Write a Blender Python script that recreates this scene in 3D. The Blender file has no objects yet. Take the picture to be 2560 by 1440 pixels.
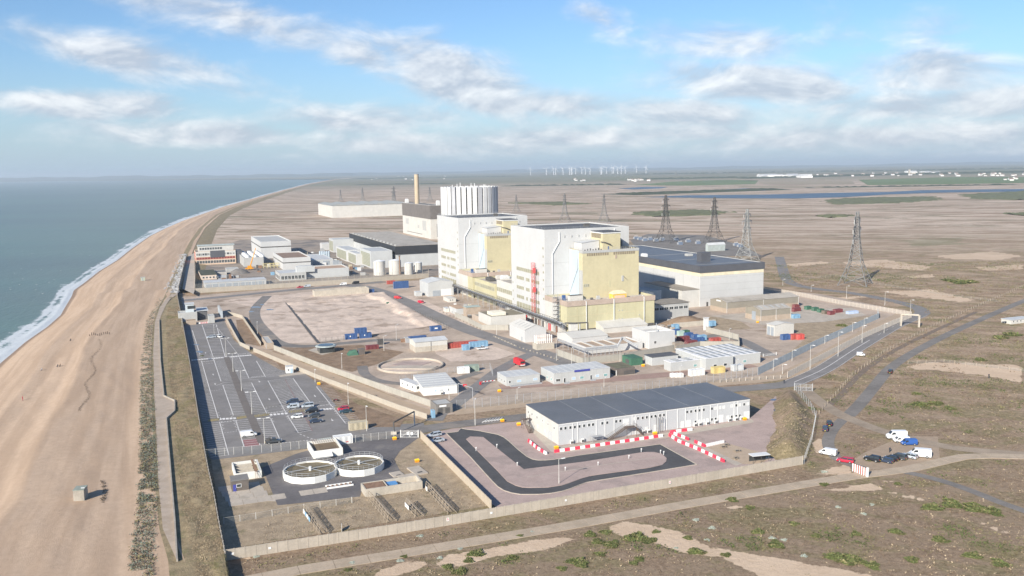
import bpy, math, random
import numpy as np
from mathutils import Vector, Matrix

random.seed(7); RNG = np.random.default_rng(7)
scene = bpy.context.scene
COL = scene.collection
R = math.radians

# ---------------------------------------------------------------- camera, sky, sun, exposure
CAM_H = 84.0                       # metres above the power station's ground
FOC, PITCH, ROLL = 2260.0, R(7.49), R(1.0)   # focal length for a 2560 wide picture
SUN_EL, SHADOW_DIR = R(27.5), R(59.0)        # shadows run 59 degrees from +x towards +y
cfw = Vector((0, math.cos(PITCH), -math.sin(PITCH)))
_r0 = Vector((1, 0, 0)); _d0 = cfw.cross(_r0)
crt = _r0 * math.cos(ROLL) + _d0 * math.sin(ROLL)
cdn = cfw.cross(crt)
cpos = Vector((0, 0, CAM_H))
cam_d = bpy.data.cameras.new('camera'); cam = bpy.data.objects.new('camera', cam_d); COL.objects.link(cam)
cam_d.sensor_width = 36.0; cam_d.lens = FOC / 2560.0 * 36.0
cam_d.clip_start = 1.0; cam_d.clip_end = 200000.0
cam.matrix_world = Matrix(((crt.x, -cdn.x, -cfw.x, 0), (crt.y, -cdn.y, -cfw.y, 0), (crt.z, -cdn.z, -cfw.z, CAM_H), (0, 0, 0, 1)))
scene.camera = cam

SUN_DIR = Vector((-math.cos(SHADOW_DIR) * math.cos(SUN_EL), -math.sin(SHADOW_DIR) * math.cos(SUN_EL), math.sin(SUN_EL)))  # towards the sun
sun_d = bpy.data.lights.new('sun', 'SUN'); sun_d.energy = 4.6; sun_d.angle = R(0.53); sun_d.color = (1.0, 0.93, 0.82)
sun = bpy.data.objects.new('sun', sun_d); COL.objects.link(sun)
sun.rotation_euler = (-SUN_DIR).to_track_quat('-Z', 'Y').to_euler()
sun.location = (0, 0, 300)

scene.view_settings.view_transform = 'Standard'; scene.view_settings.look = 'None'
scene.view_settings.gamma = 1.0; scene.view_settings.use_curve_mapping = False
scene.view_settings.exposure = 0.74
scene.cycles.use_denoising = True
scene.cycles.max_bounces = 6; scene.cycles.diffuse_bounces = 3; scene.cycles.volume_bounces = 0
scene.cycles.transparent_max_bounces = 24
scene.cycles.sample_clamp_indirect = 4.0

# ---------------------------------------------------------------- geometry of the view: pixel of the photograph <-> place on the ground
def G(px, py, z=0.0):
    d = cfw + crt * ((px - 1280) / FOC) + cdn * ((py - 720) / FOC)
    return cpos + d * ((z - CAM_H) / d.z)
def PX(p):
    c = Vector(p) - cpos; w = c.dot(cfw)
    return 1280 + FOC * c.dot(crt) / w, 720 + FOC * c.dot(cdn) / w
def along(p, d, px):               # how far to go from p along d until picture column px
    n = cfw * ((px - 1280) / FOC) - crt
    return -n.dot(Vector(p) - cpos) / n.dot(Vector(d))
def hgt(p, py):                    # height above p at picture row py
    n = cfw * ((py - 720) / FOC) - cdn
    return -n.dot(Vector(p) - cpos) / n.z
AZ = R(21.7)                       # the site's building grid
U = Vector((math.cos(AZ), math.sin(AZ), 0)); V = Vector((-math.sin(AZ), math.cos(AZ), 0))

# ---------------------------------------------------------------- node helpers
class NT:
    def __init__(s, tree): s.t = tree; s.n = tree.nodes; s.l = tree.links
    def __call__(s, kind, **kw):
        nd = s.n.new('ShaderNode' + kind)
        for k, v in kw.items():
            if k.startswith('i_'):
                nd.inputs[k[2:].replace('_', ' ')].default_value = v
            else: setattr(nd, k, v)
        return nd
    def link(s, a, b): s.l.new(a, b)
    def put(s, val, sock):
        if hasattr(val, 'links') or hasattr(val, 'is_linked'): s.l.new(val, sock)
        else: sock.default_value = val
    def math(s, op, a, b=None, clamp=False):
        m = s.n.new('ShaderNodeMath'); m.operation = op; m.use_clamp = clamp
        s.put(a, m.inputs[0])
        if b is not None: s.put(b, m.inputs[1])
        return m.outputs[0]
    def mix(s, f, a, b):
        m = s.n.new('ShaderNodeMix'); m.data_type = 'RGBA'
        s.put(f, m.inputs[0]); s.put(a, m.inputs[6]); s.put(b, m.inputs[7]); return m.outputs[2]
    def ramp(s, f, lo, hi):          # smooth 0..1 between lo and hi
        m = s.n.new('ShaderNodeMapRange'); m.interpolation_type = 'SMOOTHSTEP'
        s.put(f, m.inputs[0]); m.inputs[1].default_value = lo; m.inputs[2].default_value = hi
        return m.outputs[0]
    def noise(s, vec, scale, detail=4, rough=0.55, dist=0.0):
        m = s.n.new('ShaderNodeTexNoise'); m.inputs['Scale'].default_value = scale
        m.inputs['Detail'].default_value = detail; m.inputs['Roughness'].default_value = rough
        m.inputs['Distortion'].default_value = dist
        if vec is not None: s.l.new(vec, m.inputs['Vector'])
        return m.outputs[0]
    def scalev(s, vec, xyz):
        m = s.n.new('ShaderNodeVectorMath'); m.operation = 'MULTIPLY'
        s.l.new(vec, m.inputs[0]); m.inputs[1].default_value = xyz; return m.outputs[0]
    def addv(s, vec, xyz):
        m = s.n.new('ShaderNodeVectorMath'); m.operation = 'ADD'
        s.l.new(vec, m.inputs[0]); s.put(xyz, m.inputs[1]); return m.outputs[0]
    def attr(s, name):
        a = s.n.new('ShaderNodeAttribute'); a.attribute_name = name; return a.outputs['Fac']
def rgb4(c): return (c[0], c[1], c[2], 1.0)
def sr(r, g, b):                    # 0..255 display colour -> linear
    f = lambda v: (v / 255 / 12.92) if v / 255 <= 0.04045 else ((v / 255 + 0.055) / 1.055) ** 2.4
    return (f(r), f(g), f(b))

def new_mat(name):
    m = bpy.data.materials.new(name); m.use_nodes = True
    nt = NT(m.node_tree); b = m.node_tree.nodes['Principled BSDF']
    return m, nt, b
def bump(nt, b, h, strength, dist):
    k = nt('Bump'); k.inputs['Strength'].default_value = strength; k.inputs['Distance'].default_value = dist
    nt.link(h, k.inputs['Height']); nt.link(k.outputs[0], b.inputs['Normal'])

MATS = {}
def surf(name, c, rough=0.8, var=0.12, scale=0.4, streak=0.0, metal=0.0, ribs=0.0, grime=None, fine=0.0, bmp=0.0, spec=0.3):
    """a weathered surface: broad and fine tone changes, rain streaks, optional sheet ribs, optional stains of another colour"""
    if name in MATS: return MATS[name]
    m, nt, b = new_mat(name); MATS[name] = m
    pos = nt('NewGeometry').outputs['Position']
    n1 = nt.noise(pos, scale, 5, 0.6); n2 = nt.noise(pos, scale * 7.3, 3, 0.6)
    f = nt.math('ADD', nt.math('MULTIPLY', n1, 0.65), nt.math('MULTIPLY', n2, 0.35))
    f = nt.ramp(f, 0.32, 0.68)
    lo = tuple(max(0, v * (1 - var)) for v in c); hi = tuple(min(0.95, v * (1 + var)) for v in c)
    colr = nt.mix(f, rgb4(lo), rgb4(hi))
    if streak > 0:
        sv = nt.scalev(pos, (1.3, 1.3, 0.05)); s = nt.ramp(nt.noise(sv, 0.9, 4, 0.6), 0.5, 0.75)
        colr = nt.mix(nt.math('MULTIPLY', s, streak), colr, rgb4(tuple(v * 0.62 for v in c)))
    if grime:
        g = nt.ramp(nt.noise(nt.addv(pos, (31, 17, 5)), grime[1], 5, 0.65), grime[2], grime[2] + 0.12)
        colr = nt.mix(nt.math('MULTIPLY', g, grime[3] if len(grime) > 3 else 0.8), colr, rgb4(grime[0]))
    if fine > 0:
        n3 = nt.noise(pos, 6.0, 3, 0.7); colr = nt.mix(nt.math('MULTIPLY', nt.ramp(n3, 0.4, 0.65), fine), colr, rgb4(tuple(v * 0.6 for v in c)))
    nt.link(colr, b.inputs['Base Color'])
    b.inputs['Roughness'].default_value = rough; b.inputs['Metallic'].default_value = metal
    b.inputs['Specular IOR Level'].default_value = spec
    if ribs > 0:
        sp = nt('SeparateXYZ'); nt.link(pos, sp.inputs[0])
        q = nt.math('ADD', nt.math('MULTIPLY', sp.outputs[0], 1.0), nt.math('MULTIPLY', sp.outputs[1], 0.73))
        s = nt.math('SINE', nt.math('MULTIPLY', q, 2 * math.pi / ribs)); bump(nt, b, s, 0.5, 0.05)
    elif bmp > 0:
        bump(nt, b, nt.noise(pos, 2.5, 4, 0.7), 0.6, bmp)
    return m

# ---------------------------------------------------------------- world: Nishita sky with broken cumulus
world = bpy.data.worlds.new('World'); scene.world = world; world.use_nodes = True
wt = NT(world.node_tree); wb = world.node_tree.nodes['Background']
sky = wt('TexSky'); sky.sky_type = 'NISHITA'; sky.sun_disc = False
sky.sun_elevation = SUN_EL; sky.sun_rotation = math.atan2(SUN_DIR.x, SUN_DIR.y)
sky.altitude = 90; sky.air_density = 1.0; sky.dust_density = 0.3; sky.ozone_density = 6.0
dirv = wt('TexCoord').outputs['Generated']
nrm = wt('VectorMath', operation='NORMALIZE'); wt.link(dirv, nrm.inputs[0])
sx = wt('SeparateXYZ'); wt.link(nrm.outputs[0], sx.inputs[0])
DX, DY, DZ = sx.outputs
az = wt.math('ARCTAN2', DX, DY)                       # radians, 0 = straight ahead, + to the east side
el = wt.math('ARCSINE', DZ)
# cloud deck coordinates: long in azimuth, flattened towards the horizon
zc = wt.math('ADD', wt.math('MAXIMUM', DZ, 0.0), 0.10)
cv = wt('CombineXYZ'); wt.link(wt.math('DIVIDE', DX, zc), cv.inputs[0]); wt.link(wt.math('DIVIDE', DY, zc), cv.inputs[1])
cv.inputs[2].default_value = 3.7
def deck(off, scale, detail=7):
    return wt.noise(wt.addv(wt.scalev(cv.outputs[0], (1.0, 1.0, 1.0)), off), scale, detail, 0.56, 0.25)
blobs = []
def px_dir(px, py):
    d = (cfw + crt * ((px - 1280) / FOC) + cdn * ((py - 720) / FOC)).normalized()
    return math.atan2(d.x, d.y), math.asin(d.z)
# broken cumulus: centre, half length, half height and slope of each bank (measured in the sky)
for (bx, by, hw, hh, slope, w) in [
    (560, 40, 380, 62, 0.22, .40), (900, 140, 230, 60, 0.34, .30), (1170, 205, 230, 88, 0.34, .50), (1400, 262, 290, 52, 0.18, .42),
    (1700, 290, 420, 52, 0.06, .42), (330, 150, 360, 60, 0.22, .44), (230, 265, 280, 52, 0.05, .42), (1490, 40, 130, 60, 0.28, .34),
    (1840, 110, 250, 72, 0.14, .44), (1890, 205, 300, 64, 0.14, .50), (2310, 180, 260, 66, 0.08, .48), (930, 300, 330, 46, 0.02, .42),
    (2380, 262, 420, 58, 0.0, .42), (480, 332, 520, 46, 0.05, .38), (1500, 340, 900, 50, 0.0, .40), (2250, 340, 700, 50, 0.0, .42), (2250, 90, 330, 70, .1, .28)]:
    a0, e0 = px_dir(bx, by)
    sa, se = hw / FOC, hh / FOC
    da = wt.math('SUBTRACT', az, a0)
    de = wt.math('ADD', wt.math('SUBTRACT', el, e0), wt.math('MULTIPLY', da, slope - math.tan(ROLL)))
    q = wt.math('ADD', wt.math('POWER', wt.math('ABSOLUTE', wt.math('DIVIDE', da, sa)), 2.0), wt.math('POWER', wt.math('ABSOLUTE', wt.math('DIVIDE', de, se)), 2.0))
    blobs.append(wt.math('MULTIPLY', wt.math('EXPONENT', wt.math('MULTIPLY', q, -1.0)), w))
tot = blobs[0]
for q in blobs[1:]: tot = wt.math('MAXIMUM', tot, q)
n_a = deck((0, 0, 0), 0.75, 8)
bt = wt('CombineXYZ'); wt.link(wt.math('MULTIPLY', az, 1.0), bt.inputs[0]); wt.link(wt.math('MULTIPLY', el, 2.3), bt.inputs[1])
n_b = wt.noise(bt.outputs[0], 11.0, 9, 0.60, 0.35)          # billows
n_c = wt.noise(wt.addv(bt.outputs[0], (-0.010, 0.022, 0)), 11.0, 9, 0.60, 0.35)   # the same, taken a little towards the light
cover = wt.math('ADD', wt.math('MULTIPLY', n_a, 0.42), wt.math('MULTIPLY', n_b, 0.60))
dens = wt.math('SUBTRACT', wt.math('ADD', cover, tot), 0.655)
alpha = wt.ramp(dens, -0.03, 0.30)
lit = wt.math('SUBTRACT', n_b, n_c)
litf = wt.math('ADD', 0.36, wt.math('MULTIPLY', lit, 3.6), clamp=True)
ccol = wt.mix(litf, (3.9, 4.3, 5.0, 1), (7.3, 7.4, 7.5, 1))
# veil of moist air low over the horizon
veil = wt.math('POWER', wt.math('SUBTRACT', 1.0, wt.math('MINIMUM', wt.math('DIVIDE', wt.math('MAXIMUM', DZ, 0.0), 0.16), 1.0)), 2.0)
skyc = wt.mix(wt.math('MULTIPLY', veil, 0.92), sky.outputs[0], (3.0, 4.1, 5.2, 1))
final = wt.mix(wt.math('MULTIPLY', alpha, 0.86), skyc, ccol)
wt.link(final, wb.inputs['Color']); wb.inputs['Strength'].default_value = 0.085

# ---------------------------------------------------------------- mesh collector and scene-graph helpers
class MB:
    def __init__(s): s.v = []; s.f = []; s.m = []
    def add(s, vs, fs, mi=0):
        o = len(s.v); s.v.extend([tuple(p) for p in vs])
        for f in fs: s.f.append(tuple(i + o for i in f)); s.m.append(mi)
        return s
    def box(s, x0, y0, z0, x1, y1, z1, mi=0, bottom=True):
        vs = [(x0, y0, z0), (x1, y0, z0), (x1, y1, z0), (x0, y1, z0), (x0, y0, z1), (x1, y0, z1), (x1, y1, z1), (x0, y1, z1)]
        fs = [(4, 5, 6, 7), (0, 1, 5, 4), (1, 2, 6, 5), (2, 3, 7, 6), (3, 0, 4, 7)]
        if bottom: fs.append((3, 2, 1, 0))
        return s.add(vs, fs, mi)
    def quad(s, a, b, c, d, mi=0): return s.add([a, b, c, d], [(0, 1, 2, 3)], mi)
    def poly(s, pts, mi=0): return s.add(pts, [tuple(range(len(pts)))], mi)
    def prism(s, pts, z0, z1, mi=0, top=True):
        n = len(pts); vs = [(p[0], p[1], z0) for p in pts] + [(p[0], p[1], z1) for p in pts]
        fs = [(i, (i + 1) % n, (i + 1) % n + n, i + n) for i in range(n)]
        if top: fs += [tuple(range(n, 2 * n)), tuple(range(n - 1, -1, -1))]
        return s.add(vs, fs, mi)
    def cone(s, x, y, z0, z1, r0, r1, n=12, mi=0, caps=True):
        vs = []
        for z, r in ((z0, r0), (z1, r1)):
            vs += [(x + r * math.cos(2 * math.pi * i / n), y + r * math.sin(2 * math.pi * i / n), z) for i in range(n)]
        fs = [(i, (i + 1) % n, (i + 1) % n + n, i + n) for i in range(n)]
        if caps: fs += [tuple(range(n, 2 * n)), tuple(range(n - 1, -1, -1))]
        return s.add(vs, fs, mi)
    def bar(s, p, q, r=0.05, n=4, mi=0, r1=None):
        p, q = Vector(p), Vector(q); d = q - p
        if d.length < 1e-6: return s
        d.normalize(); a = d.cross(Vector((0, 0, 1)) if abs(d.z) < 0.9 else Vector((1, 0, 0))).normalized(); b = d.cross(a)
        r1 = r if r1 is None else r1; vs = []
        for c, rr in ((p, r), (q, r1)):
            vs += [c + (a * math.cos(2 * math.pi * (i + .5) / n) + b * math.sin(2 * math.pi * (i + .5) / n)) * rr for i in range(n)]
        return s.add(vs, [(i, (i + 1) % n, (i + 1) % n + n, i + n) for i in range(n)] + [tuple(range(n - 1, -1, -1)), tuple(range(n, 2 * n))], mi)
    def path(s, pts, r=0.05, n=4, mi=0):
        for a, b in zip(pts, pts[1:]): s.bar(a, b, r, n, mi)
        return s
    def mesh(s, name, mats, smooth=False):
        me = bpy.data.meshes.new(name); me.from_pydata(s.v, [], s.f)
        for m in (mats if isinstance(mats, (list, tuple)) else [mats]): me.materials.append(m)
        me.polygons.foreach_set('material_index', s.m)
        if smooth: me.polygons.foreach_set('use_smooth', [True] * len(s.f))
        me.update(); return me
    def build(s, name, mats, parent=None, loc=None, rz=0.0, smooth=False):
        return link(name, s.mesh(name, mats, smooth), parent, loc, rz)
def link(name, me, parent=None, loc=None, rz=0.0, scale=None):
    o = bpy.data.objects.new(name, me); COL.objects.link(o)
    if parent is not None: o.parent = parent
    if loc is not None: o.location = loc
    if rz: o.rotation_euler = (0, 0, rz)
    if scale is not None: o.scale = scale
    return o
def tag(o, label=None, cat=None, group=None, kind=None):
    if label: o['label'] = label
    if cat: o['category'] = cat
    if group: o['group'] = group
    if kind: o['kind'] = kind
    return o
def thing(name, label, cat, loc=(0, 0, 0), rz=0.0, group=None):
    o = bpy.data.objects.new(name, None); COL.objects.link(o)
    o.location = loc; o.rotation_euler = (0, 0, rz); o.empty_display_size = 0.5
    return tag(o, label, cat, group)
def struct(name, me, label=None, parent=None):
    o = link(name, me, parent); o['kind'] = 'structure'
    if label: o['label'] = label
    return o
def dup(root, loc=None, rz=None, label=None, group=None, scale=None):
    kids = {}
    for o in [root] + list(root.children_recursive):
        c = o.copy(); COL.objects.link(c); kids[o] = c
        if o is not root: c.parent = kids[o.parent]
    r = kids[root]
    if loc is not None: r.location = loc
    if rz is not None: r.rotation_euler = (0, 0, rz)
    if scale is not None: r.scale = scale
    if label: r['label'] = label
    if group: r['group'] = group
    return r
def interp(pts):                    # pts: list of world points -> x as a function of y
    ys = np.array([p[1] for p in pts]); xs = np.array([p[0] for p in pts]); k = np.argsort(ys)
    return lambda y: np.interp(y, ys[k], xs[k])
# ---------------------------------------------------------------- coast lines, measured on the photograph, as x(y) in metres
SEA_Z, BANK_Z = -5.0, 2.3
SHORE = [(-420, 1330), (0, 909), (28, 885), (61, 857), (118, 817), (151, 788), (179, 740), (184, 726), (211, 707), (246, 679), (292, 651), (327, 623), (373, 591), (411, 572), (457, 552),
         (492, 540), (527, 528), (548, 520.6), (598, 506.6), (643, 494), (703, 477), (773, 459), (844, 447)]
TOPL = [(452, 1640), (446, 1560), (440, 1480), (432, 1400), (409, 1322), (396, 1208), (391, 1090), (386, 996), (383, 878), (387, 807), (399, 769), (414, 742), (425, 715), (440, 680), (458, 640), (476, 605), (500, 570),
        (540, 537), (580, 519), (612, 508), (650, 496), (705, 479.5), (773, 460.5), (846, 447.6)]
WALLL = [(575, 1450), (562, 1381), (545, 1295), (534, 1232), (521, 1176), (512.5, 1132), (496, 1040), (480, 940), (466, 860), (455, 800), (443, 738), (446, 722)]
shore_x = interp([G(x, y, SEA_Z) for x, y in SHORE]); top_x = interp([G(x, y, BANK_Z) for x, y in TOPL])
wall_pts = [G(x, y, BANK_Z) for x, y in WALLL]; wall_x = interp(wall_pts)
Y_WALL_END = wall_pts[-1].y

def rows(y0, y1, step, grow):
    ys = [y0]
    while ys[-1] < y1: ys.append(ys[-1] + max(step, ys[-1] * grow))
    return np.array(ys)
def grid_mesh(name, X, Y, Z, mat, attrs=None, smooth=True):
    nr, nc = X.shape; v = np.stack([X, Y, Z], -1).reshape(-1, 3)
    i = np.arange((nr - 1) * (nc - 1)); r, c = i // (nc - 1), i % (nc - 1); a = r * nc + c
    f = np.stack([a, a + 1, a + nc + 1, a + nc], -1)
    me = bpy.data.meshes.new(name); me.vertices.add(len(v)); me.vertices.foreach_set('co', v.astype(np.float32).ravel())
    me.loops.add(f.size); me.loops.foreach_set('vertex_index', f.astype(np.int32).ravel())
    me.polygons.add(len(f)); me.polygons.foreach_set('loop_start', np.arange(0, f.size, 4, dtype=np.int32)); me.polygons.foreach_set('loop_total', np.full(len(f), 4, np.int32))
    me.update(calc_edges=True); me.materials.append(mat)
    if smooth: me.polygons.foreach_set('use_smooth', [True] * len(f))
    for k, val in (attrs or {}).items():
        at = me.attributes.new(k, 'FLOAT', 'POINT'); at.data.foreach_set('value', np.asarray(val, np.float32).ravel())
    return me
def sdist(X, Y, poly):              # signed distance to a polygon, positive inside
    px = np.array([p[0] for p in poly]); py = np.array([p[1] for p in poly]); d2 = np.full(X.shape, 1e18); ins = np.zeros(X.shape, bool)
    for i in range(len(poly)):
        x0, y0 = px[i], py[i]; x1, y1 = px[(i + 1) % len(poly)], py[(i + 1) % len(poly)]
        ex, ey = x1 - x0, y1 - y0; t = np.clip(((X - x0) * ex + (Y - y0) * ey) / (ex * ex + ey * ey + 1e-9), 0, 1)
        d2 = np.minimum(d2, (X - x0 - t * ex) ** 2 + (Y - y0 - t * ey) ** 2)
        if y0 != y1: ins ^= ((y0 > Y) != (y1 > Y)) & (X < (x1 - x0) * (Y - y0) / (y1 - y0) + x0)
    return np.sqrt(d2) * np.where(ins, 1, -1)
_k = RNG.normal(size=(24, 2)); _ph = RNG.uniform(0, 6.28, 24)
def wob(X, Y, L):                   # cheap smooth noise -1..1
    s = np.zeros(X.shape)
    for i in range(24): s += np.sin((X * _k[i, 0] + Y * _k[i, 1]) * 2.2 / L * (0.6 + 0.06 * i) + _ph[i])
    return s / 6.0

# ---------------------------------------------------------------- ground: one sheet from below the drone to the horizon
def ground_mat():
    m, nt, b = new_mat('heath_and_shingle')
    pos = nt('NewGeometry').outputs['Position']
    sp = nt('SeparateXYZ'); nt.link(pos, sp.inputs[0])
    rot = nt('VectorRotate'); rot.rotation_type = 'Z_AXIS'; rot.inputs['Angle'].default_value = R(18); nt.link(pos, rot.inputs['Vector'])
    st = nt.scalev(rot.outputs[0], (0.62, 1.0, 1.0))
    n_big = nt.noise(st, 0.022, 6, 0.62); n_mid = nt.noise(st, 0.11, 6, 0.62, 0.4); n_fin = nt.noise(pos, 0.75, 6, 0.72, 0.3); n_vf = nt.noise(pos, 2.6, 4, 0.75)
    n_g = nt.noise(nt.addv(st, (91, 40, 0)), 0.07, 6, 0.65, 0.5)
    tone = nt.math('ADD', nt.math('MULTIPLY', n_mid, 0.36), nt.math('ADD', nt.math('MULTIPLY', n_fin, 0.36), nt.math('MULTIPLY', n_vf, 0.28)))
    heath = nt.mix(nt.ramp(tone, 0.40, 0.60), rgb4((0.205, 0.145, 0.098)), rgb4((0.46, 0.345, 0.245)))
    near_ = nt.math('SUBTRACT', 1.0, nt.ramp(sp.outputs[1], 170, 420))
    heath = nt.mix(nt.math('MULTIPLY', near_, nt.math('ADD', 0.15, nt.math('MULTIPLY', nt.ramp(n_mid, 0.40, 0.60), 0.32))), heath, rgb4((0.115, 0.088, 0.056)))
    olive = nt.mix(nt.ramp(n_fin, 0.35, 0.65), rgb4((0.125, 0.115, 0.050)), rgb4((0.25, 0.22, 0.11)))
    heath = nt.mix(nt.math('MULTIPLY', nt.ramp(nt.noise(nt.addv(st, (7, 300, 0)), 0.075, 6, 0.68, 0.5), 0.47, 0.59), 0.55), heath, olive)
    green = nt.mix(nt.ramp(n_fin, 0.35, 0.65), rgb4((0.075, 0.090, 0.030)), rgb4((0.16, 0.175, 0.065)))
    shing = nt.mix(nt.ramp(tone, 0.38, 0.62), rgb4((0.50, 0.375, 0.265)), rgb4((0.62, 0.48, 0.35)))
    d_far = nt.ramp(sp.outputs[1], 450, 1500)
    # bare shingle shows through: some on the near heath, more out on the ridges of the plain
    thr = nt.math('SUBTRACT', nt.math('ADD', nt.math('MULTIPLY', n_big, 0.55), nt.math('MULTIPLY', n_mid, 0.45)), nt.math('SUBTRACT', 0.615, nt.math('MULTIPLY', d_far, 0.12)))
    mk = nt.math('ADD', thr, nt.math('MULTIPLY', nt.math('ADD', nt.attr('shingle'), nt.math('MULTIPLY', nt.math('SUBTRACT', n_fin, 0.5), 0.35)), 0.55))
    c = nt.mix(nt.ramp(mk, 0.0, 0.045), heath, shing)
    gk = nt.math('ADD', nt.math('SUBTRACT', n_g, 0.655), nt.math('MULTIPLY', nt.math('ADD', nt.attr('green'), nt.math('MULTIPLY', nt.math('SUBTRACT', n_mid, 0.5), 0.5)), 0.6))
    c = nt.mix(nt.math('MULTIPLY', nt.ramp(gk, 0.0, 0.05), 0.85), c, green)
    # the far plain: pale ridges with thin dark lines of scrub
    ls = nt.scalev(rot.outputs[0], (0.26, 1.0, 1.0))
    lines = nt.noise(ls, 0.016, 9, 0.76, 2.0)
    plain = nt.mix(nt.ramp(lines, 0.43, 0.57), rgb4((0.30, 0.225, 0.165)), rgb4((0.55, 0.45, 0.365)))
    scr = nt.ramp(nt.noise(nt.addv(ls, (50, 900, 0)), 0.009, 8, 0.76, 1.6), 0.545, 0.595)
    plain = nt.mix(nt.math('MULTIPLY', scr, 0.7), plain, rgb4((0.15, 0.145, 0.085)))
    c = nt.mix(nt.math('MULTIPLY', nt.ramp(sp.outputs[1], 560, 1300), 0.9), c, plain)
    fl = nt.scalev(pos, (0.25, 1.0, 1.0)); farm = nt.noise(fl, 0.0022, 5, 0.7)
    fcol = nt.mix(nt.ramp(farm, 0.38, 0.62), rgb4((0.24, 0.20, 0.15)), rgb4((0.17, 0.185, 0.10)))
    fcol = nt.mix(nt.math('MULTIPLY', nt.ramp(nt.noise(nt.addv(fl, (3, 8, 2)), 0.004, 5, 0.7), 0.56, 0.63), 0.7), fcol, rgb4((0.085, 0.092, 0.06)))
    c = nt.mix(nt.ramp(sp.outputs[1], 3600, 6500), c, fcol)
    nt.link(c, b.inputs['Base Color']); b.inputs['Roughness'].default_value = 0.95; b.inputs['Specular IOR Level'].default_value = 0.1
    bump(nt, b, nt.math('ADD', nt.math('MULTIPLY', n_fin, 0.7), nt.math('MULTIPLY', n_vf, 0.3)), 0.9, 0.35)
    return m
M_GROUND = ground_mat()
def pxpoly(pts, z=0.0): return [G(x, y, z) for x, y in pts]
SHINGLE = [[(1480, 1318), (1560, 1298), (1640, 1312), (1700, 1322), (1790, 1362), (1880, 1378), (2000, 1398), (2120, 1418), (2260, 1450), (2260, 1500), (1900, 1500), (1880, 1438), (1800, 1402), (1720, 1392), (1640, 1362), (1550, 1345)],
           [(1110, 1385), (1180, 1372), (1300, 1352), (1420, 1335), (1480, 1345), (1380, 1372), (1230, 1398), (1150, 1420), (1060, 1428)],
           [(930, 1425), (1010, 1395), (1120, 1395), (1030, 1440), (900, 1460)],
           [(2010, 1228), (2100, 1212), (2230, 1196), (2262, 1202), (2200, 1216), (2300, 1240), (2350, 1262), (2300, 1256), (2200, 1232), (2080, 1232)],
           [(2400, 1285), (2470, 1305), (2530, 1330), (2560, 1350), (2500, 1335), (2430, 1308)], [(1810, 1262), (1880, 1258), (1860, 1275), (1800, 1282)],
           [(2060, 1168), (2120, 1150), (2140, 1160), (2145, 1192), (2060, 1192), (1990, 1196)], [(2150, 1150), (2190, 1128), (2300, 1105), (2350, 1100), (2345, 1140), (2230, 1165)],
           [(2250, 915), (2330, 902), (2560, 912), (2560, 960), (2450, 938), (2280, 925)], [(2020, 1105), (2055, 1085), (2070, 1120), (2050, 1150), (2030, 1130)],
           [(2220, 1048), (2290, 1052), (2300, 1058), (2220, 1054)], [(2310, 1058), (2390, 1066), (2380, 1070), (2315, 1064)], [(560, 1400), (700, 1378), (640, 1400), (540, 1412)],
           [(1200, 1290), (1400, 1262), (1560, 1238), (1560, 1246), (1300, 1290)], [(2100, 655), (2210, 648), (2340, 668), (2300, 677), (2120, 664)], [(2040, 745), (2160, 738), (2200, 742), (2100, 750)], [(2200, 728), (2330, 722), (2450, 752), (2400, 756), (2250, 738)],
           [(2330, 640), (2480, 628), (2560, 640), (2500, 650), (2380, 648)], [(2430, 668), (2560, 660), (2560, 674), (2460, 678)], [(2260, 690), (2330, 684), (2350, 692), (2280, 698)], [(1960, 660), (2060, 652), (2080, 658), (1980, 668)], [(2120, 700), (2190, 694), (2200, 700), (2140, 706)]]
GREEN = [[(2290, 1250), (2400, 1248), (2520, 1275), (2510, 1290), (2400, 1275), (2310, 1262)], [(2480, 820), (2560, 800), (2560, 850), (2500, 838)], [(2290, 1005), (2380, 1000), (2400, 1025), (2330, 1020)],
         [(2340, 695), (2400, 690), (2440, 705), (2400, 722), (2350, 712)], [(1575, 532), (1700, 520), (1830, 528), (1800, 540), (1650, 545)], [(1660, 498), (1760, 492), (1850, 500), (1760, 506)],
         [(2090, 860), (2190, 810), (2200, 822), (2110, 885)], [(1370, 1330), (1440, 1320), (1440, 1345), (1390, 1345)], [(2230, 600), (2420, 590), (2440, 612), (2260, 620)], [(1990, 985), (2040, 985), (2025, 1060), (1985, 1040)]]
MOUND = [G(x, y) for x, y in [(1935, 1005), (1962, 965), (1995, 985), (2040, 1048), (2030, 1130), (2012, 1152), (1960, 1150), (1905, 1140), (1938, 1070)]]
ys = rows(70, 52000, 1.9, 0.0125)
tt = np.linspace(0, 1, 270) ** 1.25
def left_edge(y):
    near = 0.5 * (top_x(y) + wall_x(y)); far = top_x(y) + 3
    return np.where(y < Y_WALL_END, near, far)
le = left_edge(ys); re = ys * 0.78 + 160
far_c = G(846, 447.6); le = np.where(ys > far_c.y, np.interp(ys, [far_c.y, 19000, 60000], [far_c.x, -9000, -50000]), le)
GX = le[:, None] + (re - le)[:, None] * tt[None, :]; GY = np.repeat(ys[:, None], len(tt), 1)
sh = np.full(GX.shape, -1.0); gr = np.full(GX.shape, -1.0)
for P_ in SHINGLE: sh = np.maximum(sh, np.clip(sdist(GX, GY, pxpoly(P_)) / 2.5, -1, 1))
for P_ in GREEN: gr = np.maximum(gr, np.clip(sdist(GX, GY, pxpoly(P_)) / (6.0 + 0.012 * GY), -1, 1))
md = sdist(GX, GY, MOUND); GZ = np.clip(md / 7.0, 0, 1); GZ = 4.2 * GZ * GZ * (3 - 2 * GZ)
roll_ = np.clip((GX - (GY * 0.30 + 110)) / 60, 0, 1) * np.clip((GY - 90) / 60, 0, 1)      # gentle swells out on the open heath only
GZ = np.where(md > 0, GZ + 0.10 * wob(GX, GY, 16), 0)
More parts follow.
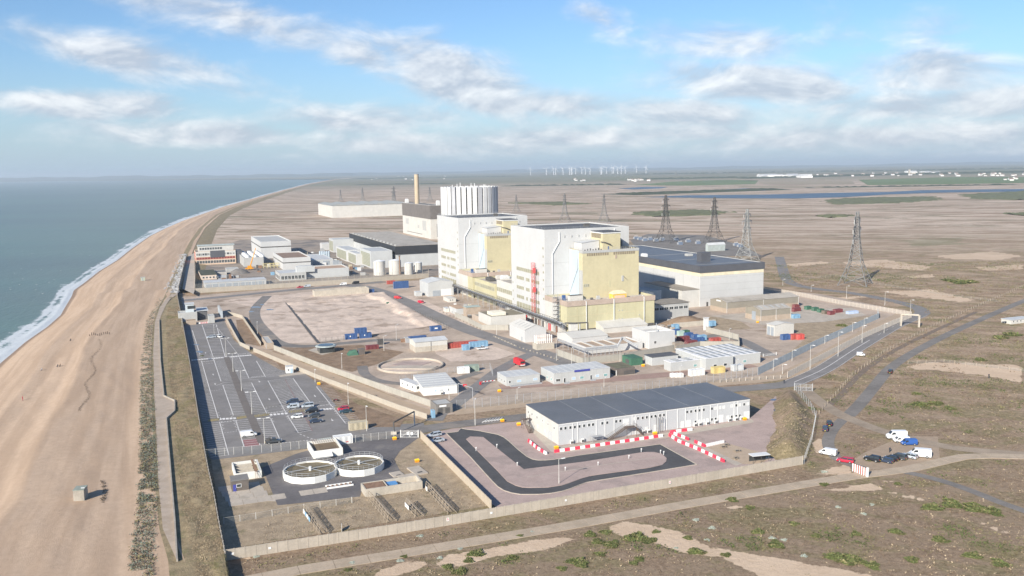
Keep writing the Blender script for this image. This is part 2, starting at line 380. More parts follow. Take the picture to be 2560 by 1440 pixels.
struct('ground', grid_mesh('ground', GX, GY, GZ, M_GROUND, {'shingle': sh * 0.55, 'green': gr * 0.5}), 'brown heath and pale shingle plain round the power station')

# ---------------------------------------------------------------- beach
def beach_mat():
    m, nt, b = new_mat('shingle_beach')
    pos = nt('NewGeometry').outputs['Position']; t = nt.attr('across'); al = nt.attr('along')
    cv_ = nt('CombineXYZ'); nt.link(nt.math('MULTIPLY', t, 17.0), cv_.inputs[0]); nt.link(nt.math('MULTIPLY', al, 0.010), cv_.inputs[1])
    band = nt.noise(cv_.outputs[0], 1.0, 5, 0.6, 0.3); n = nt.noise(pos, 0.5, 5, 0.7); nf = nt.noise(pos, 5.0, 3, 0.75)
    c = nt.mix(nt.ramp(band, 0.35, 0.65), rgb4((0.45, 0.325, 0.228)), rgb4((0.55, 0.410, 0.295)))
    c = nt.mix(nt.math('MULTIPLY', nt.ramp(nt.math('ADD', nt.math('MULTIPLY', n, 0.5), nt.math('MULTIPLY', nf, 0.5)), 0.36, 0.64), 0.45), c, rgb4((0.34, 0.245, 0.17)))
    wet = nt.ramp(nt.math('ADD', t, nt.math('MULTIPLY', nt.math('SUBTRACT', n, 0.5), 0.02)), 0.945, 0.972)
    c = nt.mix(nt.math('MULTIPLY', wet, 0.75), c, rgb4((0.165, 0.108, 0.07)))
    nt.link(c, b.inputs['Base Color']); b.inputs['Specular IOR Level'].default_value = 0.15
    nt.link(nt.math('SUBTRACT', 0.95, nt.math('MULTIPLY', wet, 0.35)), b.inputs['Roughness'])
    bump(nt, b, nt.math('ADD', nt.math('MULTIPLY', n, 0.5), nt.math('MULTIPLY', nf, 0.5)), 0.8, 0.22)
    return m
yb = rows(70, 12300, 1.6, 0.012); tb = np.linspace(0, 1, 90)
tx = top_x(yb) + np.where(yb < Y_WALL_END, 2.5, 8.0); sxx = shore_x(yb) - 14
BX = tx[:, None] + (sxx - tx)[:, None] * tb[None, :]; BY = np.repeat(yb[:, None], len(tb), 1)
def beach_z(t, X, Y, w):                # t: 0 at the crest, 1 at the waterline
    xs = [0, 0.05, 0.14, 0.30, 0.45, 0.52, 0.62, 0.70, 0.78, 0.88, 0.975, 1.0, 1.25, 3.0]
    zs = [2.28, 2.2, 1.7, 2.2, 2.5, 1.2, 0.3, 0.2, -1.0, -2.6, -4.4, -5.0, -8.0, -20.0]
    return np.interp(t + 0.02 * wob(X, Y, 60) * np.clip(4 - 4 * t, 0, 1), xs, zs) + 0.10 * wob(X, Y, 7) * np.clip(4 * t, 0, 1) * np.clip(6 - 6 * t, 0, 1)
BT = (BX - tx[:, None]) / (shore_x(yb) - tx)[:, None]
BZ = beach_z(BT, BX, BY, 0)
struct('beach', grid_mesh('beach', BX, BY, BZ, beach_mat(), {'across': BT, 'along': BY}), 'wide tan shingle beach sloping down to the surf')
def beach_at(px, py):               # a point standing on the beach at a pixel
    z = 1.0
    for _ in range(5):
        p = G(px, py, z); a = float(top_x(p.y)) + (2.5 if p.y < Y_WALL_END else 8.0); s_ = float(shore_x(p.y)); t = (p.x - a) / (s_ - a)
        z = float(beach_z(np.array([[t]]), np.array([[p.x]]), np.array([[p.y]]), 0)[0, 0])
    return G(px, py, z)

# ---------------------------------------------------------------- grassy sea bank between the promenade and the long wall
M_BANK = surf('bank_grass', (0.30, 0.235, 0.14), 0.95, 0.35, 0.35, grime=((0.17, 0.165, 0.075), 0.25, 0.52, 0.7), fine=0.5, bmp=0.35)
yk = rows(70, 12300, 2.0, 0.012); tk = np.linspace(0, 1, 22)
lx = top_x(yk) - 1.0
rx = np.where(yk < Y_WALL_END, wall_x(yk) - 0.25, top_x(yk) + np.interp(yk, [Y_WALL_END, Y_WALL_END + 5, 900, 12000], [0, 22, 26, 40]))
KX = lx[:, None] + (rx - lx)[:, None] * tk[None, :]; KY = np.repeat(yk[:, None], len(tk), 1)
near_ = (KY < Y_WALL_END); T_ = np.repeat(tk[None, :], len(yk), 0)
KZ = np.where(near_, BANK_Z - 0.05 + 0.35 * wob(KX, KY, 6) * np.sin(np.pi * np.clip((T_ - .35) / .65, 0, 1)), (BANK_Z) * (1 - T_ ** 2) - 0.02)
KZ = np.where(near_ & (T_ < 0.42), BANK_Z - 0.05, KZ)
struct('sea_bank', grid_mesh('sea_bank', KX, KY, KZ, M_BANK), 'dry grass bank between the promenade and the boundary wall')

# ---------------------------------------------------------------- sea and surf
def sea_nodes(name, foam):
    m, nt, b = new_mat(name)
    pos = nt('NewGeometry').outputs['Position']; sp = nt('SeparateXYZ'); nt.link(pos, sp.inputs[0])
    lv = nt.scalev(pos, (0.30, 1.0, 1.0))
    patch = nt.noise(nt.scalev(pos, (0.22, 1.0, 1.0)), 0.0022, 6, 0.62, 0.5); p2 = nt.noise(lv, 0.006, 4, 0.6)
    c = nt.mix(nt.ramp(patch, 0.42, 0.62), rgb4((0.078, 0.185, 0.140)), rgb4((0.036, 0.096, 0.090)))
    # sandy water close in, stirred by the surf
    cv_ = nt.math('SUBTRACT', sp.outputs[0], nt.math('ADD', nt.math('MULTIPLY', sp.outputs[1], -0.60), 60.0))
    near = nt.ramp(cv_, -420, 60)
    c = nt.mix(nt.math('MULTIPLY', near, nt.math('ADD', 0.35, nt.math('MULTIPLY', p2, 0.5))), c, rgb4((0.165, 0.175, 0.130)))
    rough = 0.32
    if foam:
        d = nt.attr('shore')
        n = nt.noise(pos, 0.16, 6, 0.68, 0.6); n2 = nt.noise(pos, 0.9, 4, 0.7)
        e = nt.math('ADD', nt.math('MULTIPLY', n, 0.7), nt.math('MULTIPLY', n2, 0.3))
        fm = nt.ramp(nt.math('SUBTRACT', nt.math('ADD', e, nt.math('MULTIPLY', d, 0.42)), 0.66), 0.0, 0.09)
        c = nt.mix(nt.math('MULTIPLY', fm, 0.85), c, rgb4((0.72, 0.72, 0.70)))
    nt.link(c, b.inputs['Base Color']); b.inputs['Roughness'].default_value = rough; b.inputs['Specular IOR Level'].default_value = 0.35
    w1 = nt.noise(nt.scalev(pos, (1.0, 0.5, 1)), 0.22, 5, 0.65); w2 = nt.noise(nt.scalev(pos, (1.0, 0.6, 1)), 0.045, 3, 0.6)
    bump(nt, b, nt.math('ADD', nt.math('MULTIPLY', w1, 0.5), nt.math('MULTIPLY', w2, 0.8)), 0.8, 1.2)
    return m
sm = MB(); sm.quad((-60000, -300, SEA_Z), (30000, -300, SEA_Z), (30000, 60000, SEA_Z), (-60000, 60000, SEA_Z))
struct('sea', sm.mesh('sea', sea_nodes('sea_water', False)), 'calm green grey sea')
yf = rows(150, 9000, 1.5, 0.008); tf = np.linspace(0, 1, 60)
sw = np.interp(yf, [150, 700, 9000], [34, 26, 50])
FX = (shore_x(yf) + 2.5)[:, None] - (sw[:, None] + 2.5) * tf[None, :]; FY = np.repeat(yf[:, None], len(tf), 1)
prof = np.interp(tf, [0, 0.08, 0.16, 0.24, 0.36, 0.45, 0.55, 0.7, 1.0], [1.2, 1.15, 1.05, 0.75, 0.42, 0.72, 0.30, 0.05, -0.6])
FD = np.repeat(prof[None, :], len(yf), 0) + 0.30 * wob(FX, FY, 26)
FZ = SEA_Z + 0.04 + 0.35 * np.exp(-((np.repeat(tf[None, :], len(yf), 0) - 0.2) / 0.07) ** 2) * (0.6 + 0.5 * wob(FX, FY, 30))
FZ[:, -1] = SEA_Z - 0.05
struct('surf', grid_mesh('surf', FX, FY, FZ, sea_nodes('surf_water', True), {'shore': FD}), 'white surf breaking along the beach')

# ---------------------------------------------------------------- far hills across the bay and behind the marsh
M_HILL = surf('far_hill', (0.075, 0.085, 0.05), 0.95, 0.4, 0.0012)
def hill_strip(name, label, az0, az1, dist, depth, hfun, n=220):
    a = np.linspace(az0, az1, n); t = np.linspace(0, 1, 9)
    rr = dist + depth * t
    X = np.tan(a)[:, None] * rr[None, :]; Y = np.repeat(rr[None, :], n, 0)
    Z = hfun(a)[:, None] * np.sin(np.pi * np.clip(t * 0.62, 0, 1))[None, :] - 3
    struct(name, grid_mesh(name, X, Y, Z, M_HILL), label)
hill_strip('far_coast', 'low blue coast hills across the bay', -0.80, -0.17, 20500, 5000,
           lambda a: 62 + 55 * np.exp(-((a + .55) / .07) ** 2) + 25 * np.exp(-((a + .40) / .05) ** 2) + 10 * np.sin(a * 90) + 7 * np.sin(a * 210 + 1))
hill_strip('far_downs', 'blue wooded downs behind the marsh', -0.26, 0.80, 23500, 6000,
           lambda a: 46 + 26 * np.exp(-((a - .05) / .12) ** 2) + 12 * np.sin(a * 31) + 8 * np.sin(a * 77 + 2) + 5 * np.sin(a * 190))

# ---------------------------------------------------------------- haze: the moist air of the day
hz, hnt, hb = new_mat('haze_air'); hz.node_tree.nodes.remove(hb)
pv = hnt('VolumePrincipled'); pv.inputs['Color'].default_value = (0.78, 0.90, 1.0, 1); pv.inputs['Density'].default_value = 6.5e-5
pv.inputs['Anisotropy'].default_value = 0.1
hnt.link(pv.outputs[0], hz.node_tree.nodes['Material Output'].inputs['Volume'])
hzb = MB(); hzb.box(-45000, -400, -14, 45000, 53500, 190)
tag(hzb.build('haze', hz), 'thin pale haze over sea and land', None, None, 'stuff')
# ---------------------------------------------------------------- surfaces used on the site
A = surf('asphalt', (0.215, 0.203, 0.195), 0.9, 0.16, 0.12, grime=((0.20, 0.185, 0.165), 0.06, 0.52, 0.6), fine=0.25)
A_NEW = surf('new_asphalt', (0.085, 0.083, 0.085), 0.85, 0.2, 0.16, grime=((0.095, 0.093, 0.095), 0.12, 0.52, 0.55), fine=0.25)
A_OLD = surf('old_asphalt', (0.20, 0.185, 0.172), 0.92, 0.18, 0.1, grime=((0.30, 0.255, 0.21), 0.07, 0.5, 0.7), fine=0.3)
DUST = surf('dusty_hardstanding', (0.43, 0.345, 0.275), 0.95, 0.22, 0.05, grime=((0.20, 0.145, 0.10), 0.045, 0.54, 0.8), fine=0.35, bmp=0.08)
PALE = surf('pale_concrete_rubble', (0.56, 0.455, 0.375), 0.95, 0.22, 0.10, grime=((0.31, 0.235, 0.18), 0.06, 0.53, 0.85), fine=0.3, bmp=0.12)
SLABC = surf('concrete_slab', (0.45, 0.395, 0.33), 0.92, 0.14, 0.2, grime=((0.30, 0.27, 0.22), 0.15, 0.55, 0.6), fine=0.3)
ROADC = surf('concrete_road_slab', (0.44, 0.355, 0.265), 0.92, 0.12, 0.25, grime=((0.34, 0.275, 0.20), 0.2, 0.5, 0.6), fine=0.35)
PINK = surf('pink_block_paving', (0.42, 0.325, 0.29), 0.92, 0.12, 0.15, grime=((0.27, 0.225, 0.205), 0.1, 0.52, 0.6), fine=0.4)
GRIT = surf('grey_gravel', (0.205, 0.188, 0.172), 0.95, 0.25, 0.08, grime=((0.23, 0.21, 0.19), 0.05, 0.55, 0.7), fine=0.5, bmp=0.12)
DIRT = surf('dirt_track', (0.33, 0.265, 0.20), 0.95, 0.16, 0.15, grime=((0.24, 0.19, 0.14), 0.1, 0.5, 0.7), fine=0.4, bmp=0.1)
SCRUB = surf('dry_scrub', (0.26, 0.18, 0.118), 0.96, 0.35, 0.25, grime=((0.32, 0.235, 0.165), 0.2, 0.5, 0.8), fine=0.6, bmp=0.35)
LAWN = surf('dry_grass', (0.37, 0.29, 0.20), 0.96, 0.3, 0.3, grime=((0.12, 0.12, 0.05), 0.2, 0.56, 0.6), fine=0.6, bmp=0.3)
PAINT = surf('road_paint', (0.70, 0.68, 0.65), 0.8, 0.12, 2.0, grime=((0.25, 0.24, 0.235), 1.3, 0.55, 0.7))
PAINT_Y = surf('faded_yellow_paint', (0.34, 0.275, 0.13), 0.85, 0.12, 1.2, grime=((0.16, 0.15, 0.14), 1.0, 0.5, 0.8))
PAINT_R = surf('faded_red_paint', (0.27, 0.135, 0.135), 0.85, 0.15, 1.5)
MUDW = surf('puddle', (0.11, 0.125, 0.16), 0.08, 0.1, 0.5)
CONC = surf('weathered_concrete', (0.47, 0.425, 0.355), 0.9, 0.14, 0.3, streak=0.35, fine=0.2)
CONC_D = surf('old_concrete', (0.36, 0.325, 0.275), 0.9, 0.18, 0.3, streak=0.4, fine=0.25)
WHITE = surf('white_cladding', (0.52, 0.52, 0.51), 0.6, 0.05, 0.1, streak=0.10, ribs=0.6)
WHITE2 = surf('cream_white_wall', (0.54, 0.525, 0.485), 0.7, 0.07, 0.15, streak=0.14)
GREYC = surf('light_grey_cladding', (0.47, 0.48, 0.475), 0.6, 0.06, 0.12, streak=0.12, ribs=0.6)
GREYP = surf('grey_render', (0.41, 0.41, 0.395), 0.8, 0.08, 0.2, streak=0.2)
YEL = surf('pale_yellow_cladding', (0.52, 0.465, 0.300), 0.6, 0.07, 0.08, streak=0.10, ribs=0.8)
YEL2 = surf('yellow_green_cladding', (0.49, 0.455, 0.295), 0.6, 0.08, 0.1, streak=0.12, ribs=0.8)
BLUEP = surf('pale_blue_cladding', (0.44, 0.53, 0.60), 0.5, 0.05, 0.1, ribs=0.6)
FASC = surf('dark_grey_fascia', (0.095, 0.098, 0.110), 0.6, 0.1, 0.15, ribs=0.7)
BITU = surf('dark_roof_felt', (0.095, 0.100, 0.110), 0.85, 0.2, 0.12, grime=((0.16, 0.165, 0.17), 0.1, 0.55, 0.5))
BITU_L = surf('blue_grey_roof_sheet', (0.125, 0.132, 0.145), 0.45, 0.12, 0.1, grime=((0.30, 0.31, 0.33), 0.9, 0.66, 0.8), ribs=0.9)
ROOFG = surf('light_roof_sheet', (0.50, 0.51, 0.51), 0.6, 0.08, 0.2, ribs=0.9)
ROOFT = surf('tan_roof_sheet', (0.40, 0.365, 0.315), 0.8, 0.12, 0.12, grime=((0.27, 0.24, 0.20), 0.1, 0.5, 0.6), ribs=1.2)
ROOFB = surf('gravel_roof', (0.40, 0.305, 0.225), 0.95, 0.14, 0.3, fine=0.3)
TAUPE = surf('taupe_cladding', (0.27, 0.245, 0.20), 0.7, 0.08, 0.2, ribs=0.7)
BRICKT = surf('tan_brickwork', (0.40, 0.325, 0.255), 0.9, 0.12, 0.5, fine=0.2)
BROWNF = surf('brown_band', (0.42, 0.335, 0.275), 0.85, 0.1, 0.2, streak=0.2)
DARKB = surf('dark_brown_cladding', (0.155, 0.140, 0.130), 0.75, 0.15, 0.2, ribs=0.8)
BRICKD = surf('dark_brick', (0.145, 0.125, 0.110), 0.9, 0.14, 0.6, fine=0.2)
GLASS = surf('window_glass', (0.045, 0.052, 0.055), 0.12, 0.3, 0.3, spec=0.5)
GLASS_G = surf('olive_window_glass', (0.30, 0.285, 0.20), 0.35, 0.2, 0.4)
GLASS_T = surf('teal_window_glass', (0.20, 0.36, 0.36), 0.2, 0.2, 0.6)
FRAME = surf('white_frame', (0.66, 0.66, 0.645), 0.6, 0.05, 1.0)
STEEL = surf('galvanised_steel', (0.42, 0.43, 0.44), 0.55, 0.1, 1.0, metal=0.3)
STEEL_D = surf('dark_steel', (0.11, 0.105, 0.10), 0.7, 0.15, 1.0, metal=0.2)
RUSTY = surf('rusty_steel', (0.24, 0.15, 0.10), 0.9, 0.25, 1.0)
TIMB = surf('weathered_timber', (0.36, 0.30, 0.23), 0.9, 0.2, 1.5)
DOORG = surf('grey_door', (0.30, 0.33, 0.36), 0.6, 0.08, 0.6)
POLE = surf('lamp_column_paint', (0.55, 0.54, 0.50), 0.6, 0.08, 1.0)
RED = surf('red_paint', (0.52, 0.035, 0.045), 0.5, 0.1, 0.6)
BLUE = surf('blue_container_paint', (0.055, 0.115, 0.27), 0.55, 0.14, 0.6, streak=0.2, ribs=0.28)
REDC = surf('red_container_paint', (0.42, 0.095, 0.075), 0.6, 0.14, 0.6, streak=0.2, ribs=0.28)
MAROON = surf('maroon_container_paint', (0.20, 0.055, 0.060), 0.6, 0.14, 0.6, ribs=0.28)
GREENC = surf('green_container_paint', (0.055, 0.145, 0.095), 0.6, 0.14, 0.6, ribs=0.28)
LBLUE = surf('light_blue_container_paint', (0.22, 0.38, 0.52), 0.6, 0.12, 0.6, ribs=0.28)
CREAMC = surf('cream_container_paint', (0.50, 0.44, 0.32), 0.6, 0.12, 0.6, streak=0.2, ribs=0.28)
WHITEC = surf('white_container_paint', (0.72, 0.72, 0.70), 0.6, 0.06, 0.6, ribs=0.28)
ORANGE = surf('orange_plastic', (0.70, 0.30, 0.02), 0.5, 0.08, 1.0)
SIGNW = surf('white_sign', (0.78, 0.78, 0.76), 0.6, 0.03, 1.0)
SIGNB = surf('blue_sign', (0.06, 0.07, 0.30), 0.6, 0.05, 1.0)
BWATER = surf('settled_brown_water', (0.19, 0.155, 0.095), 0.6, 0.2, 0.4, fine=0.3)
def fence_mesh_mat():
    m, nt, b = new_mat('wire_fence_mesh'); b.inputs['Base Color'].default_value = (0.36, 0.37, 0.35, 1); b.inputs['Alpha'].default_value = 0.13
    b.inputs['Roughness'].default_value = 0.6; return m
WIRE = fence_mesh_mat()

# ---------------------------------------------------------------- flat pieces of the site
def sheet(name, pts, mat, z, label, parent=None):
    mb = MB(); mb.poly([Vector((p.x, p.y, z)) for p in (pts if isinstance(pts[0], Vector) else pxpoly(pts))])
    me = mb.mesh(name, mat)
    if me.polygons[0].normal.z < 0: me.flip_normals()
    return struct(name, me, label, parent)
def smooth(pts, n=6):
    out = []; P_ = [pts[0] * 2 - pts[1]] + list(pts) + [pts[-1] * 2 - pts[-2]]
    for i in range(1, len(P_) - 2):
        a, b, c, d = P_[i - 1:i + 3]
        for k in range(n):
            t = k / n; out.append(0.5 * ((2 * b) + (c - a) * t + (2 * a - 5 * b + 4 * c - d) * t * t + (3 * b - a - 3 * c + d) * t ** 3))
    return out + [P_[-2]]
def side(pts, i):
    a = pts[max(i - 1, 0)]; b = pts[min(i + 1, len(pts) - 1)]; d = (b - a); d.z = 0; d.normalize(); return Vector((-d.y, d.x, 0))
def ribbon_mb(pts, w, z, mi=0, mb=None, off=0.0):
    mb = mb or MB(); L = []
    for i, p in enumerate(pts):
        n = side(pts, i); a = p + n * (off + w / 2); b = p + n * (off - w / 2); L += [(a.x, a.y, z), (b.x, b.y, z)]
    mb.add(L, [(2 * i, 2 * i + 1, 2 * i + 3, 2 * i + 2) for i in range(len(pts) - 1)], mi); return mb
def ribbon(name, px, w, mat, z, label, n=6):
    me = ribbon_mb(smooth(pxpoly(px), n) if n else pxpoly(px), w, z).mesh(name, mat)
    if me.polygons[0].normal.z < 0: me.flip_normals()
    return struct(name, me, label)

sheet('compound_ground', [(452, 742), (620, 728), (900, 705), (1100, 700), (1560, 640), (1915, 722), (2050, 735), (2200, 765), (2278, 783), (2190, 838), (2060, 900), (1965, 945), (1560, 985), (1180, 1030), (1100, 1040), (1040, 1015), (900, 955), (760, 905), (640, 872), (600, 862), (565, 815), (470, 815)], DUST, 0.03, 'dusty beige hardstanding inside the station fence')
sheet('car_park', [(449, 812), (560, 800), (585, 850), (628, 884), (700, 925), (760, 932), (790, 955), (850, 1025), (884, 1062), (975, 1062), (1060, 1058), (1062, 1082), (985, 1096), (700, 1130), (532, 1150), (524, 1146)], A, 0.06, 'worn grey tarmac car park beside the sea wall')
sheet('cinder_island', [(868, 1030), (900, 1012), (1010, 1050), (1000, 1068), (905, 1068)], SCRUB, 0.085, 'brown scrubby ground beside the car park')
ribbon('verge_strip', [(632, 884), (690, 905), (760, 935), (830, 985), (900, 1030), (985, 1062)], 6.5, SCRUB, 0.045, 'dry scrub strip beside the security fence')
ribbon('access_road', [(900, 1095), (1000, 1085), (1090, 1068), (1200, 1055), (1330, 1040)], 7.5, A_OLD, 0.085, 'worn access road leading to the long office block')
ribbon('gate_drive', [(1085, 1052), (1100, 1032), (1135, 1012), (1190, 970), (1250, 925), (1310, 893), (1345, 880)], 6.2, A, 0.075, 'tarmac drive leading in past the gatehouse')
ribbon('main_site_road', [(862, 712), (930, 722), (1010, 752), (1090, 790), (1180, 828), (1290, 862), (1400, 900), (1470, 925)], 11.0, A, 0.08, 'dark tarmac road running through the station')
ribbon('north_site_road', [(452, 752), (560, 742), (700, 728), (880, 712), (960, 704)], 9.5, A, 0.10, 'tarmac road along the inner security wall')
ribbon('west_service_road', [(668, 740), (640, 770), (640, 800), (672, 838), (700, 858), (760, 866), (860, 858), (960, 850), (1080, 852)], 6.5, A_OLD, 0.07, 'faded service road round the cleared ground')
ribbon('yard_road', [(1730, 858), (1790, 838), (1850, 850), (1900, 875), (1925, 890)], 6.5, A, 0.07, 'curving tarmac road behind the portable offices')
ribbon('cabin_apron', [(1250, 968), (1450, 955), (1650, 938), (1790, 925), (1880, 912)], 8.0, surf('red_hardcore', (0.34, 0.235, 0.195), 0.95, 0.15, 0.2, fine=0.35), 0.065, 'reddish hardcore strip in front of the portable offices')
sheet('container_yard', [(1775, 790), (1960, 775), (2130, 770), (2165, 788), (2060, 805), (1905, 812)], SLABC, 0.06, 'pale concrete yard behind the taupe sheds')
sheet('substation_gravel', [(1575, 600), (1620, 585), (1760, 588), (1860, 615), (1905, 640), (1760, 640), (1590, 620)], GRIT, 0.10, 'dark gravel of the substation')
sheet('scrub_patch', [(590, 800), (655, 796), (690, 850), (650, 866), (600, 856)], SCRUB, 0.055, 'brown scrub patch between two concrete fences')
sheet('dark_scrub', [(700, 872), (900, 862), (1010, 880), (960, 905), (880, 930), (760, 900)], SCRUB, 0.05, 'dark scrub beside the cleared ground')
ribbon('patrol_strip', [(640, 878), (760, 922), (900, 976), (1010, 1020), (1085, 1042)], 10.5, surf('patrol_shingle', (0.42, 0.325, 0.235), 0.95, 0.1, 0.3, fine=0.3), 0.035, 'smooth tan patrol strip between two fences', 4)
ribbon('patrol_strip', [(1130, 1030), (1350, 1005), (1600, 978), (1800, 957), (1960, 938), (2080, 880), (2190, 820), (2262, 785)], 9.0, MATS['patrol_shingle'], 0.035, 'smooth tan patrol strip beside the access road', 4)

sheet('yard_scrub', [(1905, 818), (1990, 806), (2080, 802), (2168, 790), (2190, 798), (2120, 828), (2040, 862), (1960, 905), (1935, 905), (1990, 868), (2015, 845)], LAWN, .05, 'dry grass between the container yard and the fence')
sheet('yard_scrub', [(1800, 872), (1850, 862), (1890, 882), (1880, 900), (1820, 905)], SCRUB, .05, 'brown scrub beside the curving yard road')
sheet('yard_scrub', [(1745, 795), (1815, 788), (1860, 808), (1880, 822), (1800, 826)], LAWN, .05, 'dry grass in front of the long taupe shed')
sheet('yard_scrub', [(1215, 838), (1262, 852), (1330, 880), (1330, 868), (1275, 850)], SCRUB, .055, 'brown scrub in front of the white gabled shed')
sheet('yard_scrub', [(1375, 888), (1450, 914), (1500, 925), (1440, 920), (1360, 895)], SCRUB, .055, 'brown scrub below the grey concrete fence')
# cleared ground: spoil left in low banks round a flat floor
q00, q10, q11, q01 = G(715, 757), G(965, 735), G(1100, 812), G(795, 856)
n_ = 70; s_ = np.linspace(0, 1, n_); S_, T_ = np.meshgrid(s_, s_)
PXX = (1 - S_) * (1 - T_) * q00.x + S_ * (1 - T_) * q10.x + S_ * T_ * q11.x + (1 - S_) * T_ * q01.x
PYY = (1 - S_) * (1 - T_) * q00.y + S_ * (1 - T_) * q10.y + S_ * T_ * q11.y + (1 - S_) * T_ * q01.y
ed = np.minimum(np.minimum(S_, 1 - S_), np.minimum(T_, 1 - T_))
bank = np.clip((S_ - 0.80 + 0.05 * wob(PXX, PYY, 12)) / 0.05, 0, 1) * 1.7 + np.clip((0.12 - T_ + 0.03 * wob(PXX, PYY, 10)) / 0.06, 0, 1) * 1.0
PZZ = 0.10 + (bank + 0.22 * np.abs(wob(PXX, PYY, 7))) * np.clip(ed / 0.05, 0, 1)
struct('cleared_ground', grid_mesh('cleared_ground', PXX, PYY, PZZ, PALE), 'pale cleared ground with low spoil banks')
sheet('demolition_slab', [(555, 752), (700, 735), (930, 718), (975, 733), (712, 756), (790, 858), (690, 858), (660, 812), (640, 770)], PALE, 0.065, 'broken pale concrete slabs of demolished buildings')
sheet('demolition_slab', [(1080, 865), (1210, 858), (1290, 885), (1240, 900), (1130, 905), (1090, 885)], PALE, 0.065, 'pale slab remains beside the main site road')
sheet('demolition_slab', [(1000, 738), (1040, 742), (1180, 805), (1170, 825), (1110, 815)], PALE, 0.067, 'long pale slab beside the main site road')
trench = MB()
for a, b in (((716, 757), (797, 858)), ((797, 858), (850, 852))):
    trench = ribbon_mb(pxpoly([a, b]), 1.6, 0.13, 0, trench)
me = trench.mesh('retaining_edge', STEEL_D); struct('retaining_edge', me, 'dark retaining edge beside the cleared ground')
for i, (x, y, w, h) in enumerate([(640, 768, 12, 2.2), (674, 774, 9, 1.6), (628, 779, 7, 1.4), (655, 762, 6, 1), (500, 880, 9, 2.2), (492, 862, 8, 1.3), (1935, 1000, 9, 3), (1942, 1025, 8, 3), (1945, 1045, 7, 2.5)]):
    p = [(x + w * math.cos(t) * (1 + .25 * math.sin(3 * t + i)), y + h * math.sin(t) * (1 + .3 * math.cos(2 * t + i))) for t in np.linspace(0, 6.1, 16)]
    sheet('puddle', p, MUDW, 0.10, 'shallow rain puddle')

# ---------------------------------------------------------------- loop lot in front of the office block
sheet('block_paving', [(1052, 1088), (1130, 1072), (1330, 1050), (1660, 1070), (1880, 1042), (1940, 990), (1962, 1075), (1935, 1135), (1996, 1150), (1248, 1272), (1232, 1262)], PINK, 0.06, 'pinkish block paving round the bus loop')
Z8 = lambda x, y: (1080 + x / 2.612, 940 + y / 2.612)
outer = [Z8(*p) for p in [(92, 375), (250, 530), (395, 690), (430, 725), (470, 750), (520, 766), (580, 776), (700, 775), (780, 768), (850, 755), (905, 738), (960, 715), (1010, 697), (1080, 685), (1400, 635), (1730, 580), (1490, 447), (1200, 487), (960, 520), (800, 547), (740, 552), (690, 552), (655, 545), (620, 528), (560, 480), (500, 425), (470, 402), (430, 384), (300, 358), (225, 350), (190, 343), (170, 365)]]
sheet('bus_loop', outer, A_NEW, 0.09, 'dark new tarmac bus loop')
inner = [Z8(*p) for p in [(222, 415), (250, 398), (335, 402), (450, 495), (560, 582), (600, 612), (700, 600), (1000, 562), (1350, 505), (1400, 500), (1450, 500), (1500, 512), (1532, 540), (1530, 560), (1505, 582), (1430, 600), (1100, 645), (1030, 656), (980, 670), (900, 700), (850, 716), (760, 730), (640, 733), (590, 730), (545, 718), (490, 690), (430, 625), (330, 525)]]
mb = MB(); ip = pxpoly(inner); mb.prism([(p.x, p.y) for p in ip], 0.02, 0.20)
tag(mb.build('loop_island', PINK), None, None, None, 'structure')['label'] = 'paved island inside the bus loop'
kb = MB(); kp = [p for p in pxpoly(outer)]; kp.append(kp[0])
for a, b in zip(kp, kp[1:]):
    d = (b - a); L_ = d.length; d.normalize(); n = Vector((-d.y, d.x, 0)) * 0.12
    kb.prism([(a + n).to_2d(), (a - n).to_2d(), (b - n).to_2d(), (b + n).to_2d()], 0.05, 0.20)
tag(kb.build('loop_kerb', SLABC), None, None, None, 'structure')['label'] = 'pale kerb round the bus loop'
gl = MB()
gl = ribbon_mb(pxpoly([Z8(620, 665), Z8(870, 625), Z8(1200, 572), (1640, 1145)]), 0.30, 0.215, 0, gl)
struct('channel_drain', gl.mesh('channel_drain', SLABC), 'narrow pale drain across the loop island')

# ---------------------------------------------------------------- roads outside the fence
base = [(470, 1480), (640, 1448), (700, 1434), (1008, 1383.6), (1229, 1347), (1442, 1311), (1700, 1264), (1900, 1230), (2133, 1191), (2271, 1173), (2405, 1143), (2480, 1140), (2560, 1142.5), (2680, 1148)]
road = struct('concrete_road', ribbon_mb(smooth(pxpoly(base), 8), 4.2, 0.05).mesh('concrete_road', surf('road_joint', (0.22, 0.19, 0.15), 0.9)), 'long concrete slab road outside the boundary wall')
cl = smooth(pxpoly(base), 20); acc = 0; nxt = 0; cuts = []
for a, b in zip(cl, cl[1:]):
    L_ = (b - a).length
    while acc + L_ >= nxt: cuts.append(a.lerp(b, (nxt - acc) / L_)); nxt += 7.5
    acc += L_
for i in range(len(cuts) - 1):
    a, b = cuts[i], cuts[i + 1]; na, nb = side(cuts, i), side(cuts, i + 1); d = (b - a).normalized() * 0.05; mb = MB(); o = RNG.uniform(-.01, .01)
    for s0, s1 in ((-2.2, -0.03), (0.03, 2.2)):
        mb.prism([(a + d + na * s0).to_2d(), (b - d + nb * s0).to_2d(), (b - d + nb * s1).to_2d(), (a + d + na * s1).to_2d()], 0.0, 0.11 + o)
    mb.build('slab', ROADC, road)
ribbon('heath_road', [(1800, 975), (1900, 968), (1985, 956), (2060, 922), (2140, 871), (2230, 818), (2275, 798), (2300, 787), (2306, 779), (2290, 768), (2230, 752), (2130, 733), (2040, 722), (1990, 712), (1966, 698), (1956, 670), (1948, 642)], 8.2, A, 0.05, 'two lane tarmac road curving round the station fence')
rm = MB(); hp = smooth(pxpoly([(1985, 956), (2060, 922), (2140, 871), (2230, 818), (2275, 798)]), 14)
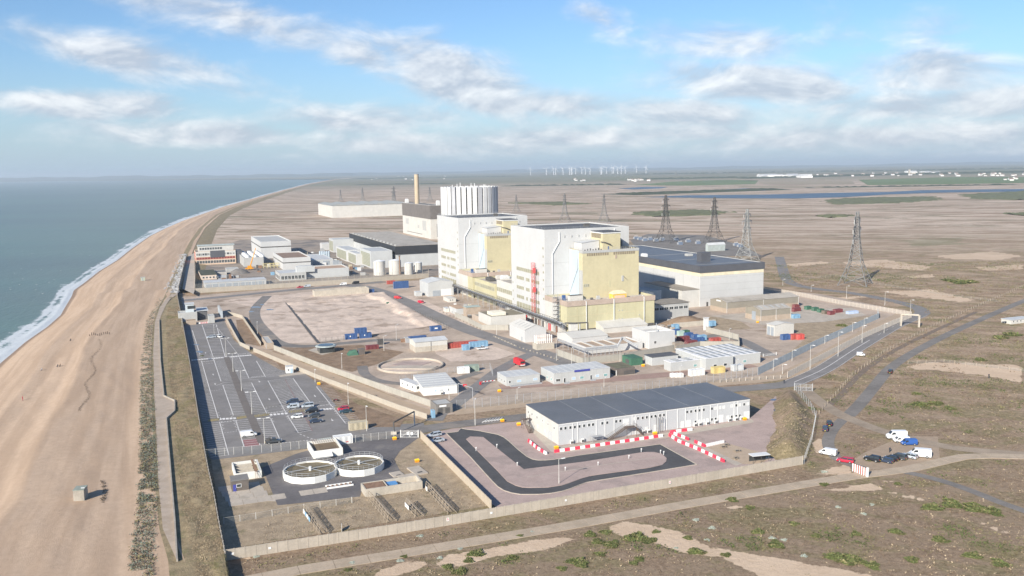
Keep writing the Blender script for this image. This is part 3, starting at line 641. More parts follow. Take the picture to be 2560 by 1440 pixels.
rm = ribbon_mb(hp[:34], 0.30, 0.08, 0, rm)
for i in range(36, len(hp) - 2, 3): rm = ribbon_mb(hp[i:i + 2], 0.16, 0.08, 0, rm)
for off in (3.85, -3.85): rm = ribbon_mb(smooth(pxpoly([(1985, 956), (2060, 922), (2140, 871), (2230, 818), (2275, 798), (2300, 787)]), 8), 0.16, 0.08, 0, rm, off)
struct('road_markings', rm.mesh('road_markings', PAINT), 'white centre and edge lines on the curving road')
ribbon('cinder_track', [(2660, 715), (2560, 752), (2400, 822), (2300, 872), (2230, 917), (2185, 968), (2150, 1010), (2120, 1040)], 4.6, GRIT, 0.045, 'dark cinder track over the heath')
ribbon('cinder_lane', [(2108, 1048), (2082, 1075), (2070, 1105), (2082, 1135), (2110, 1155), (2160, 1172)], 3.6, GRIT, 0.05, 'dark cinder lane past the parked red car')
ribbon('gate_track', [(2008, 968), (2025, 985), (2060, 1012), (2110, 1041), (2200, 1076), (2290, 1100), (2400, 1122), (2560, 1136), (2680, 1146)], 5.0, DIRT, 0.06, 'pale dirt track from the tall steel gate')
ribbon('heath_track', [(2225, 1173), (2290, 1186), (2360, 1204), (2430, 1228), (2500, 1256), (2580, 1284), (2660, 1312)], 3.0, GRIT, 0.045, 'narrow dark track crossing the heath')
ribbon('old_rail_bed', [(2060, 1022), (2105, 985), (2150, 935), (2230, 880), (2330, 830), (2440, 780)], 2.6, surf('rail_bed_cinders', (0.20, 0.155, 0.12), 0.95, 0.2, 0.3, fine=0.5), 0.04, 'faint brown bed of an old railway')
sheet('lay_by', [(2118, 1160), (2160, 1132), (2260, 1090), (2345, 1092), (2350, 1150), (2220, 1172), (2150, 1176)], surf('car_patch_shingle', (0.36, 0.275, 0.20), 0.95, 0.12, 0.4, fine=0.35), 0.035, 'bare shingle lay-by where vans are parked')
# promenade on the sea bank
le_ = [(437, 728), (415, 748), (399, 769), (387, 807), (383, 878), (386, 996), (391, 1090), (396, 1208), (407, 1322)]
ri_ = [(445, 735), (425, 748), (415, 762), (398, 800), (401, 902), (410, 991), (437, 1003), (437, 1029), (416, 1048), (427, 1185), (437, 1303), (443, 1404)]
sheet('promenade', [G(x, y, BANK_Z) for x, y in le_] + [G(x, y, BANK_Z) for x, y in reversed(ri_)], surf('promenade_concrete', (.42, .345, .275), .92, .12, .25, grime=((.34, .27, .20), .2, .5, .6), fine=.3), BANK_Z + 0.04, 'concrete promenade on the sea bank')
kb = MB(); kp = [G(x, y, BANK_Z) for x, y in ri_[3:]]
for a, b in zip(kp, kp[1:]):
    d = (b - a).normalized(); n = Vector((-d.y, d.x, 0)) * 0.18
    kb.prism([(a + n).to_2d(), (a - n).to_2d(), (b - n).to_2d(), (b + n).to_2d()], BANK_Z - .1, BANK_Z + 0.55)
ko = kb.build('promenade_wall', CONC_D); tag(ko, 'low concrete edge wall along the promenade', 'low wall')

# ---------------------------------------------------------------- car park markings
mk = MB(); W_, YE, RE = 0, 1, 2
zm = 0.095
def line(a, b, w=0.14, mi=0, z=None):
    a, b = (a if isinstance(a, Vector) else G(*a)), (b if isinstance(b, Vector) else G(*b)); d = (b - a); d.z = 0; d.normalize(); n = Vector((-d.y, d.x, 0)) * (w / 2); z = z or zm
    mk.quad(*[(q.x, q.y, z) for q in (a - n, b - n, b + n, a + n)], mi)
def bays(a0, a1, b0=None, b1=None, depth=None, pitch=2.45, edge=(1, 1)):
    A0, A1 = G(*a0), G(*a1); n = max(1, round((A1 - A0).length / pitch))
    B0 = G(*b0) if b0 else A0 + U * depth; B1 = G(*b1) if b1 else A1 + U * depth
    if edge[0]: line(A0, A1, 0.27)
    if edge[1]: line(B0, B1, 0.27)
    for i in range(n + 1): line(A0.lerp(A1, i / n), B0.lerp(B1, i / n), 0.19)
bays((503.7, 902.5), (526, 980), depth=-5.2, edge=(1, 0)); bays((526, 980), (546, 1047), depth=-5.2, edge=(1, 0)); bays((549, 1056), (572, 1138), depth=-5.2, edge=(1, 0))
bays((480.6, 826), (500, 886), depth=-4.6, edge=(1, 0), pitch=3.2)
bays((533.7, 897.5), (552.5, 953.7), (561, 896), (583, 950.6)); bays((557, 963), (583, 1037.5), (587.5, 961), (619, 1038.7)); bays((590, 1052), (610, 1117), (624, 1049), (650, 1113))
bays((570, 895), (595, 949), (598.7, 893.7), (622.5, 946)); bays((598.7, 958.7), (630, 1038.7), (629, 957.5), (668, 1036)); bays((638, 1047), (661, 1103.7), (677, 1047), (703, 1107))
bays((641, 903), (664, 943), (690, 902), (712, 938), edge=(1, 0)); bays((670, 952.5), (715, 1032.5), (732.5, 946), (775, 1006)); bays((719, 1040), (746, 1082.5), (765, 1043), (780, 1076), edge=(1, 0))
bays((791, 967), (864, 1059), depth=5.4, edge=(1, 0)); bays((505, 812), (533, 893), (541, 812), (563, 893), edge=(1, 1), pitch=9)
line((712.5, 948), (781, 1078), 0.16, RE); line((540, 815), (597, 889), 0.14); line((562, 810), (630, 884), 0.12, YE)
def zebra(a, b, n, s=1.15):
    A_, B_ = G(*a), G(*b)
    for i in range(n):
        c = A_.lerp(B_, (i + .5) / n); mk.quad(*[(q.x, q.y, zm) for q in (c - U * .46 - V * s, c + U * .46 - V * s, c + U * .46 + V * s, c - U * .46 + V * s)], W_)
zebra((478, 901), (629, 888), 25); zebra((546, 1048.5), (591, 1046), 5); zebra((673, 1038), (720, 1033.5), 5); zebra((799, 1024.5), (838, 1021.5), 5)
for a, b in (((546, 1049), (520, 1052)), ((592, 1046), (621, 1041)), ((636, 1041), (671, 1036)), ((722, 1030), (765, 1026)), ((838, 1020), (868, 1016))):
    A_, B_ = G(*a), G(*b)
    for k in range(9): c = A_.lerp(B_, k / 8); line(c - V * 1.3, c + V * 1.3 + U * .4, 0.42, YE)
    line(A_ - V * 1.4, B_ - V * 1.4, .3, YE); line(A_ + V * 1.4, B_ + V * 1.4, .3, YE)
def zig(a, b, n=6):
    A_, B_ = G(*a), G(*b); d = (B_ - A_).normalized(); s = Vector((-d.y, d.x, 0)) * 0.55; P_ = [A_.lerp(B_, i / n) + s * (1 if i % 2 else -1) for i in range(n + 1)]
    for p, q in zip(P_, P_[1:]): line(p, q, 0.14)
for a, b in (((543, 1030), (549, 1048)), ((551, 1052), (558, 1076)), ((577, 1030), (584, 1048)), ((586, 1051), (594, 1076)), ((663, 1020), (671, 1037)), ((673, 1040), (684, 1056)), ((704, 1015), (714, 1033)), ((716, 1037), (725, 1053)), ((820, 1003), (834, 1021)), ((836, 1024), (846, 1039)), ((500, 886), (503, 899)), ((527, 884), (532, 897))): zig(a, b)
def dashes(a, b, n):
    A_, B_ = G(*a), G(*b)
    for i in range(n): line(A_.lerp(B_, (i + .15) / n), A_.lerp(B_, (i + .65) / n), 0.25)
dashes((527, 978), (558, 974), 5); dashes((560, 1083), (595, 1078), 5); dashes((663, 1019), (704, 1015), 5); dashes((781, 1007), (818, 1003), 5); dashes((619, 929), (650, 927), 5); dashes((507, 911), (534, 908), 4); dashes((703, 1108), (800, 1098), 11); dashes((748, 1085), (785, 1100), 4)
def arrow(p, d=1):
    c = G(*p); mk.quad(*[(q.x, q.y, zm) for q in (c - U * .12 - V * 1.3 * d, c + U * .12 - V * 1.3 * d, c + U * .12 + V * .4 * d, c - U * .12 + V * .4 * d)], W_)
    mk.add([(q.x, q.y, zm) for q in (c - U * .45 + V * .4 * d, c + U * .45 + V * .4 * d, c + V * 1.7 * d)], [(0, 1, 2)], W_)
for p, d in (((533, 937), 1), ((538, 961), 1), ((673, 998), -1), ((787, 990), -1), ((830, 1050), -1), ((514, 883), 1), ((648, 954), -1)): arrow(p, d)
line((541, 964), (560, 957), .18); line((560, 957), (582, 955), .18); line((622, 950), (648, 950), .18); line((622, 946), (664, 942), .25); line((737, 1062), (760, 1066), .12)
for i in range(5): line((608 + i * 1.2, 1099 + i * 3.6), (643 + i * 1.6, 1096 + i * 3.6), 0.2, RE)
mk.quad(*[(G(x, y).x, G(x, y).y, zm - .012) for x, y in ((607, 1101), (641, 1097), (651, 1114), (613, 1118))], RE)
cm = mk.mesh('bay_markings', [PAINT, PAINT_Y, PAINT_R])
bm_ = struct('bay_markings', cm, 'white bay lines and crossings painted on the car park')
def paint_text(txt, px, size, mat, rz, name='painted_word'):
    cu = bpy.data.curves.new(name, 'FONT'); cu.body = txt; cu.size = size; cu.align_x = 'CENTER'; cu.materials.append(mat); cu.extrude = 0.0
    o = bpy.data.objects.new(name, cu); COL.objects.link(o); o.parent = bm_; p = G(*px); o.location = (p.x, p.y, zm + .004); o.rotation_euler = (0, 0, rz); return o
for p in ((572, 1053), (688, 1030), (805, 1013), (518, 903), (644, 941), (610, 884)): paint_text('SLOW', p, 2.0, PAINT, AZ + math.pi)
ribbon('median_strip', [(566, 893), (589, 950), (592, 959), (625, 1040), (630, 1048), (656, 1108)], 2.6, surf('brown_median', (0.17, 0.15, 0.135), 0.9, 0.12, 0.3, fine=0.3), 0.10, 'brown strip between two rows of parking bays', 0)

# sewage works ground
sheet('works_apron', [(655, 1170), (740, 1135), (800, 1118), (900, 1100), (985, 1092), (1040, 1083), (1048, 1094), (1000, 1128), (985, 1150), (1010, 1195), (905, 1222), (900, 1242), (694, 1264), (672, 1210)], A_OLD if False else surf('dark_apron', (0.145, 0.135, 0.135), 0.9, 0.2, 0.15, grime=((0.23, 0.21, 0.19), 0.12, 0.53, 0.7), fine=0.3), 0.07, 'dark tarmac apron round the round settling tanks')
sw_ = struct('works_slab_base', ribbon_mb(pxpoly([(575, 1245), (690, 1252), (900, 1240)]), 1.0, 0.04).mesh('works_slab_base', SLABC), 'concrete edge of the works apron')
g0 = G(572, 1262)
for i in range(7):
    for j in range(4):
        if i > 2 and j > 0: continue
        o_ = g0 + U * (i * 3.6 - 0.6 * j * 0.9) + V * (j * 4.1 - 1.5); mb = MB(); z_ = 0.075 + RNG.uniform(-.01, .015)
        mb.prism([(o_).to_2d(), (o_ + U * 3.5).to_2d(), (o_ + U * 3.5 + V * 4.0).to_2d(), (o_ + V * 4.0).to_2d()], 0.0, z_); mb.build('slab', SLABC, sw_)
sheet('works_grass', [(528, 1150), (700, 1130), (985, 1098), (1045, 1090), (1236, 1262), (575, 1372), (562, 1378)], LAWN, 0.03, 'dry rough grass inside the works enclosure')
# ---------------------------------------------------------------- buildings
def UV(u, v, z=0.0): p = U * u + V * v; return Vector((p.x, p.y, z))
class Bld: pass
def bld(name, label, cat, C, xr, xl, yt, wall, roof, z0=0.0, top='flat', rise=1.5, par=0.5, group=None, H=None, L=None, W=None, over=0.25, band=None, X=None, rz=AZ, parapet_mat=None):
    """C: nearest ground corner; xr / xl: picture columns of the far ends of the two seen faces; yt: row of the corner's top"""
    b = Bld(); X = X or G(C[0], C[1], z0)
    b.ux = Vector((math.cos(rz), math.sin(rz), 0)); b.vx = Vector((-math.sin(rz), math.cos(rz), 0))
    b.H = H or (hgt(Vector((X.x, X.y, 0)), yt) - z0); tp = X + Vector((0, 0, b.H))
    b.L = L or along(tp, b.ux, xr); b.W = W or along(tp, b.vx, xl); b.X = X; b.z0 = z0; L, W, H = b.L, b.W, b.H; b.top = top
    b.root = thing(name, label, cat, X, rz, group)
    mb = MB()
    if top == 'flat':
        mb.quad((0, 0, 0), (L, 0, 0), (L, 0, H), (0, 0, H)); mb.quad((L, 0, 0), (L, W, 0), (L, W, H), (L, 0, H)); mb.quad((L, W, 0), (0, W, 0), (0, W, H), (L, W, H)); mb.quad((0, W, 0), (0, 0, 0), (0, 0, H), (0, W, H))
        if par > 0:
            t = min(0.35, W * .08); mb.quad((0, 0, H), (L, 0, H), (L - t, t, H), (t, t, H)); mb.quad((L, 0, H), (L, W, H), (L - t, W - t, H), (L - t, t, H)); mb.quad((L, W, H), (0, W, H), (t, W - t, H), (L - t, W - t, H)); mb.quad((0, W, H), (0, 0, H), (t, t, H), (t, W - t, H))
            for a, c in (((t, t), (L - t, t)), ((L - t, t), (L - t, W - t)), ((L - t, W - t), (t, W - t)), ((t, W - t), (t, t))): mb.quad((a[0], a[1], H), (c[0], c[1], H), (c[0], c[1], H - par), (a[0], a[1], H - par))
            mb.build('wall', wall, b.root); r = MB(); r.quad((t, t, H - par), (L - t, t, H - par), (L - t, W - t, H - par), (t, W - t, H - par)); b.roof = r.build('roof', roof, b.root)
        else:
            mb.build('wall', wall, b.root); r = MB(); r.box(-over, -over, H, L + over, W + over, H + 0.22); b.roof = r.build('roof', roof, b.root)
    elif top == 'gable_u':      # ridge runs along the long front
        mb.quad((0, 0, 0), (L, 0, 0), (L, 0, H), (0, 0, H)); mb.quad((L, W, 0), (0, W, 0), (0, W, H), (L, W, H))
        mb.poly([(0, W, 0), (0, 0, 0), (0, 0, H), (0, W / 2, H + rise), (0, W, H)]); mb.poly([(L, 0, 0), (L, W, 0), (L, W, H), (L, W / 2, H + rise), (L, 0, H)])
        mb.build('wall', wall, b.root); r = MB(); o = over; k = rise / (W / 2) * o
        for y0, y1, zA, zB in ((-o, W / 2, H - k, H + rise), (W / 2, W + o, H + rise, H - k)):
            r.quad((-o, y0, zA + .12), (L + o, y0, zA + .12), (L + o, y1, zB + .12), (-o, y1, zB + .12)); r.quad((-o, y0, zA), (-o, y1, zB), (L + o, y1, zB), (L + o, y0, zA))
        for x in (-o, L + o): r.poly([(x, -o, H - k), (x, -o, H - k + .12), (x, W / 2, H + rise + .12), (x, W + o, H - k + .12), (x, W + o, H - k), (x, W / 2, H + rise)])
        r.quad((-o, -o, H - k), (L + o, -o, H - k), (L + o, -o, H - k + .12), (-o, -o, H - k + .12)); b.roof = r.build('roof', roof, b.root)
    elif top == 'gable_v':
        mb.quad((0, W, 0), (0, 0, 0), (0, 0, H), (0, W, H)); mb.quad((L, 0, 0), (L, W, 0), (L, W, H), (L, 0, H))
        mb.poly([(0, 0, 0), (L, 0, 0), (L, 0, H), (L / 2, 0, H + rise), (0, 0, H)]); mb.poly([(L, W, 0), (0, W, 0), (0, W, H), (L / 2, W, H + rise), (L, W, H)])
        mb.build('wall', wall, b.root); r = MB(); o = over; k = rise / (L / 2) * o
        for x0, x1, zA, zB in ((-o, L / 2, H - k, H + rise), (L / 2, L + o, H + rise, H - k)):
            r.quad((x0, -o, zA + .12), (x1, -o, zB + .12), (x1, W + o, zB + .12), (x0, W + o, zA + .12)); r.quad((x0, -o, zA), (x0, W + o, zA), (x1, W + o, zB), (x1, -o, zB))
        for y in (-o, W + o): r.poly([(-o, y, H - k), (-o, y, H - k + .12), (L / 2, y, H + rise + .12), (L + o, y, H - k + .12), (L + o, y, H - k), (L / 2, y, H + rise)])
        r.quad((-o, -o, H - k), (-o, W + o, H - k), (-o, W + o, H - k + .12), (-o, -o, H - k + .12)); b.roof = r.build('roof', roof, b.root)
    elif top == 'mono':         # single slope rising away from the front
        mb.quad((0, 0, 0), (L, 0, 0), (L, 0, H), (0, 0, H)); mb.quad((L, W, 0), (0, W, 0), (0, W, H + rise), (L, W, H + rise))
        mb.quad((0, W, 0), (0, 0, 0), (0, 0, H), (0, W, H + rise)); mb.quad((L, 0, 0), (L, W, 0), (L, W, H + rise), (L, 0, H))
        mb.build('wall', wall, b.root); r = MB(); o = over
        r.add([(-o, -o, H + .01), (L + o, -o, H + .01), (L + o, W + o, H + rise + .01), (-o, W + o, H + rise + .01), (-o, -o, H + .2), (L + o, -o, H + .2), (L + o, W + o, H + rise + .2), (-o, W + o, H + rise + .2)],
              [(4, 5, 6, 7), (0, 1, 5, 4), (1, 2, 6, 5), (2, 3, 7, 6), (3, 0, 4, 7), (3, 2, 1, 0)]); b.roof = r.build('roof', roof, b.root)
    if band:                    # (material, depth, overhang): a deep fascia round the top
        m_, dp, ov = band; r = MB(); o = ov
        r.add([(-o, -o, H - dp), (L + o, -o, H - dp), (L + o, W + o, H - dp), (-o, W + o, H - dp), (-o, -o, H + .1), (L + o, -o, H + .1), (L + o, W + o, H + .1), (-o, W + o, H + .1), (.05, .05, H - dp), (L - .05, .05, H - dp), (L - .05, W - .05, H - dp), (.05, W - .05, H - dp), (.6, .6, H + .1), (L - .6, .6, H + .1), (L - .6, W - .6, H + .1), (.6, W - .6, H + .1)],
              [(0, 1, 5, 4), (1, 2, 6, 5), (2, 3, 7, 6), (3, 0, 4, 7), (1, 0, 8, 9), (2, 1, 9, 10), (3, 2, 10, 11), (0, 3, 11, 8), (4, 5, 13, 12), (5, 6, 14, 13), (6, 7, 15, 14), (7, 4, 12, 15)])
        r.build('fascia', m_, b.root)
    return b
def on_face(b, face, px, py):
    d = cfw + crt * ((px - 1280) / FOC) + cdn * ((py - 720) / FOC); n = b.vx if face == 'F' else b.ux
    t = n.dot(b.X - cpos) / n.dot(d); q = cpos + d * t - b.X
    return (q.dot(b.ux) if face == 'F' else q.dot(b.vx)), q.z
def frect(mb, face, a0, z0, a1, z1, d0, d1, mi=0):
    a0, a1 = min(a0, a1), max(a0, a1)
    if face == 'F': mb.box(a0, -d1, z0, a1, -d0, z1, mi)
    elif face == 'L': mb.box(-d1, a0, z0, -d0, a1, z1, mi)
    return mb
def panel(b, face, p0, p1, mat, name='panel', d=0.12, parent=None):
    a0, za = on_face(b, face, *p0); a1, zb = on_face(b, face, *p1)
    return frect(MB(), face, a0, min(za, zb), a1, max(za, zb), 0.005, d).build(name, mat, parent or b.root)
WM = {}
def window(b, face, a, z, w, h, glass=None, frame=None, name='window', t=0.12):
    glass, frame = glass or GLASS, frame or FRAME; key = (face, round(w, 2), round(h, 2), glass.name, frame.name)
    if key not in WM:
        mb = MB(); f = min(t, w * .12)
        for q in ((0, 0, f, h), (w - f, 0, w, h), (f, 0, w - f, f), (f, h - f, w - f, h)): frect(mb, face, q[0], q[1], q[2], q[3], 0.004, 0.09, 0)
        frect(mb, face, f, f, w - f, h - f, 0.004, 0.05, 1)
        if w > 1.8: frect(mb, face, w / 2 - f / 3, f, w / 2 + f / 3, h - f, 0.05, 0.085, 0)
        WM[key] = mb.mesh(name, [frame, glass])
    return link(name, WM[key], b.root, (a, 0, z) if face == 'F' else (0, a, z))
def winrow(b, face, p0, p1, n, h, fill=0.8, glass=None, frame=None, skip=()):
    """n equal windows between two seen points (middle height of the row)"""
    a0, za = on_face(b, face, *p0); a1, zb = on_face(b, face, *p1)
    if a1 < a0: a0, a1 = a1, a0
    z = (za + zb) / 2 - h / 2; w = (a1 - a0) / n
    for i in range(n):
        if i not in skip: window(b, face, a0 + w * (i + (1 - fill) / 2), z, w * fill, h, glass, frame)
def door(b, face, px, w=1.0, h=2.1, mat=None, name='door', z=0.0):
    a, _ = on_face(b, face, *px); mb = frect(MB(), face, a - w / 2, z, a + w / 2, z + h, 0.005, 0.10)
    o = mb.build(name, mat or DOORG, b.root)
    frect(MB(), face, a + w * .28, z + h * .45, a + w * .28 + .12, z + h * .45 + .12, 0.10, 0.2).build('handle', STEEL, o); return o
def pipe(b, face, pts, r, mat, name='downpipe'):
    P_ = []
    for p in pts:
        a, z = on_face(b, face, *p); P_.append((a, -.25, z) if face == 'F' else (-.25, a, z))
    return MB().path(P_, r, 6).build(name, mat, b.root)
def roofbox(b, u0, v0, l, w, h, mat, name='roof_unit', z=None):
    z = (b.H - (0.5 if b.top == 'flat' else 0)) if z is None else z
    mb = MB(); mb.box(u0, v0, z, u0 + l, v0 + w, z + h); mb.box(u0 + l * .12, v0 + w * .12, z + h, u0 + l * .88, v0 + w * .88, z + h * 1.12); return mb.build(name, mat, b.root)
def railing(b, pts, h=1.1, mat=None, name='railing', step=2.5, z=None):
    z = b.H if z is None else z; mb = MB()
    for (x0, y0), (x1, y1) in zip(pts, pts[1:]):
        L_ = math.hypot(x1 - x0, y1 - y0); n = max(1, int(L_ / step))
        for k in (0.5, 1.0): mb.bar((x0, y0, z + h * k), (x1, y1, z + h * k), .045)
        for i in range(n + 1): mb.bar((x0 + (x1 - x0) * i / n, y0 + (y1 - y0) * i / n, z), (x0 + (x1 - x0) * i / n, y0 + (y1 - y0) * i / n, z + h), .045)
    return mb.build(name, mat or STEEL, b.root)

# ---- the two reactor buildings: same design, 145 m apart on one line
R_U, R_V, R_H, LB_H = 194.7, 441.2, 51.6, 16.46
def reactor(dv, label, label_lb, near):
    s = 'first' if near else 'second'
    b = bld('reactor_building', label, 'building', None, 0, 0, 0, WHITE, BITU, X=UV(R_U, R_V + dv), H=R_H, L=51.2, W=48.4, par=0.7)
    sx_, sy_ = (0, 0) if near else None, None
    def q(u, v, z): return PX(b.X + b.ux * u + b.vx * v + Vector((0, 0, z)))
    # seams between the cladding lifts
    for z in (9.5, 21.0, 33.5):
        frect(MB(), 'F', 0, z, 51.2, z + .16, 0.005, 0.05).build('cladding_seam', GREYP, b.root)
    # window strips low on the sunlit side
    for z, h, gaps in ((26.3, 2.1, ()), (21.2, 2.0, (4,)), (15.6, 2.0, (4,)), (10.2, 2.0, (5,))):
        n = 12
        for i in range(n):
            if i in gaps or (i % 4 == 3 and h < 2.05 and i < 8 and i not in (3,)): continue
            window(b, 'L', 7.5 + i * 2.75, z, 2.55, h, GLASS_G, surf('grey_sash', (0.45, 0.44, 0.38), 0.7))
    for i in range(8): window(b, 'L', 7.5 + i * 4.2, 3.6, 3.7, 4.6, GLASS_G, MATS['grey_sash'])
    for z in (41.0, 36.5, 31.8, 28.0, 23.8, 18.8, 13.6):
        window(b, 'L', 1.2, z, 1.5, 1.2, GLASS_G, MATS['grey_sash'])
    for z in (18.0, 13.0, 8.0): window(b, 'L', 45.5, z, 1.3, 1.1, GLASS_G, MATS['grey_sash'])
    # rain pipe and small vents on the wall facing the yard
    MB().path([(8.6, -.3, 50.0), (8.6, -.3, 45.0), (4.4, -.3, 38.5), (4.4, -.3, 17)], .28, 6).build('downpipe', FRAME, b.root)
    MB().path([(42.2, -.3, 50.6), (42.2, -.3, 45.2), (47.5, -.3, 39.5)], .28, 6).build('downpipe', FRAME, b.root)
    for i in range(9):
        frect(MB(), 'F', 11.5 + i * 4.2, 47.0 + .1 * (i % 3), 11.9 + i * 4.2, 48.2, .005, .35).build('vent', GREYP, b.root)
    railing(b, [(.4, .4), (50.8, .4), (50.8, 48), (.4, 48), (.4, .4)], 1.1, step=4)
    roofbox(b, 34, 20, 3.0, 2.4, 1.6, STEEL_D, z=R_H - .7)
    # low wing in yellow cladding in front
    lw = bld('yellow_wing', label_lb, 'building', None, 0, 0, 0, YEL2, surf('wing_roof', (0.47, 0.42, 0.38), 0.9, 0.15, 0.3, grime=((0.62, 0.58, 0.54), 0.4, 0.52, 0.8)), X=UV(R_U, R_V - 27.9 + dv), H=LB_H, L=51.0, W=27.85, par=1.2)
    o = MB(); o.box(-.35, -.35, LB_H - 2.6, 51.35, -.02, LB_H + .05); o.box(-.35, -.02, LB_H - 2.6, -.02, 27.8, LB_H + .05); o.build('brown_band', BROWNF, lw.root)
    frect(MB(), 'L', 10.2, 0.2, 27.8, LB_H - 2.6, .006, .10).build('white_cladding', WHITE2, lw.root)
    for x in range(1, 9):
        frect(MB(), 'F', x * 5.66, 1.8, x * 5.66 + .16, LB_H - 2.6, .006, .05).build('cladding_seam', YEL, lw.root)
    frect(MB(), 'F', 0, 8.6, 51, 9.0, .006, .045).build('cladding_seam', YEL, lw.root)
    frect(MB(), 'F', 0.3, 0.02, 50.7, 1.7, .006, .06).build('plinth', STEEL_D, lw.root)  # dark panel: shade of the recessed ground floor put in as colour
    for x in (10.5, 26.6, 44.5): MB().path([(x, -.5, 1.0), (x, -.5, LB_H - .6), (x - .5, .6, LB_H + .1)], .22, 6).build('downpipe', FRAME, lw.root)
    for i in range(5): window(lw, 'L', 11.2 + i * 3.2, 4.0, 2.8, 4.4, GLASS_G, MATS['grey_sash'])
    for x, z in ((29.5, 9.6), (31.3, 9.6), (29.5, 5.2), (31.3, 5.2), (41.5, 6.4)): frect(MB(), 'F', x, z, x + .5, z + .5, .006, .2).build('vent', GREYP, lw.root)
    railing(lw, [(.3, 27), (.3, .3), (50.7, .3), (50.7, 27)], 1.1, step=3)
    zr = LB_H - 1.2
    def part(x0, y0, z0, x1, y1, z1, mat, name): return MB().box(x0, y0, z0, x1, y1, z1).build(name, mat, lw.root)
    part(6, 9.4, zr, 13.5, 12.2, zr + 2.6, WHITE2, 'roof_hut'); part(6, 9.3, zr + 2.6, 13.6, 12.3, zr + 2.75, STEEL_D, 'roof_hut_lid'); part(20.5, 6.5, zr, 22, 8, zr + 2.0, GREYP, 'roof_unit'); part(17, 6.8, zr, 18.2, 8, zr + 1.2, STEEL_D, 'roof_unit'); part(3.6, 13, zr, 5.2, 14.4, zr + 2.6, BLUE, 'roof_unit')
    if near:
        h = part(28.5, 4.0, zr, 36.5, 8.5, zr + 2.6, surf('bright_yellow_panel', (0.70, 0.47, 0.08), 0.6, 0.08, 0.5), 'roof_cabin')
        MB().add([(28.2, 3.8, zr + 2.6), (36.8, 3.8, zr + 2.6), (36.8, 8.7, zr + 2.6), (28.2, 8.7, zr + 2.6), (29.8, 6.2, zr + 4.4), (35.2, 6.2, zr + 4.4)], [(0, 1, 5, 4), (1, 2, 5), (2, 3, 4, 5), (3, 0, 4)]).build('roof_cabin_top', surf('cream_roof', (0.62, 0.52, 0.36), 0.7), lw.root)
        for i in range(9): part(29.4 + i * .68, 3.9, zr + .3, 29.85 + i * .68, 4.05, zr + 1.9, surf('pink_slat', (0.72, 0.50, 0.42), 0.7), 'slat')
    # upper block: pale blue flank, yellow face, with a penthouse on top
    ub = bld('upper_block', 'tall pale yellow cladding block against the %s reactor building' % s, 'building', None, 0, 0, 0, YEL, surf('block_roof', (0.40, 0.36, 0.33), 0.9, .15, .3), X=UV(R_U + 14.6, R_V - 16.2 + dv, zr), z0=zr, H=25.6, L=33.6, W=16.1, par=.6)
    frect(MB(), 'L', 4.6, 0.5, 16.0, 25.4, .006, .12).build('blue_flank', BLUEP, ub.root); frect(MB(), 'L', 0.0, 0.3, 4.55, 15.2, .006, .10).build('grey_flank', GREYP, ub.root)
    frect(MB(), 'F', -.1, 24.2, 33.7, 25.65, .006, .14).build('cap_band', GREYP, ub.root)
    frect(MB(), 'L', 0, 24.2, 4.5, 25.65, .006, .14).build('cap_band', GREYP, ub.root)
    for i in range(22):
        if i not in (10, 11): frect(MB(), 'F', 2.4 + i * 1.32, 22.7, 3.4 + i * 1.32, 24.1, .006, .10).build('louvre', surf('louvre_brown', (0.25, 0.21, 0.15), 0.8, .2, 1), ub.root)
    for i in range(3): window(ub, 'F', .4 + i * 1.15, 6.4, 1.05, 1.5, GLASS_G, MATS['grey_sash'])
    frect(MB(), 'F', 23.0, 8.2, 24.3, 11.2, .006, .25).build('hatch', GREYP, ub.root); MB().bar((24, -.3, 11), (25.4, -1.2, 9.4), .16).build('vent_pipe', STEEL_D, ub.root)
    frect(MB(), 'F', 19.2, 20.7, 20.2, 22.4, .006, .2).build('hatch', BROWNF, ub.root); frect(MB(), 'F', 15.6, 5.6, 16.5, 9.0, .006, .06).build('patch_panel', YEL2, ub.root)
    MB().path([(-.4, 15.2, 2.0), (-.4, 5.4, 15.6), (-.4, 5.4, 21.3)], .14, 5).build('brace_pipe', GREYP, ub.root)
    railing(ub, [(.3, 15.8), (.3, .3), (33.3, .3), (33.3, 15.8)], 1.1, step=2.5)
    zt = 25.0
    def up(x0, y0, z0, x1, y1, z1, mat, name): return MB().box(x0, y0, z0, x1, y1, z1).build(name, mat, ub.root)
    ph = up(13.2, 2.2, zt, 23.6, 16.0, zt + 9.4, YEL, 'penthouse'); c = up(13.0, 2.0, zt + 9.4, 23.8, 16.2, zt + 9.9, BITU, 'penthouse_roof'); MB().box(12.95, 1.95, zt + 8.9, 13.15, 16.1, zt + 9.4).box(13.15, 1.95, zt + 8.9, 23.85, 2.15, zt + 9.4).build('penthouse_trim', FRAME, ub.root)
    for i in range(6): MB().box(13.02, 4.6 + i * 1.85, zt + 6.4, 13.19, 6.1 + i * 1.85, zt + 8.7).build('louvre', MATS['louvre_brown'], ub.root)
    hs = MB(); hs.add([(2.6, 6, zt), (12.9, 6, zt), (12.9, 15.9, zt), (2.6, 15.9, zt), (2.6, 6, zt + 4.2), (12.9, 6, zt + 5.2), (12.9, 15.9, zt + 5.2), (2.6, 15.9, zt + 4.2)], [(0, 1, 5, 4), (1, 2, 6, 5), (2, 3, 7, 6), (3, 0, 4, 7)]); hs.build('rooftop_shed', WHITE, ub.root)
    MB().quad((2.3, 5.7, zt + 4.22), (13.0, 5.7, zt + 5.26), (13.0, 15.9, zt + 5.26), (2.3, 15.9, zt + 4.22)).build('rooftop_shed_roof', ROOFG, ub.root)
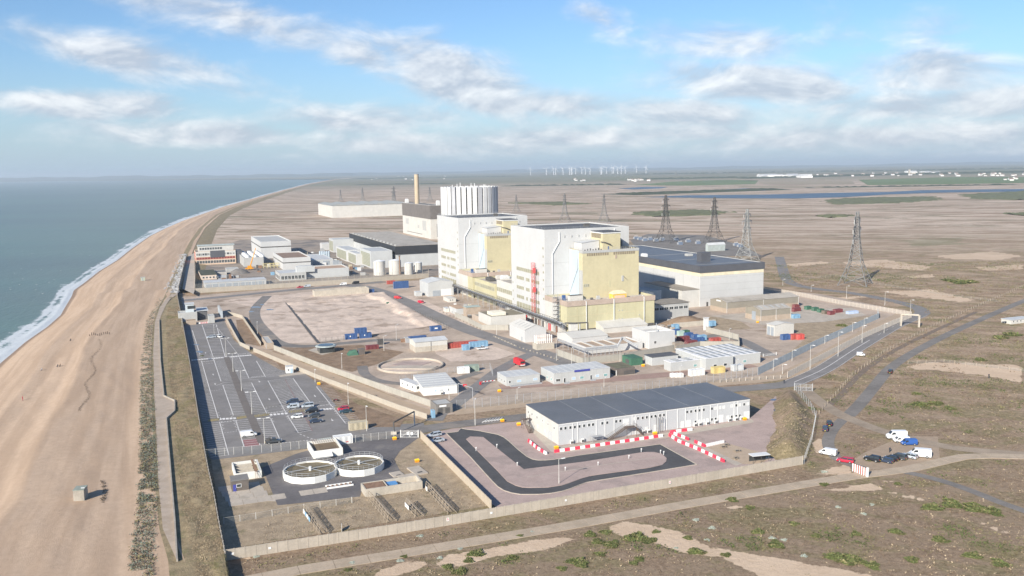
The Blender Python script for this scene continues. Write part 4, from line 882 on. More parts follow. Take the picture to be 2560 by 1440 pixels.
    up(24.2, 6, zt, 27.0, 12, zt + 4.6, FASC, 'roof_unit'); MB().path([(12, 2.6, zt + 4.6), (14.5, 1.6, zt + 4.2), (17.5, 1.2, zt + 3.0)], .28, 6).build('roof_duct', STEEL_D, ub.root); up(16.0, 2.05, zt, 16.7, 2.2, zt + 2.1, BLUE, 'door')
    for i in range(7): up(2.0 + i * 1.6, 1.5, zt, 2.5 + i * 1.6, 2.0, zt + 1.0 + .3 * (i % 3), STEEL_D, 'roof_vent')
    for i in range(6): up(25.2 + i * 1.4, 1.8, zt, 25.6 + i * 1.4, 2.2, zt + .9 + .3 * (i % 2), STEEL_D, 'roof_vent')
    return b, lw, ub
r1 = reactor(0, 'tall white reactor building behind the red and grey lattice masts', 'low yellow clad wing with a brown band and a bright yellow rooftop cabin', True)
r2 = reactor(145.4, 'tall white reactor building beside the ribbed drum', 'low yellow clad wing below the second reactor building', False)
# link range between the reactors
lk = bld('link_block', 'cream link block between the two reactor buildings', 'building', None, 0, 0, 0, WHITE2, ROOFT, X=UV(R_U + 2.0, R_V + 48.6), H=16.5, L=40, W=30, par=.8)
for z in (9.5, 4.0):
    for i in range(9): window(lk, 'L', 1.2 + i * 3.2, z, 2.8, 2.6, GLASS_G, MATS['grey_sash'])
lk2 = bld('link_block', 'low glazed link block with a white roof plant room', 'building', None, 0, 0, 0, YEL2, ROOFT, X=UV(R_U + 1.0, R_V + 79), H=13.5, L=44, W=38, par=.8)
for z in (8.8, 3.5):
    for i in range(12): window(lk2, 'L', .8 + i * 3.1, z, 2.8, 2.4, GLASS_G, MATS['grey_sash'])
roofbox(lk2, 8, 8, 5, 4, 4.0, FRAME); roofbox(lk2, 15, 14, 3, 9, 2.2, STEEL); roofbox(lk, 10, 12, 5, 5, 2.5, GREYP); roofbox(lk2, 4, 20, 4, 8, 1.8, STEEL_D); roofbox(lk2, 12, 28, 6, 3, 2.0, WHITE2)

# ---- white turbine hall with the deep dark fascia
th = bld('turbine_hall', 'long white turbine hall with a deep dark grey fascia', 'building', (1749.4, 767.2), 1909.5, None, 665.6, WHITE, BITU_L, W=150, par=.4, band=(FASC, 4.0, .5))
frect(MB(), 'L', 0, th.H - 6.2, 120, th.H - 4.1, .006, .06).build('cream_band', surf('cream_band', (0.70, 0.62, 0.45), 0.7), th.root); frect(MB(), 'F', 0, th.H - 6.2, th.L, th.H - 4.1, .006, .06).build('cream_band', MATS['cream_band'], th.root)
for z in (5, 9, 13, 17): frect(MB(), 'F', 0, z, th.L, z + .12, .006, .04).build('cladding_seam', GREYP, th.root)
for y in (18, 36, 54): frect(MB(), 'L', y, 0, y + .25, th.H - 6.2, .006, .05).build('cladding_seam', GREYP, th.root)
MB().box(18, 26, th.H - .4, 25, 31, th.H + 5.2).build('roof_plant', FASC, th.root); door(th, 'F', (1768, 762), 1.3, 2.6, STEEL_D); roofbox(th, 2, 70, 3, 4, 2.0, FRAME); roofbox(th, 30, 60, 4, 4, 1.4, GREYP)
for y in (10, 40, 75): MB().box(.6, y, th.H - .38, th.L - .6, y + .3, th.H - .3).build('roof_seam', GREYP, th.root)
ta = bld('hall_annex', 'low white annexe along the turbine hall with a brown roof', 'building', None, 0, 0, 0, WHITE2, surf('brown_roof', (0.27, 0.24, 0.20), .9, .15, .3), X=UV(303.1 - 12.2, 457.1 + 0.6), H=10.6, L=12.0, W=44, top='flat', par=0)
ab = bld('grey_annex', 'shaded grey block between the yellow wing and turbine hall', 'building', None, 0, 0, 0, GREYC, GREYP, X=UV(262, 463), H=11.0, L=18, W=20, par=.4)
hg = bld('glazed_annex', 'low grey annexe with a strip window beside the yellow wing', 'building', None, 0, 0, 0, GREYP, surf('brown_roof2', (0.25, 0.225, 0.19), .9, .15, .3), X=UV(249.5, 428), H=8.6, L=27, W=16, par=0, over=.5)
for i in range(8): window(hg, 'F', 2.0 + i * 3.1, 5.2, 2.7, 1.7, GLASS, FRAME)

# ---- farther buildings of the second station
dk = bld('charge_hall', 'white block with dark brown upper cladding below the chimney', 'building', (1078, 598), 1112, 1005.5, 513.8, WHITE2, GREYP, par=.6)
z_d = on_face(dk, 'F', 1085, 548)[1]
MB().box(-.25, -.25, z_d, dk.L + .25, dk.W + .25, dk.H - .25).build('brown_cladding', DARKB, dk.root)
panel(dk, 'L', (1014, 545), (1022, 560), GREYP, 'louvre'); panel(dk, 'L', (1056, 551), (1066, 577), GREYP, 'louvre'); panel(dk, 'L', (1044, 562), (1048, 570), GREYP, 'louvre'); panel(dk, 'L', (1018, 578), (1056, 585), STEEL_D, 'louvre'); panel(dk, 'F', (1092, 560), (1098, 592), GLASS, 'glazed_strip')
roofbox(dk, 3, dk.W - 8, 4, 5, 5, FRAME); roofbox(dk, dk.L - 9, 4, 4, 4, 5.5, FRAME); railing(dk, [(.3, dk.W), (.3, .3), (dk.L, .3)], 1.2, step=4)
dx = G(1176, 606); rr_ = 69.5 * (Vector(dx) - cpos).length / FOC
drum = thing('reactor_drum', 'great ribbed grey and white concrete drum beside the chimney', 'reactor', dx, AZ)
HD = hgt(dx, 466); mb = MB(); mb.cone(0, 0, 0, HD - 3, rr_ * .955, rr_ * .955, 64); mb.build('core_wall', surf('drum_recess', (0.15, 0.145, 0.135), .9, .2, .3), drum)
rbm = MB(); wj = math.pi * rr_ / 33; rbm.box(-wj * .74, -rr_ * .045, 0, wj * .74, rr_ * .022, HD)
rib_me = rbm.mesh('rib', surf('drum_rib', (0.62, 0.62, 0.61), .8, .08, .1, streak=.4)); rib2 = rbm.mesh('rib', surf('drum_rib_dark', (0.40, 0.405, 0.42), .8, .1, .1, streak=.4))
for i in range(33):
    a = 2 * math.pi * i / 33; o = link('rib', rib_me if i % 5 else rib2, drum, (rr_ * .975 * math.cos(a), rr_ * .975 * math.sin(a), 0)); o.rotation_euler = (0, 0, a + math.pi / 2)
MB().cone(0, 0, HD - 3, HD - 1.2, rr_ * .93, rr_ * .93, 48).build('roof', GREYP, drum)
for i in range(7):
    a = i * .9; MB().cone(rr_ * .6 * math.cos(a), rr_ * .6 * math.sin(a), HD - 1.3, HD + 2.2 + (i % 3), .5, .3, 8).build('roof_vent', FRAME, drum)
cx = G(1045.5, 588); ch = thing('chimney', 'tall tan concrete chimney behind the dark clad block', 'chimney', cx); HC = hgt(cx, 437); rc = 5.4 * (Vector(cx) - cpos).length / FOC
MB().cone(0, 0, 0, HC, rc * 1.18, rc, 24, caps=True).build('shaft', surf('chimney_concrete', (0.46, 0.375, 0.265), .9, .1, .2, streak=.3), ch, smooth=False); MB().cone(0, 0, HC, HC + 1.0, rc * 1.06, rc * 1.06, 24).build('rim', CONC_D, ch)
t2 = bld('turbine_hall', 'grey turbine hall with a black fascia and tan roof', 'building', (992, 668), 1108, 874.4, 616, GREYC, ROOFT, par=.0, over=.6, band=(surf('black_fascia', (0.035, 0.037, 0.042), .6, .1, .2, ribs=.8), 7.2, .6))
for i in range(14): MB().box(-.1, 4 + i * t2.W / 14.5, t2.H + .2, 1.2, 6.0 + i * t2.W / 14.5, t2.H + 1.3).build('roof_vent', GREYP, t2.root)
wh = bld('long_warehouse', 'long white warehouse with a wavy grey roof out on the plain', 'building', (832, 545), 1030, 795, 514.5, WHITE2, surf('warehouse_roof', (0.30, 0.31, 0.30), .8, .1, .1), par=0, over=.8)
for i in range(6):
    L6 = wh.L / 6; MB().add([(i * L6, -.8, wh.H + .23), ((i + 1) * L6, -.8, wh.H + .23), ((i + 1) * L6, wh.W, wh.H + .23), (i * L6, wh.W, wh.H + .23), ((i + .5) * L6, -.8, wh.H + 3.0), ((i + .5) * L6, wh.W, wh.H + 3.0)], [(0, 1, 4), (0, 4, 5, 3), (4, 1, 2, 5), (3, 5, 2)]).build('roof_bay', MATS['warehouse_roof'], wh.root)

ZB = lambda x, y: (430 + x / 3.657, 560 + y / 3.657)     # readings taken from an enlargement
def zb(name, label, C, xr, xl, yt, wall, roof, **k): return bld(name, label, 'building', ZB(*C), 430 + xr / 3.657, 430 + xl / 3.657, 560 + yt / 3.657, wall, roof, **k)
b = zb('pump_house', 'white box building with a dark stripe and grey roof', (818, 318), 1085, 722, 163, WHITE, GREYP, par=1.0)
for f, w in (('F', b.L), ('L', b.W)): frect(MB(), f, 0, b.H * .64, w, b.H * .64 + 1.0, .006, .08).build('dark_stripe', STEEL_D, b.root)
b = zb('pump_house', 'white box building with a dark stripe and brown roof', (1018, 420), 1266, 925, 312, WHITE, surf('brown_roof3', (0.24, 0.17, 0.13), .9, .15, .3), par=1.0)
for f, w in (('F', b.L), ('L', b.W)): frect(MB(), f, 0, b.H * .55, w, b.H * .55 + .8, .006, .08).build('dark_stripe', STEEL_D, b.root)
b = zb('store_building', 'long low pale store with a brown roof behind the security wall', (1225, 500), 1616, 1170, 418, GREYC, surf('brown_roof4', (0.40, 0.28, 0.20), .9, .15, .3), par=.8)
b = zb('office_block', 'two storey grey office with dark windows behind the security wall', (988, 522), 1226, 943, 452, GREYP, ROOFG, par=.5)
for i in range(7): window(b, 'F', 1.0 + i * (b.L - 2) / 7, b.H * .14, (b.L - 2) / 7 * .85, b.H * .5, GLASS, FRAME)
for i in range(3): window(b, 'L', .8 + i * (b.W - 1.6) / 3, b.H * .14, (b.W - 1.6) / 3 * .85, b.H * .5, GLASS, FRAME)
roofbox(b, 14, 4, 14, 8, 4.2, GREYC, 'plant_room')
b = zb('admin_block', 'pink brick and white admin block with red framed windows', (222, 378), 580, 207, 255, surf('salmon_wall', (0.56, 0.42, 0.31), .85, .08, .3), BITU, par=.6, W=26)
for z, h, m in ((.10, .22, GLASS), (.40, .16, surf('red_window', (0.23, 0.07, 0.06), .4)), (.70, .16, GLASS)):
    n = 14
    for i in range(n): window(b, 'F', .5 + i * (b.L - 1) / n, b.H * z, (b.L - 1) / n * .9, b.H * h, m, FRAME if z != .4 else surf('red_frame', (0.4, 0.09, .08), .6))
frect(MB(), 'F', 0, b.H * .60, b.L, b.H * .98, .006, .05).build('white_storey', WHITE2, b.root)
for i in range(10): window(b, 'F', 2.5 + i * 1.9, b.H * .68, 1.7, b.H * .18, GLASS, FRAME)
for z in (.36, .58, .78): frect(MB(), 'L', 0, b.H * z, b.W, b.H * (z + .08), .006, .08).build('red_band', RED, b.root)
MB().box(3, 8, b.H - .6, b.L - 1, 20, b.H + 4.5).build('upper_storey', WHITE2, b.root); MB().box(2.4, 7.4, b.H + 4.5, b.L, 20.6, b.H + 5.0).build('upper_roof', surf('pale_green_roof', (0.42, 0.46, 0.43), .7), b.root)
MB().box(13, -.3, b.H * .52, 26, 2.5, b.H + .2).build('dark_bay', FASC, b.root); MB().box(b.L + .05, 1, 0, b.L + 6, 14, b.H * .95).build('stair_tower', FASC, b.root)
for i in range(9): window(b, 'F', 4 + i * 2.3, b.H + .8, 2.0, 2.2, GLASS, FRAME).location.y = 8
b = zb('low_store', 'low store with a dark green roof inside the sea wall', (268, 512), 408, 215, 470, surf('pale_pink_wall', (.58, .48, .40), .85), surf('mossy_roof', (.075, .078, .055), .9, .2, .3), par=0, W=42)
for i in range(5): window(b, 'F', 1 + i * 2.6, 1.0, 1.6, 1.5, GLASS, FRAME)
b = zb('cooler_house', 'grey building with rows of white roof fans', (660, 392), 836, 600, 310, GREYP, GREYP, par=.3, W=70)
for i in range(3):
    for j in range(7): MB().cone(4 + i * 6.5, 6 + j * 8.5, b.H - .3, b.H + 1.6, 2.2, 1.9, 10).build('fan', FRAME, b.root)
zb('small_store', 'flat grey store beside the orange crane', (500, 445), 610, 480, 410, GREYP, GREYP, par=.2, W=12)
zb('small_store', 'flat low store beside the spoil heap', (400, 470), 500, 380, 440, surf('ash_wall', (.42, .40, .37), .85), BITU, par=.2, W=14)
zb('small_store', 'low narrow store with a pale roof near the security wall', (425, 500), 560, 410, 482, GREYP, ROOFG, par=.2, W=10)
b = zb('canopy_store', 'long open fronted store just behind the security wall', (300, 585), 860, 215, 540, GREYC, ROOFG, par=0, W=16)
for i in range(9): frect(MB(), 'F', 1 + i * (b.L - 2) / 9, .2, 1 + (i + .85) * (b.L - 2) / 9, b.H * .7, .006, .1).build('door', DOORG, b.root)
def louvred(label, C, xr, xl, yt, wall=GREYC, **k):
    b = zb('fan_house', label, C, xr, xl, yt, wall, GREYC, par=.4, **k)
    n = 9
    for i in range(n): frect(MB(), 'L', b.W * .08, b.H * (.10 + .085 * i), b.W * .92, b.H * (.10 + .085 * i) + b.H * .06, .006, .25).build('slat', surf('olive_slat', (.30, .30, .22), .8, .1, .5), b.root)
    return b
louvred('tall grey fan house with a louvred side behind the others', (1478, 262), 1690, 1434, 142); louvred('low white fan house with a louvred side', (1602, 345), 1722, 1500, 238, WHITE); louvred('low white fan house with a louvred side beside the tall one', (1690, 378), 1760, 1606, 272, WHITE); louvred('big grey fan house with a louvred side beside the tanks', (1822, 408), 2012, 1718, 250)
b = zb('white_hut', 'small white flat roofed building beside the far fan house', (1372, 242), 1442, 1352, 178, WHITE, ROOFG, par=.3)
b = zb('workshop', 'grey workshop with a roller door in shade', (1270, 385), 1475, 1262, 330, GREYC, ROOFG, par=.3, W=60)
for i in range(3): frect(MB(), 'F', 2 + i * 9, 0, 8 + i * 9, b.H * .75, .006, .1).build('door', DOORG, b.root)
# storage tanks
for i, (cxp, wpx, yb, yt, lab) in enumerate([(947, 29.5, 689, 654, 'largest white storage tank beside the fan house'), (986, 30.5, 687, 652, 'large white storage tank with a vent pipe'), (1021, 21.5, 687, 658.5, 'smaller white storage tank beside the vent pipe'), (1044.5, 19.5, 680, 657, 'smallest white storage tank beside the reactor building')]):
    p = G(cxp, yb); r = wpx / 2 * (Vector(p) - cpos).length / FOC; p = p + Vector((0, r, 0)); H_ = hgt(p - Vector((0, r, 0)), yt)
    t = thing('storage_tank', lab, 'tank', p, 0)
    MB().cone(0, 0, 0, H_, r, r, 28, caps=False).build('shell', WHITE2, t, smooth=True); MB().cone(0, 0, H_, H_ + r * .18, r, r * .15, 28).build('dome', surf('tank_top', (.72, .73, .74), .5), t, smooth=False)
    MB().cone(0, 0, H_ - .25, H_ + .02, r * 1.02, r * 1.02, 28).build('rim', GREYP, t)
    ld = MB(); [ld.bar((r * math.cos(-1.9) + s, r * math.sin(-1.9) - .15, 0), (r * math.cos(-1.9) + s, r * math.sin(-1.9) - .15, H_), .05) for s in (-.25, .25)]; [ld.bar((r * math.cos(-1.9) - .25, r * math.sin(-1.9) - .15, z), (r * math.cos(-1.9) + .25, r * math.sin(-1.9) - .15, z), .04) for z in np.arange(.4, H_, .8)]; ld.build('ladder', STEEL, t)
vp_ = G(1000, 686); t = thing('vent_pipe', 'tall dark vent pipe between the white tanks', 'pipe', vp_); MB().cone(0, 0, 0, 15, .55, .5, 10).build('pipe', RUSTY, t); MB().cone(0, 0, 15, 15.6, .9, .9, 10).build('cap', STEEL_D, t)
# ---------------------------------------------------------------- long two storey office block
of = bld('office_block', 'long white two storey modular office with a dark blue grey roof', 'building', (1396.6, 1113.7), 1874.6, 1315.2, 1060.7, surf('office_dimmed_cladding', (0.47, 0.48, 0.485), .65, .05, .12, streak=.1), BITU_L, par=0, over=.12)  # wall colour greyed to carry the weaker sun on the front
ZO = lambda x, y: (1300 + x / 4.267, 940 + y / 4.267)
frect(MB(), 'L', .02, .1, of.W - .02, of.H - .02, .006, .05).build('sun_whitened_end_wall', WHITE2, of.root)  # end wall coloured whiter to carry the stronger sun on it
frect(MB(), 'F', 0, of.H - .32, of.L, of.H + .05, .006, .10).build('eaves_trim', FRAME, of.root)
BLINDW = surf('window_blind', (.62, .62, .60), .6); SKYW = surf('pale_blue_glass', (.42, .55, .66), .3)
def owin(x, y, w=.98, h=1.08, g=None):
    a, z = on_face(of, 'F', *ZO(x, y)); window(of, 'F', a - w / 2, z - h / 2, w, h, g)
for x, y in [(437, 562), (484, 556), (537, 549), (584, 544), (634, 537), (683, 530), (736, 522), (778, 517), (877, 504), (930, 497), (1025, 484), (1069, 478), (1258, 452), (1308, 446), (1352, 440), (1402, 433), (1443, 427), (1493, 421), (1535, 415), (1783, 383), (1824, 378), (1872, 371), (1913, 366), (1960, 360), (2047, 348), (2306, 313), (2390, 302), (1871, 488), (2046, 463), (2085, 457), (2258, 434), (2305, 427), (2343, 422), (1257, 573)]: owin(x, y)
for x, y in [(2086, 343), (2134, 337), (2175, 332), (2260, 320), (2345, 308), (2430, 297), (1912, 482), (1957, 475), (1998, 469), (2218, 438), (1350, 560), (1212, 456)]: owin(x, y, g=BLINDW)
for x, y, w, h in [(1445, 560, 1.2, 2.3), (1525, 550, 1.2, 2.6), (1733, 520, 1.3, 2.3), (1795, 512, 2.0, 2.4), (2143, 465, 1.9, 2.6), (2418, 428, 2.2, 2.6)]:
    door(of, 'F', ZO(x, y), w, h, FRAME)
door(of, 'F', ZO(1133, 480), 2.2, 2.3, FRAME, z=3.3)
for x in (563, 617, 815, 908, 1005, 1197, 1237, 1385, 1565, 1680, 1765, 1890, 1940, 2030, 2107, 2280, 2320): 
    a, _ = on_face(of, 'F', *ZO(x, 600)); frect(MB(), 'F', a - .07, .1, a + .07, of.H - .3, .006, .16).build('downpipe', FRAME, of.root)
ac = MB(); ac.box(0, -.75, .1, 1.0, -.2, 1.35); ac.box(.08, -.80, .25, .92, -.75, .95, 1); acm = ac.mesh('air_conditioner', [FRAME, STEEL_D])
for x in (545, 660, 1310, 1365, 1860, 1910, 1990, 2080, 2225, 2295, 2355): link('air_conditioner', acm, of.root, (on_face(of, 'F', *ZO(x, 600))[0] - .5, 0, 0))
for y in (.12, .30, .47, .64, .80, .92): window(of, 'L', of.W * y - .45, 4.2, .9, 1.0)
for y in (.40, .62, .82): window(of, 'L', of.W * y - .45, 1.4, .9, 1.0, BLINDW)
frect(MB(), 'L', 4.2, .05, 8.0, 2.9, .055, .12).build('loading_door', GREYC, of.root)
for k in range(1, 6): MB().box(of.L * k / 6, .0, of.H + .20, of.L * k / 6 + .05, of.W, of.H + .24).build('roof_seam', GREYP, of.root)
def stair(b, x0, x1, x2, x3, z, y0=-2.2, y1=-.6):
    mb = MB(); mb.box(x1, y0, z - .12, x2, y1 + .4, z)
    n = 14
    for xa, xb in ((x1, x0), (x2, x3)):
        for i in range(n):
            x = xa + (xb - xa) * i / n; zz = z * (1 - (i + 1) / n); w = (xb - xa) / n; mb.box(min(x, x + w), y0, zz, max(x, x + w), y1, zz + .07)
        for y in (y0, y1): mb.bar((xa, y, z), (xb, y, 0), .09); mb.bar((xa, y, z + 1.0), (xb, y, 1.0), .04); mb.bar((xb, y, 0), (xb, y, 1.0), .04)
    for x in (x1, x2): mb.bar((x, y0, 0), (x, y0, z + 1.0), .07)
    mb.bar((x1, y0, z + 1), (x2, y0, z + 1), .04); mb.bar((x1, y0, z + .5), (x2, y0, z + .5), .04)
    return mb
xa = [on_face(of, 'F', *ZO(x, 600))[0] for x in (905, 1105, 1205, 1285)]
stair(of, *xa, 3.25).build('outside_stair', surf('brown_stair_steel', (.13, .10, .085), .7, .15, 1), of.root)
ls = MB(); ls.box(-3.4, of.W - 5.2, 3.1, -.2, of.W - 3.6, 3.2)
for i in range(12): ls.box(-3.3, of.W - 5.6 - i * .42, 3.1 - i * .26 - .1, -1.9, of.W - 5.2 - i * .42, 3.1 - i * .26)
for x in (-3.3, -1.9): ls.bar((x, of.W - 5.2, 4.2), (x, of.W - 10.2, 1.1), .05); ls.bar((x, of.W - 5.2, 3.1), (x, of.W - 10.2, 0), .08)
for x, y in ((-3.3, 5.2), (-3.3, 3.6), (-.4, 3.6)): ls.bar((x, of.W - y, 0), (x, of.W - y, 4.3), .06)
ls.build('outside_stair', MATS['brown_stair_steel'], of.root)
for i in range(4): MB().bar((on_face(of, 'F', *ZO(1428 + i * 21, 570))[0], -1.6, 0), (on_face(of, 'F', *ZO(1428 + i * 21, 570))[0], -1.6, 5.6 - .5 * (i % 2)), .07).build('dark_post', STEEL_D, of.root)
cg = MB()
a0 = on_face(of, 'F', *ZO(735, 700))[0]
for x in (0, 3.6):
    for y in (-2.6, -1.0): cg.bar((a0 + x, y, 0), (a0 + x, y, 1.9), .05)
for z in (.1, .7, 1.3, 1.9):
    for y in (-2.6, -1.0): cg.bar((a0, y, z), (a0 + 3.6, y, z), .03)
    for x in (0, 3.6): cg.bar((a0 + x, -2.6, z), (a0 + x, -1.0, z), .03)
cg.box(a0, -2.6, 1.9, a0 + 3.6, -1.0, 1.96); cgo = cg.build('bottle_cage', STEEL, None, of.X, AZ); tag(cgo, 'small steel cage against the office front wall', 'cage')
sheet('office_pavement', [(1300, 1048), (1320, 1040), (1392, 1118), (1660, 1083), (1880, 1048), (1885, 1056), (1662, 1096), (1395, 1136), (1376, 1128)], SLABC, 0.075, 'pale concrete pavement along the office block')

# ---------------------------------------------------------------- portable offices, white stores and sheds in the yard
Z4 = lambda x, y: (960 + x / 4.115, 740 + y / 4.115); Z5 = lambda x, y: (1400 + x / 4.115, 640 + y / 4.115)
def zz(Zf, name, label, C, xr, xl, yt, wall, roof, cat='building', **k):
    return bld(name, label, cat, Zf(*C), Zf(xr, 0)[0], Zf(xl, 0)[0], Zf(0, yt)[1], wall, roof, **k)
CAB = surf('cabin_grey', (.45, .46, .45), .65, .05, .3, streak=.12)
def cabin_seams(b, n):
    for i in range(1, n): frect(MB(), 'F', b.L * i / n - .04, .1, b.L * i / n + .04, b.H, .004, .04).build('module_joint', GREYP, b.root); MB().box(b.L * i / n - .1, 0, b.H + .22, b.L * i / n + .1, b.W, b.H + .30).build('roof_joint', GREYC, b.root)
b = zz(Z4, 'portable_office', 'grey portable office with a ramp beside the entrance barrier', (1262, 930), 1603, 1165, 840, CAB, ROOFG, par=0, over=.1); cabin_seams(b, 5)
for x, y in ((1305, 888), (1388, 868), (1555, 850)): a, z = on_face(b, 'F', *Z4(x, y)); window(b, 'F', a - .9, 1.1, 1.9 if x > 1310 else .9, 1.1, SKYW if x > 1310 else GLASS)
for i in range(3): window(b, 'L', 1.5 + i * 3, 1.1, .9, 1.0)
rp = MB(); rp.box(1, -2.2, .0, b.L, -.8, .45); [rp.bar((1 + i * 1.9, -2.2, .4), (1 + i * 1.9, -2.2, 1.4), .04) for i in range(8)]; rp.bar((1, -2.2, 1.4), (b.L, -2.2, 1.4), .04); rp.build('ramp', STEEL, b.root)
b = zz(Z4, 'portable_office', 'long grey portable office with a blue sign board on its eave', (1750, 910), 2325, 1615, 800, CAB, ROOFG, par=0, over=.1); cabin_seams(b, 8)
for x, y, g, w in ((1790, 855, GLASS, 1.9), (1858, 860, GLASS, .9), (1952, 838, SKYW, 1.7), (2035, 828, GLASS_T, 1.8), (2130, 828, GLASS, .9), (2195, 810, SKYW, 1.6), (2278, 803, GLASS_T, 1.8)): a, z = on_face(b, 'F', *Z4(x, y)); window(b, 'F', a - w / 2, .95 if w > 1 else .2, w, 1.2 if w > 1 else 2.0, g)
for i in range(2): window(b, 'L', 1.8 + i * 4, 1.0, 1.3, 1.1, GLASS_T)
a0, z0 = on_face(b, 'F', *Z4(1957, 808)); a1, z1 = on_face(b, 'F', *Z4(2118, 786)); sg = frect(MB(), 'F', a0, b.H - .25, a1, b.H + .55, .12, .2).build('sign_board', SIGNB, b.root)
for x in (1860, 2130): a, _ = on_face(b, 'F', *Z4(x, 890)); st = MB(); [st.box(a - .7, -.8 - i * .35, 0, a + 1.6, -.45 - i * .35, .5 - i * .15) for i in range(3)]; st.build('step', STEEL, b.root)
b = zz(Z4, 'modular_store', 'bright white ribbed modular store inside the gate', (752, 1040), 858, 402, 945, WHITE, WHITE2, par=0, over=.1) if False else bld('modular_store', 'bright white ribbed modular store inside the gate', 'building', Z4(405, 1030), Z4(752, 0)[0], None, Z4(0, 945)[1], WHITEC, WHITE, W=22, par=0, over=.12, rz=AZ - R(6))
for i in range(6): MB().box(0, b.W * (i + .02) / 6, b.H + .22, b.L, b.W * (i + .10) / 6, b.H + .36).build('roof_joint', GREYC, b.root)
for x, w in ((.33, .8), (.72, .5)): window(b, 'F', b.L * x, 1.3, w, .8, SKYW if w > .6 else GLASS)
door(b, 'F', Z4(590, 1010), .9, 2.0, GREYC); link('air_conditioner', acm, b.root, (b.L * .5, 0, 0))
b = zz(Z4, 'portable_cabin', 'narrow white portable cabin beside the modular store', (325, 988), 415, 143, 918, WHITEC, WHITE, par=0, over=.1, L=3.2, W=12, rz=AZ + R(14))
for y in (.18, .5, .82): window(b, 'L', b.W * y - .5, 1.0, 1.0, 1.1, GLASS)
window(b, 'F', .5, .9, 1.2, 1.3, GLASS)
def container(label, C, col, l=6.06, rz=AZ, z=0.0, group=None, w=2.44, h=2.6, doors=True, name='shipping_container'):
    p = G(C[0], C[1], z) if not isinstance(C, Vector) else C; t = thing(name, label, 'container', p, rz, group)
    mb = MB(); mb.box(.05, .05, .12, l - .05, w - .05, h - .08); n = int(l / .28)
    for i in range(n): x = .2 + i * (l - .4) / n; mb.box(x, 0.0, .22, x + .13, .05, h - .2); mb.box(x, w - .05, .22, x + .13, w, h - .2)
    mb.build('body', col, t); fr = MB()
    for x in (0, l - .14):
        for y in (0, w - .14): fr.box(x, y, 0, x + .14, y + .14, h)
    for y in (0, w - .12): fr.box(.14, y, 0, l - .14, y + .12, .16); fr.box(.14, y, h - .1, l - .14, y + .12, h)
    for x in (0, l - .12): fr.box(x, .14, 0, x + .12, w - .14, .16); fr.box(x, .14, h - .1, x + .12, w - .14, h)
    fr.build('frame', col, t)
    if doors:
        for y in (.16, w / 2 + .02): MB().box(-.03, y, .2, .05, y + w / 2 - .2, h - .15).build('door', col, t)
        for y in (.5, 1.0, 1.5, 2.0): MB().bar((-.06, y, .2), (-.06, y, h - .2), .025).build('lock_bar', STEEL, t)
    return t
def side_panel(t, w=1.6): MB().box(2.2, -.03, 1.2, 2.2 + w, 0, 1.9).build('white_side_panel', SIGNW, t)  # white panel on the container's long side
container('beige container with faded white patches beside the car park', (874.5, 1078), CREAMC)
t = container('white container office beside the round settling tanks', (836, 1114), WHITEC, 5.8); MB().box(3.6, -.04, .6, 4.4, 0, .85).build('red_mark', RED, t)
b = container('small open topped pale skip beside the white container office', (797, 1112), surf('pale_teal', (.40, .47, .46), .7), 4.2, h=1.2)
c1 = container('blue container in the stack by the cleared ground, nearer the car park', (864, 849.5), BLUE); c2 = container('blue container in the stack by the cleared ground, beside the bicycle rack', (900, 846.5), BLUE); p = c1.location + U * 5.0; container('blue container on top of the other two', Vector((p.x, p.y, 2.62)), BLUE)
for c in (c1, c2): side_panel(c, .5)
t = container('single dark blue container beside the main site road', (1077, 829), BLUE); side_panel(t)
container('dull red container lying low beside the green tarpaulin', (916, 875), MAROON, h=1.9); container('dark container with a white signboard beside the red one', (945, 863), STEEL_D, 3)
t = thing('tarpaulin_heap', 'green tarpaulin covered heap with a small brick store', 'heap', G(884, 889), AZ); mb = MB(); mb.add([(-2.4, 0, 0), (2.4, 0, 0), (2.4, 4.5, 0), (-2.4, 4.5, 0), (-1.2, 1.2, 2.0), (1.6, 1.0, 2.3), (1.5, 3.3, 2.2), (-1.3, 3.2, 1.9)], [(0, 1, 5, 4), (1, 2, 6, 5), (2, 3, 7, 6), (3, 0, 4, 7), (4, 5, 6, 7)]); mb.build('tarpaulin', GREENC, t); MB().box(2.5, .2, 0, 5.4, 3.6, 2.5).build('brick_store', BRICKD, t); MB().box(2.48, .6, .1, 2.5, 1.5, 2.1).build('door', BLUE, t)
b = zz(Z4, 'store_shed', 'cream walled shed with a pale curved roof beside the red container', (325, 582), 650, 262, 478, WHITE2, ROOFG, top='gable_u', rise=.9, over=.3); frect(MB(), 'F', -.02, .02, b.L, b.H * .52, .006, .12).build('concrete_base', CONC, b.root); frect(MB(), 'L', 0, .02, b.W, b.H * .52, .006, .12).build('concrete_base', CONC, b.root); frect(MB(), 'F', b.L * .48, .1, b.L * .48 + .12, b.H, .12, .2).build('downpipe', STEEL_D, b.root)
container('blue container behind the cream walled shed', (1023, 856), BLUE, 9); container('long red container behind the pale blue ones', (1122, 872), REDC, 15); container('pale blue container nearest the white pickup', (1158, 877), LBLUE, 3.2); container('pale blue container behind the white pickup', (1176, 870), LBLUE, 9)
b = zz(Z4, 'white_shed', 'white gabled shed with translucent roof strips beside the pipe bridge', (1452, 480), 1668, 1290, 350, WHITE, WHITE2, top='gable_v', rise=2.2, over=.2); door(b, 'L', Z4(1420, 450), 1.0, 2.2, DOORG)
for i in range(4): MB().add([(b.L * .1, b.W * (.12 + .2 * i), b.H + .62), (b.L * .4, b.W * (.12 + .2 * i), b.H + 1.92), (b.L * .4, b.W * (.17 + .2 * i), b.H + 1.92), (b.L * .1, b.W * (.17 + .2 * i), b.H + .62)], [(0, 1, 2, 3)]).build('roof_light', GREYP, b.root)
